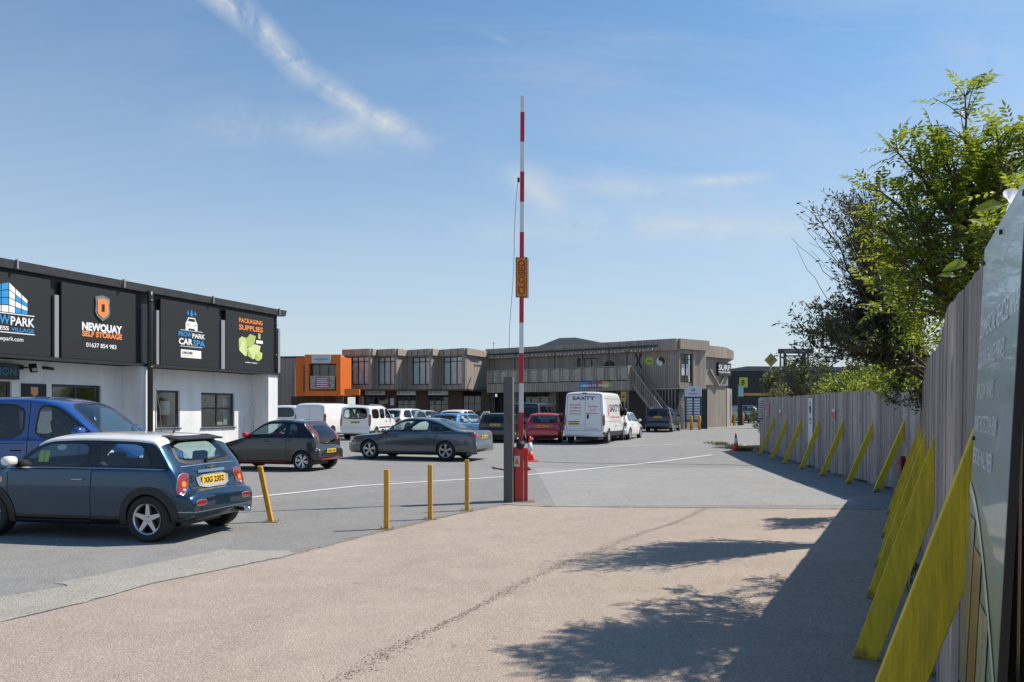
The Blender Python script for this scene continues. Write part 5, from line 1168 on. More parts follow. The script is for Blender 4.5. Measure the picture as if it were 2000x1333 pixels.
# 4: packaging supplies
r4, W4, H4, a4, zz4 = panel(441, 536.5, 'dark sign panel with orange words and a pile of pale green boxes'); R4 = (r4, a4, zz4)
T(R4, 'PACKAGING', 0, 628.5, .155, 466.5, 512.5, CO, .03); T(R4, 'SUPPLIES', 0, 642, .18, 466.5, 513, CO, .03)
def B4(*pts): return [L2(x, y, a4, zz4) for x, y in pts]
Z4 = lambda X, Y: (280+X/6.06, 560+Y/6.06)
bxs = [((1130, 620, ), (1165, 590), (1225, 615), (1225, 820), (1200, 825), (1130, 755)), ((1240, 590), (1260, 562), (1330, 590), (1305, 700), (1225, 720), (1210, 620)), ((1225, 735), (1320, 685), (1385, 705), (1370, 780), (1320, 850), (1290, 862), (1235, 825)), ((1320, 790), (1365, 765), (1405, 790), (1400, 850), (1360, 885), (1320, 870))]
for i, b_ in enumerate(bxs):
    quadm([L2(*Z4(x, y), a4, zz4) for x, y in b_], -.008-.002*i).build('box_emblem', (CG, CG2, CG3, CG)[i], r4)
for i, (b_, mt) in enumerate(((((1235, 740), (1275, 800), (1290, 862), (1235, 825)), CG2), (((1150, 640), (1200, 660), (1200, 825), (1130, 755)), CG3), (((1325, 800), (1360, 820), (1360, 885), (1320, 870)), CG2))):
    quadm([L2(*Z4(x, y), a4, zz4) for x, y in b_], -.020).build('box_emblem', mt, r4)
p, q_ = L2(*Z4(1333, 650), a4, zz4), L2(*Z4(1412, 650), a4, zz4); quadm([(p[0], p[1]-.07), (q_[0], p[1]-.07), (q_[0], p[1]+.05), (p[0], p[1]+.05)]).build('small_plate', K['white'], r4)
p = L2(*Z4(1370, 590), a4, zz4); quadm([(p[0]-.05, p[1]-.10), (p[0]+.06, p[1]-.10), (p[0]+.06, p[1]+.10), (p[0]-.05, p[1]+.10)]).build('box_emblem', CG, r4)
p, q_ = L2(*Z4(1205, 895), a4, zz4), L2(*Z4(1348, 895), a4, zz4); put_text('lettering', 'available in reception', K['white'], r4, (p[0]+q_[0])/2, p[1], -.004, .05, q_[0]-p[0], .02)
# reception sign, small plaque, floodlight, camera
def wallbox(name, px0, px1, py0, py1, y0, y1, mat, label, cat):
    a, b_ = LB.at(px0, py0, y0), LB.at(px1, py1, y0); c = LB.at((px0+px1)/2, py0, y0).z; d = LB.at((px0+px1)/2, py1, y0).z
    r_ = thing(name, LB.w(a.x, y0, d), LB.a, label, cat); MB().box(0, b_.x-a.x, 0, y1-y0, 0, c-d).build('panel', mat, r_, bevel=.01); return r_, b_.x-a.x, c-d
r_, w_, h_ = wallbox('reception_sign', -75, 38.5, 708, 740, REC-.20, REC-.002, pm('sign_navy', (.008, .012, .018), .35), 'dark box sign with blue letters over the entrance at the left edge', 'sign')
put_text('lettering', 'RECEPTION', pm('teal_letters', (.03, .16, .24), .4), r_, w_*.5, h_*.5, -.006, .21, w_*.86, .01)
r_, w_, h_ = wallbox('wall_plaque', 42, 91, 750, 790, REC-.03, REC-.002, DP, 'small dark wall plaque with an orange shield beside the glazed doors', 'sign')
quadm([(w_*.5+x*.55, h_*.60+z*.55) for x, z in ((-.20, .25), (.20, .25), (.20, -.10), (0, -.25), (-.20, -.10))], -.01).build('shield', SV, r_); quadm([(w_*.5+x*.4, h_*.60+z*.4) for x, z in ((-.20, .25), (.20, .25), (.20, -.10), (0, -.25), (-.20, -.10))], -.014).build('shield_face', CO, r_)
p = LB.at(66, 719, REC-.3); r_ = thing('floodlight', LB.w(p.x, REC, p.z), LB.a, 'black floodlight on a wall arm beside the reception sign', 'lamp')
m = MB(); m.beam((-.18, 0, .02), (-.12, -.25, 0), .04, .04); m.box(-.22, -.12, -.05, 0, -.05, .08); m.build('bracket', K['black'], r_)
m = MB(); m.prism([(-.12, -.30, -.14), (.06, -.33, -.13), (.10, -.22, .12), (-.08, -.18, .10)], (.0, -.05, .02)); o = m.build('lamp_head', K['black'], r_, bevel=.006)
m = MB(); m.prism([(-.07, -.355, -.10), (.04, -.37, -.09), (.075, -.27, .10), (-.06, -.24, .09)], (0, -.004, 0)); m.build('lens', pm('lens', (.6, .6, .58), .2), o)
p = LB.at(90, 719, REC-.1); r_ = thing('security_camera', LB.w(p.x, REC, p.z), LB.a, 'small black security camera on the white wall right of the floodlight', 'camera')
m = MB(); m.lathe([(.05, -.02), (.05, 0)], 12, 0, 'y'); m.build('mount', K['black'], r_, True); m = MB(); m.tube([(0, -.03, .02), (.0, -.10, .0), (.12, -.26, -.03)], [.02, .045, .045], 10); m.build('camera_body', K['black'], r_, True)
# bare canes leaning by the wall and an aerial-like stem
def stick(pts, r, label, name='cane', mt=None): 
    o = Vector(pts[0]); m = MB(); m.tube([Vector(p)-o for p in pts], r, 6); b_ = m.build(name, mt or pm('cane', (.16, .11, .07), .8), None, loc=o); return tag(b_, label, 'cane')
def lp(px, py, off): p = LB.at(px, py, off); return LB.w(p.x, off, p.z)
g0 = LB.w(LB.at(303, 850, -.6).x, -.6, 0)
stick([g0, lp(304, 800, -.5), lp(306, 757, -.3)], [.018, .015, .008], 'bare brown cane leaning upright beside the big downpipe')
g0 = LB.w(LB.at(320, 850, -.6).x, -.6, 0)
stick([g0, lp(312, 800, -.5), lp(305, 762, -.3)], [.018, .014, .008], 'bare brown cane crossing the upright one beside the downpipe')
stick([LB.w(LB.at(470, 850, -.5).x, -.5, 0), lp(478, 820, -.4), lp(497, 779, -.2)], [.012, .010, .006], 'thin dark stem leaning to the right in front of the white wall')
stick([LB.w(LB.at(492, 850, -.4).x, -.4, 0), lp(496, 820, -.4), lp(499, 790, -.2)], [.012, .010, .006], 'thin dark stem standing nearly upright by the end pier')
# ------------------------------------------------------------------ timber buildings at the back
def cladding(name, c1, c2, sc_=5.5):
    """vertical timber boards: narrow dark joints every 14 cm, each board its own tone"""
    m = bpy.data.materials.new(name); m.use_nodes = True; t = m.node_tree; b = t.nodes['Principled BSDF']; N_ = t.nodes.new; L_ = t.links.new
    tcn = N_('ShaderNodeTexCoord'); s = N_('ShaderNodeSeparateXYZ'); L_(tcn.outputs['Object'], s.inputs[0])
    u = M_('ADD', s.outputs[0], M_('MULTIPLY', s.outputs[1], .83, tree=t), tree=t)
    k = M_('MULTIPLY', u, sc_, tree=t); fl = M_('FLOOR', k, tree=t); fr = M_('FRACT', k, tree=t)
    wn = N_('ShaderNodeTexWhiteNoise'); wn.noise_dimensions = '1D'; L_(fl, wn.inputs['W'])
    mp = N_('ShaderNodeMapping'); mp.inputs['Scale'].default_value = (1.6, 1.6, .25); L_(tcn.outputs['Object'], mp.inputs[0])
    n = N_('ShaderNodeTexNoise'); n.inputs['Scale'].default_value = 2.2; n.inputs['Detail'].default_value = 7; n.inputs['Roughness'].default_value = .7; L_(mp.outputs[0], n.inputs['Vector'])
    f = M_('ADD', M_('MULTIPLY', wn.outputs['Value'], .45, tree=t), M_('MULTIPLY', M_('SUBTRACT', n.outputs[0], .3, tree=t), 1.2, tree=t), clamp=True, tree=t)
    mx = N_('ShaderNodeMix'); mx.data_type = 'RGBA'; L_(f, mx.inputs['Factor']); mx.inputs['A'].default_value = (*c1, 1); mx.inputs['B'].default_value = (*c2, 1)
    j = M_('GREATER_THAN', M_('ABSOLUTE', M_('SUBTRACT', fr, .5, tree=t), tree=t), .44, tree=t)
    m2 = N_('ShaderNodeMix'); m2.data_type = 'RGBA'; L_(M_('MULTIPLY', j, .7, tree=t), m2.inputs['Factor']); L_(mx.outputs['Result'], m2.inputs['A']); m2.inputs['B'].default_value = (.05, .04, .035, 1)
    L_(m2.outputs['Result'], b.inputs['Base Color']); b.inputs['Roughness'].default_value = .85; b.inputs['Specular IOR Level'].default_value = .2
    bp = N_('ShaderNodeBump'); bp.inputs['Strength'].default_value = .6; bp.inputs['Distance'].default_value = .02; L_(M_('SUBTRACT', 1, j, tree=t), bp.inputs['Height']); L_(bp.outputs[0], b.inputs['Normal'])
    return m
CL = cladding('larch_cladding', (.23, .20, .17), (.42, .37, .32)); CL2 = cladding('larch_fascia', (.27, .225, .185), (.46, .39, .33), 4.5)
BRK = pm('brown_brick', (.125, .078, .055), .85, noise=((.07, .045, .035), 4, 1.6)); DKW = pm('dark_window_frame', (.02, .024, .032), .4); CURT = pm('pale_blind', (.85, .87, .87), .8, noise=((.55, .60, .60), 2.5, 2.4, (5, 5, .5)))
CONC = pm('concrete', (.27, .25, .22), .85, noise=((.18, .165, .15), 2, 1.6)); RF = pm('roof_felt', (.12, .12, .12), .8)
# --- left block: four projecting bays on the upper floor
PT_ = [(672, 66.0), (724, 64.9), (733, 66.1), (774, 64.9), (795, 66.6), (842, 64.9), (857, 66.2), (909, 64.3), (962, 69.0)]
PT_ = [Vector(((px-1000)/F*y, y, 0)) for px, y in PT_]
z0u, z1u = 3.56, 6.95
rt = thing('bay_fronted_building', (PT_[0].x, PT_[0].y, 0), 0, 'two-storey timber clad unit block with four projecting window bays above brown shopfronts', 'building'); O = rt.location.copy()
back = [Vector((4.5, 80, 0)), Vector((-17.5, 80, 0))]
P0 = [p-O for p in PT_]; B0 = [p-O for p in back]
def wall_run(a, b, z0, z1, th, mb, holes=()):
    """wall from a to b (local), holes in (s0, s1, h0, h1) along it; thickness th behind"""
    u = (b-a); L = u.length; u.normalize(); n = Vector((-u.y, u.x, 0))
    def bx(s0, s1, h0, h1):
        if s1-s0 < .004 or h1-h0 < .004: return
        p = [a+u*s0, a+u*s1, a+u*s1+n*th, a+u*s0+n*th]; mb.prism([Vector((q.x, q.y, h0)) for q in p], (0, 0, h1-h0))
    s = 0
    for s0, s1, h0, h1 in sorted(holes):
        bx(s, s0, z0, z1); bx(s0, s1, z0, h0); bx(s0, s1, h1, z1); s = s1
    bx(s, L, z0, z1); return u, n
def framed(a, u, n, s0, s1, h0, h1, cols, trans, parent, set_=.08, fr=.07, blind_or_dim_room=CURT, name='window'):
    f = MB(); q = lambda s, d, h: a+u*s+n*d+Vector((0, 0, h))
    def bar(sa, sb, ha, hb, d0=set_, d1=set_+.07): f.prism([q(sa, d0, ha), q(sb, d0, ha), q(sb, d1, ha), q(sa, d1, ha)], (0, 0, hb-ha))
    bar(s0, s1, h0, h0+fr); bar(s0, s1, h1-fr, h1); bar(s0, s0+fr, h0+fr, h1-fr); bar(s1-fr, s1, h0+fr, h1-fr)
    cs = cols if isinstance(cols, (list, tuple)) else [i/cols for i in range(1, cols)]
    for c in cs: c = s0+(s1-s0)*c; bar(c-fr/2, c+fr/2, h0+fr, h1-fr, set_+.005, set_+.065)
    if trans: bar(s0+fr, s1-fr, h0+(h1-h0)*trans-fr/2, h0+(h1-h0)*trans+fr/2, set_+.01, set_+.06)
    o = f.build(name, DKW, parent)
    g = MB(); g.add([q(s0, set_+.035, h0), q(s1, set_+.035, h0), q(s1, set_+.035, h1), q(s0, set_+.035, h1)], [(0, 1, 2, 3)]); g.build('pane', GLP, o)
    if blind_or_dim_room:
        g = MB(); k = max(6, int((s1-s0)/.12)); pts = [(s0+(s1-s0)*i/k, set_+.075+(.02 if i % 2 else 0)) for i in range(k+1)]
        vs = [q(s, d, h) for s, d in pts for h in (h0, h1)]; g.add(vs, [(2*i, 2*i+2, 2*i+3, 2*i+1) for i in range(k)]); g.build('blind_or_dim_room', blind_or_dim_room, o)
    else:
        g = MB(); g.add([q(s, .6, h) for s, h in ((s0-.3, h0-.3), (s1+.3, h0-.3), (s1+.3, h1+.3), (s0-.3, h1+.3))], [(0, 1, 2, 3)]); g.build('interior', ROOM, o)
    return o
ROOM = pm('dim_room_back', (.022, .022, .024), .9)
wm = MB(); fm = MB(); px_w = [(686, 720), (738, 771), (805, 841), (865, 902)]
for i in range(8):
    a, b = P0[i], P0[i+1]; L = (b-a).length; holes = []
    if i % 2 == 0:
        W0, W1 = px_w[i//2]; A, Bv = PT_[i], PT_[i+1]
        def s_at(px):
            k = (px-1000)/F; d = (Bv-A).normalized(); return (k*A.y-A.x)/(d.x-k*d.y)
        holes = [(max(.12, s_at(W0)), min(L-.1, s_at(W1)), 3.92, 6.32)]
    u, n = wall_run(a, b, z0u, z1u-.5, .2, wm, holes)
    if holes: framed(a, u, n, *holes[0], [.36, .70], .82, rt)
    # deeper fascia standing proud
    fm.prism([Vector((*(q)[:2], z1u-.55)) for q in (a-n*.22-u*.05, b-n*.22+u*.05, b+n*.15, a+n*.15)], (0, 0, .55))
wm.build('wall', CL, rt); fm.build('fascia', CL2, rt)
m = MB(); m.prism([Vector((p.x, p.y, z1u-.12)) for p in [q+Vector((0, .3, 0)) for q in P0]+B0], (0, 0, .08)); m.build('roof', RF, rt)
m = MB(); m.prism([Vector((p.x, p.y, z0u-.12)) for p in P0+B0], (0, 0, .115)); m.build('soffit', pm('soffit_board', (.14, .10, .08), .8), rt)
m = MB(); wall_run(P0[0]+Vector((0, .05, 0)), B0[1], z0u, z1u-.5, -.2, m); m.build('end_wall', CL, rt)
# ground floor: brick piers, shopfronts, white fascia signs
gy0 = 67.2; gl = lambda px, y=gy0: (px-1000)/F*y-O.x; gY = gy0-O.y; gb = gz(gy0)
for a, b in ((700, 712), (752, 775), (812, 837), (876, 904), (940, 958)): MB().box(gl(a), gl(b), gY-(.3 if a == 940 else 0), gY+.5, gb-.1, z0u-.12).build('brick_pier', BRK, rt)
m = MB(); m.box(gl(690), gl(958), gY+.9, gY+1.1, gb-.1, z0u-.12); m.build('rear_wall', BRK, rt)
for a, b, sa in ((712, 752, 1), (775, 812, 1), (837, 876, 1), (904, 940, 0)):
    A = Vector((gl(a), gY+.25, 0)); L = gl(b)-gl(a)
    framed(A, Vector((1, 0, 0)), Vector((0, 1, 0)), 0, L, gb, 2.95 if sa else 3.05, [.3, .62], .72, rt, blind_or_dim_room=None, name='shopfront')
for i, (a, b, t_) in enumerate(((713, 752, 'white shop sign over the leftmost shopfront of the timber block'), (775, 812, 'white shop sign over the middle shopfront of the timber block'), (836.5, 875.5, 'white shop sign over the third shopfront of the timber block'))):
    z = CAMH-(767-HY)*gy0/F; x0 = (a-1000)/F*66.9; wd = (b-a)/F*66.9; s_ = thing('shop_sign', (x0, 66.9, z), 0, t_, 'sign', 'white shop signs of the timber block')
    MB().box(0, wd, -.03, .27, -.24, .24).build('panel', pm('sign_off_white', (.60, .61, .60), .5), s_, bevel=.01)
    MB().prism([(wd*.12+.09*math.cos(q), -.031, .09*math.sin(q)) for q in [2*math.pi*k/10 for k in range(10)]], (0, -.006, 0)).build('emblem', SG, s_)
    MB().box(wd*.26, wd*(.84-.1*i), -.037, -.031, -.02, .05).build('printed_line', SG, s_)
pn = MB().box(0, .34, -.04, 0, 0, .62).build('notice', WB, None, loc=((762-1000)/F*67.1, 67.15, CAMH-(792-HY)*67.1/F)); tag(pn, 'small white notice on the brick pier between two shopfronts', 'notice')
pn = MB().box(0, .20, -.04, 0, 0, .40).build('notice', pm('yellow_notice', (.45, .45, .05), .5), None, loc=((752.5-1000)/F*67.1, 67.15, CAMH-(789-HY)*67.1/F)); tag(pn, 'small yellow notice on the brick pier left of the white one', 'notice')
# blue letters on the sunlit end face
a, b = P0[7], P0[8]; u = (b-a).normalized(); ang = math.atan2(u.y, u.x)
ls = thing('wall_lettering', PT_[7]+u*.3+Vector((0, 0, 6.0)), ang, 'small dark blue lettering on the sunlit end face of the timber block', 'sign')
bl_ = pm('navy_letters', (.015, .03, .12), .5); put_text('lettering', 'Wellness', bl_, ls, 1.25, .0, -.02, .20, 1.7, .03); put_text('lettering', 'Studio', bl_, ls, 1.9, -.36, -.02, .17, 1.3, .02)
# --- orange unit and plain timber end beyond it
oc = pm('orange_render', (.70, .16, .012), .6, noise=((.60, .13, .012), 2, 1)); oy = 63.6
ob = thing('orange_building', ((577-1000)/F*oy, oy, 0), 0, 'orange rendered unit with a boxed upper window beside the timber block', 'building'); X = lambda px, y=oy: (px-1000)/F*y-ob.location.x; Zo = lambda py, y=oy: CAMH-(py-HY)*y/F
m = MB()
m.box(X(577), X(602), 0, 5, Zo(774), Zo(699))
x0, x1 = X(609), X(661)
m.box(x0-.32, x0, -.9, .3, Zo(770), Zo(700)); m.box(x1, x1+.36, -.9, .3, Zo(770), Zo(700)); m.box(x0-.34, x1+.38, -.92, .3, Zo(712), Zo(694.5)); m.box(x0-.34, x1+.38, -.92, .3, Zo(774), Zo(764))
m.prism([(x0-.34, -.92, Zo(774)), (X(596), .001, Zo(774)), (X(604), .001, Zo(774)), (x0-.1, -.5, Zo(774))], (0, 0, Zo(700)-Zo(774)))
m.box(X(602), X(670), .31, 5, Zo(774), Zo(697)); m.build('wall', oc, ob)
m = MB(); m.prism([(x1+.365, -.9, Zo(773)), (x1+1.0, .28, Zo(773)), (x1+.365, .28, Zo(773))], (0, 0, Zo(700)-Zo(773))); m.build('side_wall', oc, ob)
m = MB(); m.box(X(680), X(708), -1.4, -.93, Zo(773), Zo(761)); m.box(X(594.5), X(604), -.03, -.002, Zo(765), Zo(715)) if False else None; m.build('canopy', oc, ob)
m = MB(); m.box(X(593), X(601), -.04, -.003, Zo(765), Zo(714)); m.build('side_window', DKW, ob)
o = framed(Vector((x0, -.35, 0)), Vector((1, 0, 0)), Vector((0, 1, 0)), 0, x1-x0, Zo(763), Zo(712), [.33, .66], None, ob, blind_or_dim_room=pm('dim_interior', (.05, .055, .05), .8))  # dark folded sheet behind the panes, its colour standing in for the dim interior
m = MB(); m.box(X(560), X(672), 1.2, 1.4, 0, Zo(774)); m.build('rear_wall', BRK, ob)
for a, b in ((577, 580), (628, 632), (655, 669), (700, 708)): MB().box(X(a), X(b), .1, .5, .3, Zo(774.3)).build('brick_pier', BRK, ob)
sg_ = thing('shop_sign', (X(615)+ob.location.x, oy-1.0, Zo(703)), 0, 'pale sign with small print above the orange unit window', 'sign'); wd = X(652)-X(615)
MB().box(0, wd, -.05, .07, -.34, .28).build('panel', pm('grey_white_sign', (.50, .52, .56), .5), sg_, bevel=.01); MB().box(wd*.15, wd*.85, -.06, -.051, -.07, .02).build('printed_line', SG, sg_); MB().box(wd*.35, wd*.65, -.06, -.051, -.2, -.15).build('printed_line', SG, sg_)
bn = thing('window_banner', (X(612)+ob.location.x, oy-.98, Zo(761.5)), 0, 'red and white printed banner across the lower half of the orange unit window', 'banner'); wd = X(659)-X(612)
MB().box(0, wd, 0, .03, 0, 1.1).build('panel', pm('banner_print', (.12, .14, .12), .6, noise=((.45, .42, .38), 3.5, 3)), bn)
MB().box(wd*.22, wd*.80, -.02, -.001, .12, 1.0).build('red_print', pm('banner_red', (.45, .06, .07), .6), bn)
for i in range(5): MB().box(wd*(.27), wd*(.75-.05*(i % 2)), -.03, -.021, .2+.16*i, .26+.16*i).build('printed_line', WB, bn)
eb = thing('end_building', ((500-1000)/F*70, 70, 0), 0, 'plain vertically boarded timber building between the white building and the orange unit', 'building')
m = MB(); m.box(0, (577-500)/F*70-.02, 0, 9, 0, CAMH+(HY-700)*70/F); m.build('wall', CL, eb)
m = MB(); m.prism([(-.2, -.06, CAMH+(HY-699.5)*70/F), ((577-500)/F*70+.8, -.06, CAMH+(HY-698.5)*70/F), ((577-500)/F*70+.8, -.06, CAMH+(HY-696)*70/F), (-.2, -.06, CAMH+(HY-697)*70/F)], (0, 9.2, 0)); m.build('roof_edge', RC, eb)
# --- right block: terrace building with balcony, pergola and stairs
RB_ = Frame((-1.9, 68.0), (12.5, 58.0)); BL_ = RB_.L
rb = thing('terrace_building', RB_.o, RB_.a, 'long two-storey timber building with a roof terrace and outside stairs', 'building'); zT = 7.15; ux, uy = Vector((1, 0, 0)), Vector((0, 1, 0))
m = MB(); wa, wb = RB_.at(1127, 709, 0).x, RB_.at(1168, 709, 0).x; wz0, wz1 = RB_.at(1147, 719, 0).z, RB_.at(1147, 700, 0).z
wall_run(Vector((0, 0, 0)), Vector((BL_, 0, 0)), 3.4, 6.5, .25, m, [(wa, wb, wz0, wz1)])
# sunlit face at the corner, with its window
f1 = Vector((.8, .6, 0)); rot = Matrix.Rotation(-RB_.a, 3, 'Z'); f1l = rot @ f1; cA = Vector((BL_, 0, 0)); cB = cA+f1l*3.3
def sX(px, A=Vector((12.5, 58, 0)), d=f1): k = (px-1000)/F; return (k*A.y-A.x)/(d.x-k*d.y)
s0, s1 = sX(1327), sX(1352); wh0, wh1 = CAMH+(HY-748)*59/F, CAMH+(HY-692)*59/F
u, n = wall_run(cA, cB, 3.4, 6.5, .25, m, [(s0, s1, wh0, wh1)]); m.build('wall', CL, rb)
framed(Vector((0, 0, 0)), ux, uy, wa, wb, wz0, wz1, 3, None, rb, blind_or_dim_room=None); wnd = framed(cA, u, n, s0, s1, wh0, wh1, 2, .80, rb, blind_or_dim_room=None)
m = MB(); q = lambda s, d, h: cA+u*s+n*d+Vector((0, 0, h))
for a_, b_ in ((s0-.16, s0-.01), (s1+.01, s1+.18)): m.prism([q(a_, -.10, wh0-.25), q(b_, -.10, wh0-.25), q(b_, -.002, wh0-.25), q(a_, -.002, wh0-.25)], (0, 0, wh1-wh0+.5))
m.prism([q(s0-.16, -.16, wh0-.5), q(s1+.18, -.16, wh0-.5), q(s1+.18, -.102, wh0-.5), q(s0-.16, -.102, wh0-.5)], (0, 0, .24)); m.build('window_surround', CL2, rb)
m = MB()
for a_, h_ in ((.22, .25), (.58, .22)): 
    ss = s0+(s1-s0)*a_; m.prism([q(ss, .07, wh0+.55), q(ss+.34, .07, wh0+.55), q(ss+.34, .075, wh0+.55), q(ss, .075, wh0+.55)], (0, 0, .85))
m.build('window_poster', pm('poster_paper', (.6, .6, .6), .6), wnd)
m = MB(); m.prism([Vector((x, y, 6.28)) for x, y in ((-.3, -.35), (BL_+.05, -.35), (BL_+.05, .6), (-.3, .6))], (0, 0, .87))
fe = cB-cA; m.prism([q(-.02, -.30, 6.38), q(3.35, -.30, 6.38), q(3.35, .5, 6.38), q(-.02, .5, 6.38)], (0, 0, .77)); m.build('fascia', CL2, rb)
bk_ = [Vector((0, 0, 0)), cA, cB, cB+(rot @ Vector((-1, 9, 0))), Vector((0, 9.5, 0))]
m = MB(); m.prism([Vector((p.x, p.y, 6.9)) for p in bk_], (0, 0, .12)); m.build('roof', RF, rb)
m = MB(); m.prism([Vector((1.5, 2.5, 6.9)), Vector((12, 2.5, 6.9)), Vector((7.2, 2.5, 8.0)), Vector((5.6, 2.5, 8.05))], (0, 9, 0)); m.build('upper_roof', pm('slate_roof', (.24, .23, .21), .7), rb)
# second, lower volume with the SURF sign
V2 = Frame((15.0, 60.4), (17.75, 63.1)); rot2 = lambda p: rot @ (p-RB_.o)
va, vb = rot2(V2.w(0, 0)), rot2(V2.w(V2.L, 0)); m = MB(); zf = 3.75
u2, n2 = wall_run(va, vb, zf, 6.35, .25, m); m.build('upper_wall', CL, rb)
m = MB(); wall_run(va+u2*.05+n2*.12, vb-u2*.12+n2*.12, .3, zf-.01, .25, m); m.build('lower_wall', CL, rb)
q2 = lambda s, d, h: va+u2*s+n2*d+Vector((0, 0, h))
m = MB(); Lv = V2.L; m.prism([q2(-.6, -.35, 5.95), q2(Lv+.3, -.35, 5.95), q2(Lv+.3, -.35, 6.60), q2(Lv-1.0, -.35, 6.85), q2(-.6, -.35, 6.85)], n2*.6)
m.prism([q2(Lv+.3, -.35, 5.95), q2(Lv+1.2, .7, 5.75), q2(Lv+1.2, .7, 6.2), q2(Lv+.3, -.35, 6.60)], n2*.4); m.build('lower_fascia', CL2, rb)
m = MB(); m.prism([q2(-.3, 0, 6.5), q2(Lv, 0, 6.5), q2(Lv, 9, 6.5), q2(-.3, 9, 6.5)], (0, 0, .1)); m.build('lower_roof', RF, rb)
m = MB(); sv_ = Lv*.62; m.prism([q2(Lv*.22, -.12, 5.0), q2(Lv*.30, -.12, 5.0), q2(sv_+.04, -.12, zf-.05), q2(sv_-.10, -.12, zf-.05)], n2*.115); m.prism([q2(Lv*.98, -.12, 5.0), q2(Lv*.90, -.12, 5.0), q2(sv_+.0, -.12, zf+.02), q2(sv_+.12, -.12, zf-.02)], n2*.118); m.build('timber_strut', CL2, rb)
m = MB(); m.box(0, .01, 0, .01, 0, .01); 
sf = thing('wall_sign', V2.w(Lv*.55, -.25, CAMH+(HY-721)*62/F), V2.a, 'black sign reading SURF in white on the end of the timber building', 'sign')
MB().box(-.10, Lv*.47, 0, .22, -.55, .50).build('panel', pm('sign_black', (.015, .017, .022), .4), sf, bevel=.01)
put_text('lettering', 'SURF', K['white'], sf, Lv*.19, .12, -.01, .42, Lv*.47, .012); put_text('lettering', 'HARDWARE', K['white'], sf, Lv*.19, -.25, -.01, .15, Lv*.46, .02)
# tail wall and handrail running off to the right
tw = MB(); A_ = vb+n2*.1; B_ = A_+(rot @ Vector((1.6, 4.2, 0))); wall_run(A_, B_, .3, 3.6, .2, tw); tw.build('side_wall', CL, rb)
# ground floor under the terrace
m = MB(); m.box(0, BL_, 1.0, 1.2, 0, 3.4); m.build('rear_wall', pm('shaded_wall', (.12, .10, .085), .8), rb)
for px0, px1 in ((948, 962), (1002, 1012), (1073, 1086), (1203, 1208)):
    a_, b_ = RB_.at(px0, 780, -.6).x, RB_.at(px1, 780, -.6).x; MB().box(a_, b_, -.6, -.2, .2, 3.39).build('pier', CONC, rb)
for px0, px1 in ((962, 980), (1018, 1072)):
    a_, b_ = RB_.at(px0, 780, -.1).x, RB_.at(px1, 780, -.1).x; framed(Vector((0, -.1, 0)), ux, uy, a_, b_, .5, 2.95, 3, .75, rb, blind_or_dim_room=pm('dim_room', (.04, .04, .045), .8), name='shopfront')  # dimness of the rooms put into a dark sheet behind each shopfront
# dark lattice screen below the stairs
m = MB(); a_, b_ = RB_.at(1262, 780, .0).x, BL_+.1; k = int((b_-a_)/.26)
for i in range(k): m.box(a_+i*.26, a_+i*.26+.10, -.04, -.005, .3, 3.39)
m.build('slat_screen', CL, rb)
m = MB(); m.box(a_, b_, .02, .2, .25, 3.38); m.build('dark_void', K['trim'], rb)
m = MB(); wall_run(cA+n*.25, cB+n*.25, .25, 3.38, .2, m); m.build('corner_wall', CL, rb)
# balcony
dO = 2.2; bx1 = RB_.at(1226, 740, -dO).x; bx0 = RB_.at(952, 740, -dO).x; zd0, zd1, zr = RB_.at(1226, 763, -dO).z, RB_.at(1226, 745, -dO).z, RB_.at(1226, 716, -dO).z
m = MB(); m.box(bx0, bx1, -dO, -.03, zd1-.15, zd1); m.box(bx0, bx1, -dO-.06, -dO-.003, zd0, zd1+.02); m.box(bx1+.003, bx1+.06, -dO-.06, -.05, zd0, zd1+.02); m.box(bx0-.06, bx0-.003, -dO, -.05, zd0, zd1); m.build('balcony_deck', CL2, rb)
post = MB(); n_ = 13
for i in range(n_+1):
    x = bx0+(bx1-bx0)*i/n_; post.box(x-.06, x+.06, -dO-.02, -dO+.10, zd1+.03, zr)
post.box(bx0, bx1+.06, -dO-.04, -dO+.14, zr, zr+.07); post.box(bx1-.08, bx1+.06, -dO+.141, -.1, zr, zr+.07); post.box(bx1-.06, bx1+.06, -.25, -.1, zd1+.03, zr)
post.build('balustrade', CL2, rb)
for i in range(n_):
    x0_, x1_ = bx0+(bx1-bx0)*i/n_+.06, bx0+(bx1-bx0)*(i+1)/n_-.06; MB().box(x0_, x0_+(x1_-x0_)*.42, -dO+.02, -dO+.04, zd1+.12, zr-.04).build('balustrade_board', CL, rb)
    MB().box(x0_+(x1_-x0_)*.43, x1_, -dO+.022, -dO+.034, zd1+.12, zr-.04).build('glass_panel', GLP, rb)
bal = MB(); k = 13
for i in range(k): y = -dO+.2+(dO-.5)*i/(k-1); bal.box(bx1-.02, bx1+.03, y-.03, y+.03, zd1+.02, zr)
bal.build('baluster', CL2, rb)
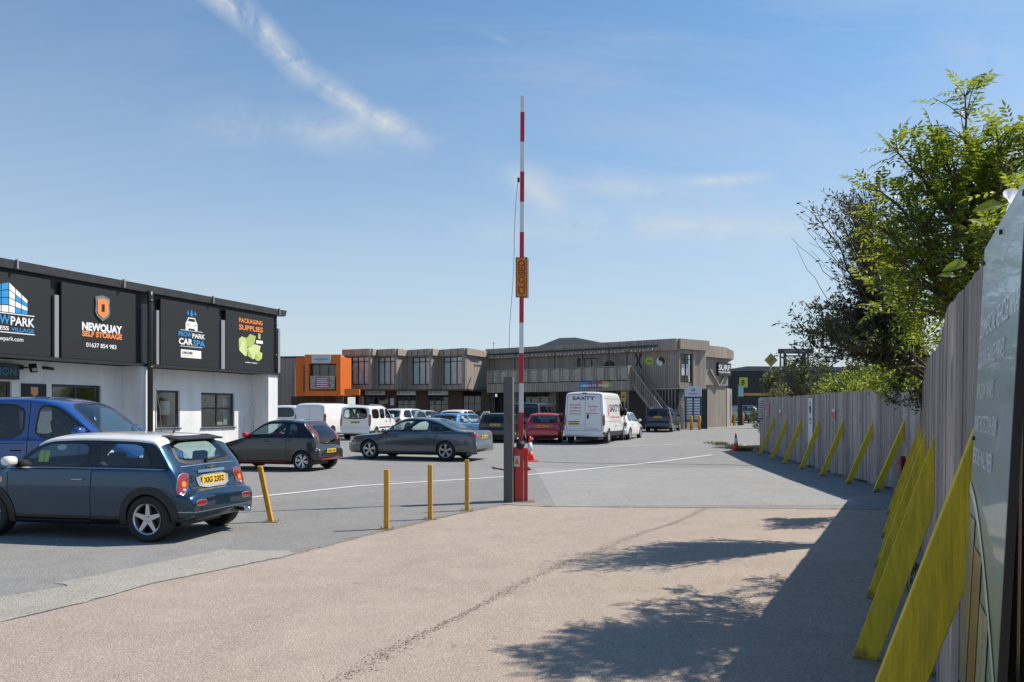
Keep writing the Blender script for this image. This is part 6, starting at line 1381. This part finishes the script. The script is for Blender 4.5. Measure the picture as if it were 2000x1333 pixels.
# stairs down to the right
st = MB(); sx0, sx1 = bx1+.1, RB_.at(1308, 800, -1.2).x; ns = 15; zg = .33; y0, y1 = -1.75, -.55
for i in range(ns):
    f = i/ns; x = sx0+(sx1-sx0)*f; z = zd1-(zd1-zg)*(i+1)/ns; st.box(x, x+(sx1-sx0)/ns+.03, y0+.05, y1-.05, z-.04, z)
st.build('stair_tread', CL, rb); st = MB()
for y in (y0, y1): st.prism([(sx0-.05, y, zd1), (sx0-.05, y, zd1-.32), (sx1, y, zg-.1), (sx1+.15, y, zg+.12)], (0, .05, 0))
st.build('stair_string', CL, rb); st = MB()
for y in (y0, y1):
    st.beam((sx0, y, zr), (sx1, y, zg+1.05), .06, .09)
    for i in range(19): 
        f = i/19; x = sx0+(sx1-sx0)*f; z = zd1-(zd1-zg)*f; st.box(x-.02, x+.03, y-.02, y+.02, z-.1, z+1.0)
    st.box(sx1-.07, sx1+.07, y-.07, y+.07, .2, zg+1.35)
st.build('stair_rail', CL, rb)
st = MB(); x = RB_.at(1227, 800, -dO+.1).x; st.box(x-.05, x+.05, -dO, -dO+.1, .1, zd0); st.build('balcony_post', CONC, rb)
# second short rail in front of the screen
s2 = MB(); a_, b_ = RB_.at(1319, 800, -1.0).x, RB_.at(1334, 800, -1.0).x
for i in range(7): f = i/6; x = a_+(b_-a_)*f; s2.box(x-.03, x+.03, -1.03, -.97, .3, 1.6+1.3*f)
s2.build('stair_rail', CL2, rb)
# pergola frame with string lights
pg = MB(); pgm = pm('pergola_metal', (.02, .022, .028), .5); zp = RB_.at(1084, 688, -1.9).z
xs_ = [RB_.at(px, 700, -1.9).x for px in (967, 1006, 1033, 1084, 1138, 1190, 1225)]
for x in xs_: pg.box(x-.035, x+.035, -1.94, -1.86, zd1+.02, zp)
pg.beam((bx0, -1.9, zp+.05), (RB_.at(1285, 676, -.6).x, -1.3, zp+.12), .10, .14); pg.beam((bx0, -.45, zp+.2), (RB_.at(1285, 676, -.3).x, -.45, zp+.22), .08, .10)
for x in xs_: pg.beam((x, -1.9, zp+.06), (x, -.1, zp+.2), .05, .08)
pg.build('pergola', pgm, rb)
bm_ = MB(); cm = MB(); rr2 = random.Random(3); last_ = None
for i in range(44):
    f = i/43; p = Vector((bx0+.3+(bx1-bx0+1.6)*f, -1.98, zp-.12-.10*abs(math.sin(f*math.pi*7))))
    bm_.lathe([(.012, .02), (.045, -.02), (.045, -.06), (.015, -.10)], 8, 0, 'z', p)
    if last_: cm.tube([last_, p], .010, 4)
    last_ = p
bulbs = thing('string_lights', RB_.o, RB_.a, 'string of small clear bulbs hanging along the terrace pergola', 'lights'); cm.build('cable', pgm, bulbs); bm_.build('bulbs', pm('bulb_glass', (.55, .53, .48), .2), bulbs, True)
# things on the terrace: tables and pots
for px, hh, t_, cat in ((1117, 0, 'dark parasol base and table on the terrace under the wide window', 'table'), (1190, 0, 'dark round planter on the terrace near the logos', 'planter')):
    p = RB_.at(px, 716, -1.2); r_ = thing('terrace_table' if cat == 'table' else 'planter', RB_.w(p.x, -1.2, zd1), RB_.a, t_, cat)
    MB().lathe([(.25, 0), (.06, .08), (.05, 1.15)], 12).build('stem', K['trim'], r_, True); MB().lathe([(.45, 1.15), (.47, 1.18), (.44, 1.22)] if cat == 'table' else [(.2, 1.15), (.42, 1.35), (.30, 1.55), (.1, 1.7)], 14).build('top', K['trim'], r_, True)
# logos on the terrace wall
def disc(mb, x, z, r, y0=-.06, y1=-.005, n=24, sq=1.): mb.prism([(x+r*math.cos(2*math.pi*k/n), y1, z+r*sq*math.sin(2*math.pi*k/n)) for k in range(n)], (0, y0-y1, 0)); return mb
p = RB_.at(1247, 705, 0); r_ = thing('wall_emblem', RB_.w(p.x, 0, p.z), RB_.a, 'black emblem of two facing curved strokes on the terrace wall', 'sign')
for s in (-1, 1):
    m = MB(); m.prism([(s*(.10+.26*abs(t)**1.6), -.005, t*.55) for t in (-1, -.6, -.3, 0, .3, .6, 1)]+[(s*(.02+.12*abs(t)**2), -.005, t*.55) for t in (1, .6, .3, 0, -.3, -.6, -1)], (0, -.05, 0)); m.build('stroke', K['ink'], r_)
p = RB_.at(1269, 705, 0); r_ = thing('wall_emblem', RB_.w(p.x, 0, p.z), RB_.a, 'round lime green emblem on the terrace wall, between the black and the two-tone ones', 'sign')
disc(MB(), 0, 0, .34).build('disc', pm('lime_emblem', (.42, .52, .08), .5), r_); MB().box(-.22, .22, -.066, -.061, -.10, -.05).build('print', K['ink'], r_); MB().box(-.10, .10, -.066, -.061, .26, .30).build('print', K['ink'], r_); MB().box(-.2, .2, -.066, -.061, .0, .03).build('print', K['ink'], r_)
p = RB_.at(1292, 706, 0); r_ = thing('wall_emblem', RB_.w(p.x, 0, p.z), RB_.a, 'round black and white swirl emblem with green rim on the terrace wall', 'sign')
disc(MB(), 0, 0, .40).build('disc', pm('emblem_green_rim', (.30, .40, .12), .5), r_); disc(MB(), -.04, 0, .36, -.065, -.0605).build('white_half', pm('emblem_pale', (.6, .65, .65), .5), r_)
hp = [(math.pi/2-math.pi*k/12) for k in range(13)]
MB().prism([(-.04+.36*math.cos(a), -.0655, .36*math.sin(a)) for a in hp], (0, -.004, 0)).build('black_half', K['ink'], r_)
disc(MB(), -.04, .18, .178, -.073, -.070).build('swirl', K['ink'], r_) ; disc(MB(), -.04, -.18, .178, -.073, -.070).build('swirl', pm('emblem_pale2', (.6, .65, .65), .5), r_)
# silent disco board
p0, p1_ = RB_.at(1132, 753, -dO-.07), RB_.at(1192, 753, -dO-.07); wd = p1_.x-p0.x; sdz = thing('disco_sign', RB_.w((p0.x+p1_.x)/2, -dO-.07, p0.z), RB_.a, 'colourful pill-shaped sign reading silent disco on the balcony front', 'sign')
for nm, x0_, x1_, c in (('blue_end', -.5, -.2, (.03, .25, .50)), ('purple_middle', -.2, .1, (.20, .05, .22)), ('red_part', .1, .25, (.45, .04, .10)), ('yellow_end', .25, .5, (.50, .42, .10))):
    m = MB(); r__ = .25
    if x0_ == -.5: pts = [(-wd*.5+r__-r__*math.cos(a), r__*math.sin(a)) for a in [math.pi/2-math.pi*k/10 for k in range(11)]]; pts = pts+[(wd*x1_, -r__), (wd*x1_, r__)]
    elif x1_ == .5: pts = [(wd*x0_, r__), (wd*x0_, -r__)]+[(wd*.5-r__+r__*math.cos(a), r__*math.sin(a)) for a in [-math.pi/2+math.pi*k/10 for k in range(11)]]
    else: pts = [(wd*x0_, -r__), (wd*x1_, -r__), (wd*x1_, r__), (wd*x0_, r__)]
    m.prism([(x, 0, z) for x, z in pts], (0, -.05, 0)); m.build(nm, pm(nm, c, .5), sdz)
put_text('lettering', 'silent', K['white'], sdz, -wd*.27, -.02, -.055, .21, wd*.36, .02); put_text('lettering', 'disco', K['white'], sdz, wd*.28, -.02, -.055, .21, wd*.34, .02)
disc(MB(), -.02, .05, .30, -.062, -.052).build('centre_disc', pm('disco_centre', (.15, .13, .25), .5), sdz); put_text('lettering', 'hq', K['white'], sdz, -.02, .0, -.065, .2, .3, .02)
# sign on a post in front, amber
p = at(1218, 790, 54.0); r_ = thing('post_sign', (p.x, p.y, gz(54)), R(-15), 'black post with a small amber sign beside the white high-roof van', 'sign')
MB().tube([(0, 0, 0), (0, 0, 2.6)], .11, 10).build('post', K['trim'], r_, True); MB().box(-.19, .19, -.13, -.09, 2.05, 2.75).build('panel', pm('amber_panel', (.45, .28, .06), .5), r_); MB().prism([(-.12, -.131, 2.3), (.12, -.131, 2.36), (.02, -.131, 2.5)], (0, -.004, 0)).build('print', K['ink'], r_)
# tenant directory board
yT = 57.2; p = at(1354, 830, yT); r_ = thing('directory_board', (p.x, yT, gz(yT)), R(-8), 'tall directory board of tenants, white head over teal body, below the corner window', 'sign'); wd = 33/F*yT
zt_, zm_, zb_ = CAMH+(HY-755)*yT/F-gz(yT), CAMH+(HY-775)*yT/F-gz(yT), CAMH+(HY-825)*yT/F-gz(yT)
MB().box(-wd/2, wd/2, 0, .08, zm_, zt_).build('head_panel', pm('pale_sign', (.55, .57, .64), .5), r_); MB().box(-wd/2, wd/2, 0, .08, zb_, zm_-.003).build('body_panel', pm('teal_panel', (.03, .10, .16), .5), r_)
MB().box(-.14, .14, -.006, -.001, zm_+.40, zm_+.56).build('emblem', SG, r_); MB().box(-.35, .35, -.006, -.001, zm_+.18, zm_+.24).build('printed_line', SG, r_)
for x in (-wd/2+.1, wd/2-.1): MB().box(x-.05, x+.05, .081, .16, 0, zt_-.1).build('leg', K['trim'], r_)
for i in range(8):
    for sx2 in (-.27, .27): z = zm_-.22-i*(zm_-zb_-.3)/8; MB().box(sx2-.20, sx2+.20, -.006, -.001, z-.07, z+.07).build('tenant_plate', pm('plate_white', (.6, .63, .66), .5) if i == 0 and sx2 < 0 else bpy.data.materials['plate_white'], r_)
MB().box(wd/2+.08, wd/2+.5, .3, .8, .0, 3.0).build('dark_pier', K['trim'], rb, loc=rot @ (Vector((p.x, yT, gz(yT)))-RB_.o), rz=-RB_.a)
# roof aerials
for px, y, h0, t_ in ((964, 68, 689, 'thin aerial on the roof of the timber block'),):
    a_ = at(px, h0, y); o = MB().tube([(0, 0, 0), (0, 0, .95)], .02, 6).tube([(-.12, 0, .8), (.12, 0, .8)], .015, 5).build('aerial', K['trim'], None, loc=a_); tag(o, t_, 'aerial')
# --- yard entrance beyond: dark shed, sign post, height bar
ds_ = thing('dark_shed', ((1418-1000)/F*92, 92, 0), R(-3), 'low dark clad shed beyond the yard entrance, with pale roof lights', 'building')
DS = pm('dark_corrugated', (.014, .016, .022), .5, bump=(9, .8, .03, (8, 8, .01))); zz = lambda py: CAMH-(py-HY)*92/F
MB().box(-1, 14, 0, 14, .5, zz(725)).build('wall', DS, ds_); MB().prism([(-1.2, -.1, zz(725)), (2.5, -.1, zz(716)), (14, -.1, zz(718)), (14, -.1, zz(725))], (0, 14, 0)).build('roof', pm('shed_roof', (.16, .17, .18), .6, noise=((.10, .105, .11), 3, 2)), ds_)
p = at(1445, 800, 66.5); r_ = thing('yard_sign_post', (p.x, 66.5, gz(66.5)), 0, 'dark square post carrying a yellow B sign and a pale blue panel', 'sign')
MB().box(-.16, .16, -.16, .16, 0, 3.6).build('post', K['trim'], r_); zq = lambda py: CAMH-(py-HY)*66.5/F-gz(66.5)
MB().box(-.12, .60, -.24, -.20, zq(757), zq(738)).build('yellow_panel', pm('sign_lime', (.52, .58, .06), .5), r_); put_text('lettering', 'B', K['ink'], r_, .22, (zq(757)+zq(738))/2, -.245, .4, .28, .03)
MB().box(-.2, .22, -.32, -.26, zq(775), zq(754)).build('blue_panel', pm('pale_blue_panel', (.30, .55, .60), .5), r_)
p = at(1450, 770, 68); hb = thing('height_bar', (p.x, 68, gz(68)), 0, 'yellow height restriction bar across the yard entrance', 'barrier'); MB().box(0, 4.2, -.06, .06, zq(772.5), zq(768)).build('bar', K['yellow'], hb)
MB().box(4.1, 4.25, -.08, .08, 0, zq(768)).build('post', K['yellow'], hb)
p = at(1505, 704, 46); r_ = thing('diamond_sign', (p.x+.6, 46, 0), R(8), 'yellow diamond-shaped warning sign rising above the bushes', 'sign'); cz = p.z; k = 13.5/F*46
MB().prism([(-.6-k, 0, cz), (-.6, 0, cz-k), (-.6+k, 0, cz), (-.6, 0, cz+k)], (0, .04, 0)).build('panel', pm('diamond_yellow', (.34, .27, .06), .6, noise=((.22, .17, .05), 4, 2)), r_); MB().tube([(-.6, .07, .1), (-.6, .07, cz)], .04, 8).build('post', K['steel'], r_, True); MB().beam((-.75, -.01, cz-.1), (-.45, -.01, cz+.1), .03, .03).build('print', K['ink'], r_)
gt = thing('yard_gantry', ((1548-1000)/F*60, 60, 0), 0, 'dark metal gantry with a faded name board above the bushes', 'gantry'); zg_ = lambda py: CAMH-(py-HY)*60/F; m = MB()
for x in (-.95, -.6, .9, 1.2): m.box(x-.05, x+.05, -.05, .05, .5, zg_(690))
for x in (-.6, .9): m.box(x-.12, x+.12, -.04, .04, .5, zg_(692))
m.build('gantry_post', DKW, gt); MB().box(-1.1, 1.6, -.15, .15, zg_(691), zg_(682)).build('name_board', pm('gantry_board', (.06, .055, .055), .6), gt); MB().box(-.7, .95, -.1, .1, zg_(697), zg_(694.5)).build('lower_beam', DKW, gt)
put_text('lettering', 'GOODYEAR', pm('faded_letters', (.30, .30, .30), .7), gt, .25, zg_(686.5), -.16, .2, 1.9, .02)
# ------------------------------------------------------------------ trees and bushes
def leafmat(name, c, c2, tr=.35, isl=.35):
    return pm(name, c, .42, spec=.45, noise=(c2, .9, 2.2), island=isl, trans=tr)
LM1 = leafmat('bright_leaves', (.15, .185, .014), (.07, .11, .014), .55); LM2 = leafmat('olive_leaves', (.055, .075, .02), (.095, .085, .035), .25); LM3 = leafmat('hedge_leaves', (.075, .12, .02), (.16, .17, .03), .5, .4)
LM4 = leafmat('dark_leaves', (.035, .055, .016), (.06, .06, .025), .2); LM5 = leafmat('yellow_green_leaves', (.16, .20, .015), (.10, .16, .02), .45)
LM6 = leafmat('grey_green_leaves', (.12, .14, .06), (.16, .155, .07), .5); BK = pm('bark', (.085, .065, .05), .9, noise=((.05, .04, .03), 8, 2, (3, 3, .5)), bump=(20, .5, .01)); TW = pm('twig_bark', (.12, .085, .065), .85)
def rvec(r): 
    while True:
        v = Vector((r.uniform(-1, 1), r.uniform(-1, 1), r.uniform(-1, 1)))
        if .01 < v.length < 1: return v.normalized()
def leaf(mb, p, d, n, L, W):
    """one folded leaf of two facets pairs, from p along d"""
    s = d.cross(n).normalized()*W/2; q = n*W*.18; o = len(mb.v)
    mb.v += [tuple(p), tuple(p+d*L*.35+s+q), tuple(p+d*L*.40), tuple(p+d*L*.35-s+q), tuple(p+d*L*.75+s*.7+q*.3-n*L*.05), tuple(p+d*L*.75-s*.7+q*.3-n*L*.05), tuple(p+d*L-n*L*.12)]
    mb.f += [(o, o+2, o+1), (o, o+3, o+2), (o+1, o+2, o+4), (o+2, o+3, o+5), (o+2, o+6, o+4), (o+2, o+5, o+6)]; mb.m += [0]*6
def pinnate(mb, r, p, d, L, k=4, lw=.021, ll=.060):
    n = (Vector((0, 0, 1))-d*d.z).normalized() if abs(d.z) < .95 else rvec(r); side = d.cross(n).normalized()
    for i in range(k):
        f = (i+1)/(k+.6); q = p+d*L*f-Vector((0, 0, 1))*L*.28*f*f
        for s in (1, -1): leaf(mb, q, (side*s+d*.55-n*.25+rvec(r)*.15).normalized(), (n+rvec(r)*.25).normalized(), ll*(1.1-.35*abs(f-.5)), lw)
    e = p+d*L-Vector((0, 0, 1))*L*.28; leaf(mb, e, (d-Vector((0, 0, .5))).normalized(), n, ll*1.1, lw)
def limb(mb, r, a, b, r0, r1, sag=.1, k=5, wig=.05):
    pts = []; L = (b-a).length
    for i in range(k+1):
        f = i/k; pts.append(a.lerp(b, f)+Vector((0, 0, math.sin(f*math.pi)*sag*L))+(rvec(r)*wig*L*.5 if 0 < i < k else Vector((0, 0, 0))))
    mb.tube(pts, [r0+(r1-r0)*i/k for i in range(k+1)], 6 if r0 > .012 else 4, cap=False); return pts
# 1. tall leafy tree above the near fence
r = random.Random(11)
def W3(px, py, y): return at(px, py, y)
base = Vector((4.3, 6.7, 0)); tr = thing('leafy_tree', base, 0, 'tall bright green tree with feathery leaves rising behind the near fence', 'tree'); B = lambda v: v-base
tk = MB(); lf = MB()
env = [(1885, 190, 6.2, 1.0), (1840, 275, 6.3, .8), (1950, 275, 6.1, .8), (1700, 560, 7.6, .5), (1730, 450, 6.8, 1), (1750, 400, 6.7, 1), (1770, 540, 7.0, 1), (1720, 610, 8.0, .8), (1960, 330, 5.9, 1), (1985, 300, 6.3, 1), (1755, 300, 6.4, .8), (1800, 330, 6.2, 1), (1900, 300, 6.5, 1), (2020, 290, 6.2, 1), (1720, 375, 6.5, .7), (1780, 430, 6.3, 1), (1850, 400, 6.0, 1), (1960, 400, 6.6, 1), (1740, 500, 6.9, 1), (1800, 520, 6.6, 1), (1870, 480, 6.1, 1),
       (1700, 440, 6.9, .7), (1930, 330, 6.8, 1), (2060, 360, 6.9, 1), (1830, 590, 7.2, 1), (1790, 620, 7.7, .9), (2080, 290, 7.4, 1), (1905, 290, 6.8, .7), (1860, 310, 6.0, .7), (1930, 310, 6.3, .7), (1820, 460, 6.9, 1), (1890, 560, 6.6, 1), (1760, 570, 7.6, .9), (1950, 470, 5.6, 1), (1995, 400, 5.3, .9), (1810, 380, 6.8, 1), (1840, 320, 6.6, 1), (2000, 500, 6.8, 1), (2150, 420, 6.4, 1), (2250, 330, 6.8, 1), (1870, 360, 7.2, 1), (1780, 480, 7.4, 1), (1845, 640, 8.2, .8), (1815, 680, 8.4, .8)]
fork = [Vector((4.2, 6.75, 1.2)), Vector((4.0, 6.6, 2.3)), Vector((3.9, 6.5, 3.0))]
tp_ = limb(tk, r, B(base), B(fork[2]), .09, .045, .0, 6, .02)
for j, (px, py, y, dn) in enumerate(env):
    tip = W3(px, py, y); st = fork[0 if tip.z < 2.6 else (1 if tip.z < 3.6 else 2)]
    pts = limb(tk, r, B(st), B(tip), .022, .005, .10, 6, .04)
    for q in range(2, 7):
        a = pts[q]; m_ = int(5.6*dn)
        for _ in range(m_):
            d = (rvec(r)+Vector((0, 0, .25))+(pts[q]-pts[q-1]).normalized()*.6).normalized(); ln = r.uniform(.10, .34)*(.55 if q >= 6 else 1.0)
            b_ = a+d*ln; limb(tk, r, a, b_, .005, .002, .05, 2, .02)
            for _ in range(2 if r.random() < .55 else 1): pinnate(lf, r, a.lerp(b_, r.uniform(.5, 1)), (d+rvec(r)*.7+Vector((0, 0, .1))).normalized(), r.uniform(.15, .24), 4)
    for _ in range(5): pinnate(lf, r, B(tip), (rvec(r)+Vector((0, 0, .7))).normalized(), r.uniform(.13, .2), 4)
tk.build('trunk', BK, tr, True); lf.build('crown', LM1, tr)
# 2. wind-shaped twiggy tree leaning left over the road
r = random.Random(5); base = Vector((6.15, 10.4, 0)); t2 = thing('twiggy_tree', base, 0, 'dark twiggy wind-swept tree leaning out to the left over the fence', 'tree'); tk = MB(); tws = MB(); lf = MB(); lf2 = MB()
hub = Vector((5.9, 10.35, 1.9)); limb(tk, r, B(base), B(hub), .12, .09, 0, 4, .03)
ends = []
for i in range(50):
    f = i/49; px = 1585+r.uniform(0, 170)+100*abs(f-.5)*0; py = 430+270*f+r.uniform(-25, 25)
    px = 1625+65*math.sin(f*6)+r.uniform(0, 125); ends.append((px, py, r.uniform(9.3, 10.8), f))
ends += [(r.uniform(1610, 1740), r.uniform(385, 500), r.uniform(9.3, 10.3), r.uniform(.0, .3)) for _ in range(16)]
for px, py, y, f in ends:
    tip = W3(px, py, y); mid = hub+Vector((-.35, 0, .15+.5*(1-f)))
    pts = limb(tk, r, B(hub if f > .5 else mid), B(tip), .035 if r.random() < .3 else .018, .006, -.06 if f < .5 else .10, 8, .035)
    for q in range(3, 9):
        for _ in range(5):
            a = pts[q]; d = ((pts[q]-pts[q-1]).normalized()*.9+rvec(r)*.75+Vector((-.25, 0, .28))).normalized(); ln = r.uniform(.15, .42); b_ = a+d*ln
            tp2 = limb(tws, r, a, b_, .004, .0018, -.05, 3, .05)
            dense_ = (.45 if f < .45 else 1.0)*(.8 if q > 6 else 1)
            for c in tp2[1:]:
                for _ in range(int(6*dense_+r.random())):
                    dd = (d*.5+rvec(r)).normalized(); leaf(lf if r.random() < .7 else lf2, c+rvec(r)*.03, dd, rvec(r), r.uniform(.045, .085), .020)
# bare whip ends with dark seed heads
for i in range(26):
    px = r.uniform(1545, 1640) if i < 16 else r.uniform(1620, 1740); py = 395+ (px-1545)*-.15+r.uniform(0, 130) if i < 16 else r.uniform(345, 440); y = r.uniform(9.4, 10.4); tip = W3(px, max(py, 350), y); a = W3(min(px+r.uniform(60, 150), 1790), tip and py+r.uniform(60, 140), y+.1)
    limb(tws, r, B(a), B(tip), .005, .002, r.uniform(-.10, .08), 6, .07)
    if i % 2: lf2.tube([B(tip)-Vector((.02, 0, .01)), B(tip), B(tip)+Vector((.05, 0, .015))], [.003, .011, .002], 5)
tk.build('trunk', BK, t2, True); tws.build('twigs', TW, t2); lf.build('crown', LM4, t2); lf2.build('brown_foliage', LM2, t2)
# 3. drooping bright shrub over the fence corner
r = random.Random(8); base = Vector((7.9, 14.1, 0)); t3 = thing('drooping_shrub', base, 0, 'yellow-green shrub drooping over the fence at its bend', 'shrub'); tk = MB(); lf = MB(); lf2 = MB(); hub = W3(1795, 700, 12.6)
limb(tk, r, B(base), B(hub), .05, .03, 0, 4, .04)
for i in range(46):
    px, py = r.uniform(1690, 1800), r.uniform(705, 800); py = min(py, 730+(px-1680)*.75) if px < 1760 else py; y = r.uniform(11.6, 12.8); tip = W3(px, py, y)
    pts = limb(tk, r, B(hub), B(tip), .012, .003, .15, 6, .05)
    for q in range(2, 7):
        for _ in range(26):
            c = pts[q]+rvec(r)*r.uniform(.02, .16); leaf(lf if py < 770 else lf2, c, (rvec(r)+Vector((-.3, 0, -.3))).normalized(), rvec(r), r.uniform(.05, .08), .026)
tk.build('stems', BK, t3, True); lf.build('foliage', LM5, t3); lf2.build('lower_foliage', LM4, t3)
# bindweed on top of the board
r = random.Random(2); base = W3(1960, 420, 2.3); t4 = thing('bindweed', Vector((1.62, 2.3, 2.15)), 0, 'bindweed with one white trumpet flower trailing over the top of the board', 'plant'); B4_ = lambda v: v-Vector((1.62, 2.3, 2.15)); vm = MB(); lm = MB()
vm.tube([B4_(W3(2040, 470, 2.2)), B4_(W3(1990, 392, 2.1)), B4_(W3(1965, 415, 2.2)), B4_(W3(1930, 425, 2.3))], .003, 5); vm.build('stem', LM5, t4)
for px, py, dx, dz, L in ((1962, 400, -.9, -.1, .085), (1990, 392, .5, .3, .06), (1890, 512, -.8, -.25, .07), (1868, 540, -.7, .1, .05), (1985, 410, -.4, -.5, .05), (1925, 440, -.6, .3, .05)):
    leaf(lm, B4_(W3(px, py, 2.25)), Vector((dx, .1, dz)).normalized(), Vector((.2, -.7, .6)).normalized(), L, L*.55)
lm.build('leaves', LM5, t4); fl = MB(); c = B4_(W3(1984, 386, 2.05)); prof = [(.004, -.045), (.008, -.02), (.022, -.002), (.034, .004)]; fl.lathe(prof, 14, 0, 'z'); fl.f = [f for f in fl.f if len(f) < 8]; fl.m = fl.m[:len(fl.f)]; xf(fl, lambda v: (Matrix.Rotation(R(50), 3, 'X') @ v)+c); fl.build('flower', pm('white_petal', (.8, .8, .82), .6, trans=.3), t4, True)
# 4. bushes behind the far fence
def bush(name, x, y, rx, ry, h, mat, mat2, label, seed, n=9500, ll=.13, group='bushes behind the far fence'):
    r = random.Random(seed); o = Vector((x, y, gz(y))); rt = thing(name, o, 0, label, 'bush', group); tk = MB(); a, b = MB(), MB(); cl = []
    for i in range(60):
        v = rvec(r); v.z = abs(v.z); k = r.uniform(.55, 1.02); c = Vector((v.x*rx*k, v.y*ry*k, (.15+.85*v.z*k)*h)); cl.append((c, r.uniform(.28, .62)*min(rx, ry)*.5, r.random() < .45))
        if i % 2 == 0: limb(tk, r, Vector((0, 0, .1)), c, .03, .006, .05, 4, .06)
        if i % 3 == 0: tk.tube([c, c+Vector((r.uniform(-.2, .2), 0, r.uniform(.3, .6)))], [.006, .002], 4)
    for i in range(n):
        c, rr, q = cl[r.randrange(60)]; p = c+rvec(r)*rr*r.random()**.45; p.z = max(p.z, .1); leaf(a if q else b, p, (rvec(r)+Vector((0, 0, .3))).normalized(), rvec(r), ll*r.uniform(.6, 1.2), ll*.42)
    tk.build('stems', TW, rt, True); a.build('foliage', mat, rt); b.build('brown_foliage' if mat2 is LM2 else 'second_foliage', mat2, rt)  # second leaf tone, given to whole clusters at random
bush('bush', 13.0, 34.5, 2.2, 1.7, 3.9, LM6, LM2, 'grey-green bush at the far end of the fence, left of the others', 1, 17000, ll=.12)
bush('bush', 13.6, 31.5, 1.9, 1.8, 3.7, LM3, LM5, 'bright bush just right of the grey-green one behind the fence', 2)
bush('bush', 12.4, 27.3, 1.9, 1.8, 3.35, LM5, LM2, 'yellowish bush rising behind the white fence banner', 3)
bush('bush', 15.6, 32.0, 2.4, 1.8, 4.9, LM3, LM4, 'tallest green bush standing back beneath the twiggy tree', 4)
bush('bush', 11.4, 23.4, 1.6, 1.8, 3.0, LM3, LM5, 'leafy bush behind the middle of the far fence', 5)
bush('bush', 11.3, 19.8, 1.9, 1.7, 3.0, LM5, LM4, 'yellow-green bush close behind the fence right of the red sign', 6)
bush('bush', 14.4, 26.0, 2.2, 1.8, 4.0, LM6, LM2, 'brownish bush between the tallest bush and the fence', 7, 14000)
bush('bush', 11.0, 16.6, 1.5, 1.4, 2.9, LM3, LM4, 'green bush just behind the bend of the fence', 9, 6000)
# weeds at the foot of the fence end and along the boards
r = random.Random(21); gr = MB()
def tuft(x, y, n, h, sp_):
    for _ in range(n):
        p = Vector((x+r.uniform(-sp_, sp_), y+r.uniform(-sp_, sp_), gz(y))); d = (Vector((r.uniform(-.6, .6), r.uniform(-.6, .6), 1))).normalized(); leaf(gr, p, d, rvec(r), h*r.uniform(.5, 1.2), .018)
for _ in range(26): tuft(r.uniform(9.2, 10.25), r.uniform(31.2, 32.8), 60, .16, .16)
for k in range(110):
    y = r.uniform(3, 31); x, d = fx(y); tuft(x-.08, y, 9, .07, .07)
for k in range(12): tuft(r.uniform(9.4, 10.1), r.uniform(33, 37), 40, .16, .25)
g_ = gr.build('weeds', LM2); g_['kind'] = 'stuff'; g_['label'] = 'dry weeds along the foot of the fence'
# fallen leaves and grit scattered on the road
r = random.Random(31); gr = MB()
for k in range(260):
    y = 3.5+r.random()**1.5*14; x0 = fx(min(y, 30))[0]; x = x0-.1-abs(r.gauss(0, 1.0)); leaf(gr, Vector((x, y, .02)), Vector((r.uniform(-1, 1), r.uniform(-1, 1), 0)).normalized(), Vector((0, 0, 1)), r.uniform(.015, .035), .014)
g_ = gr.build('fallen_leaves', LM2); g_['kind'] = 'stuff'; g_['label'] = 'tiny fallen leaves on the road'
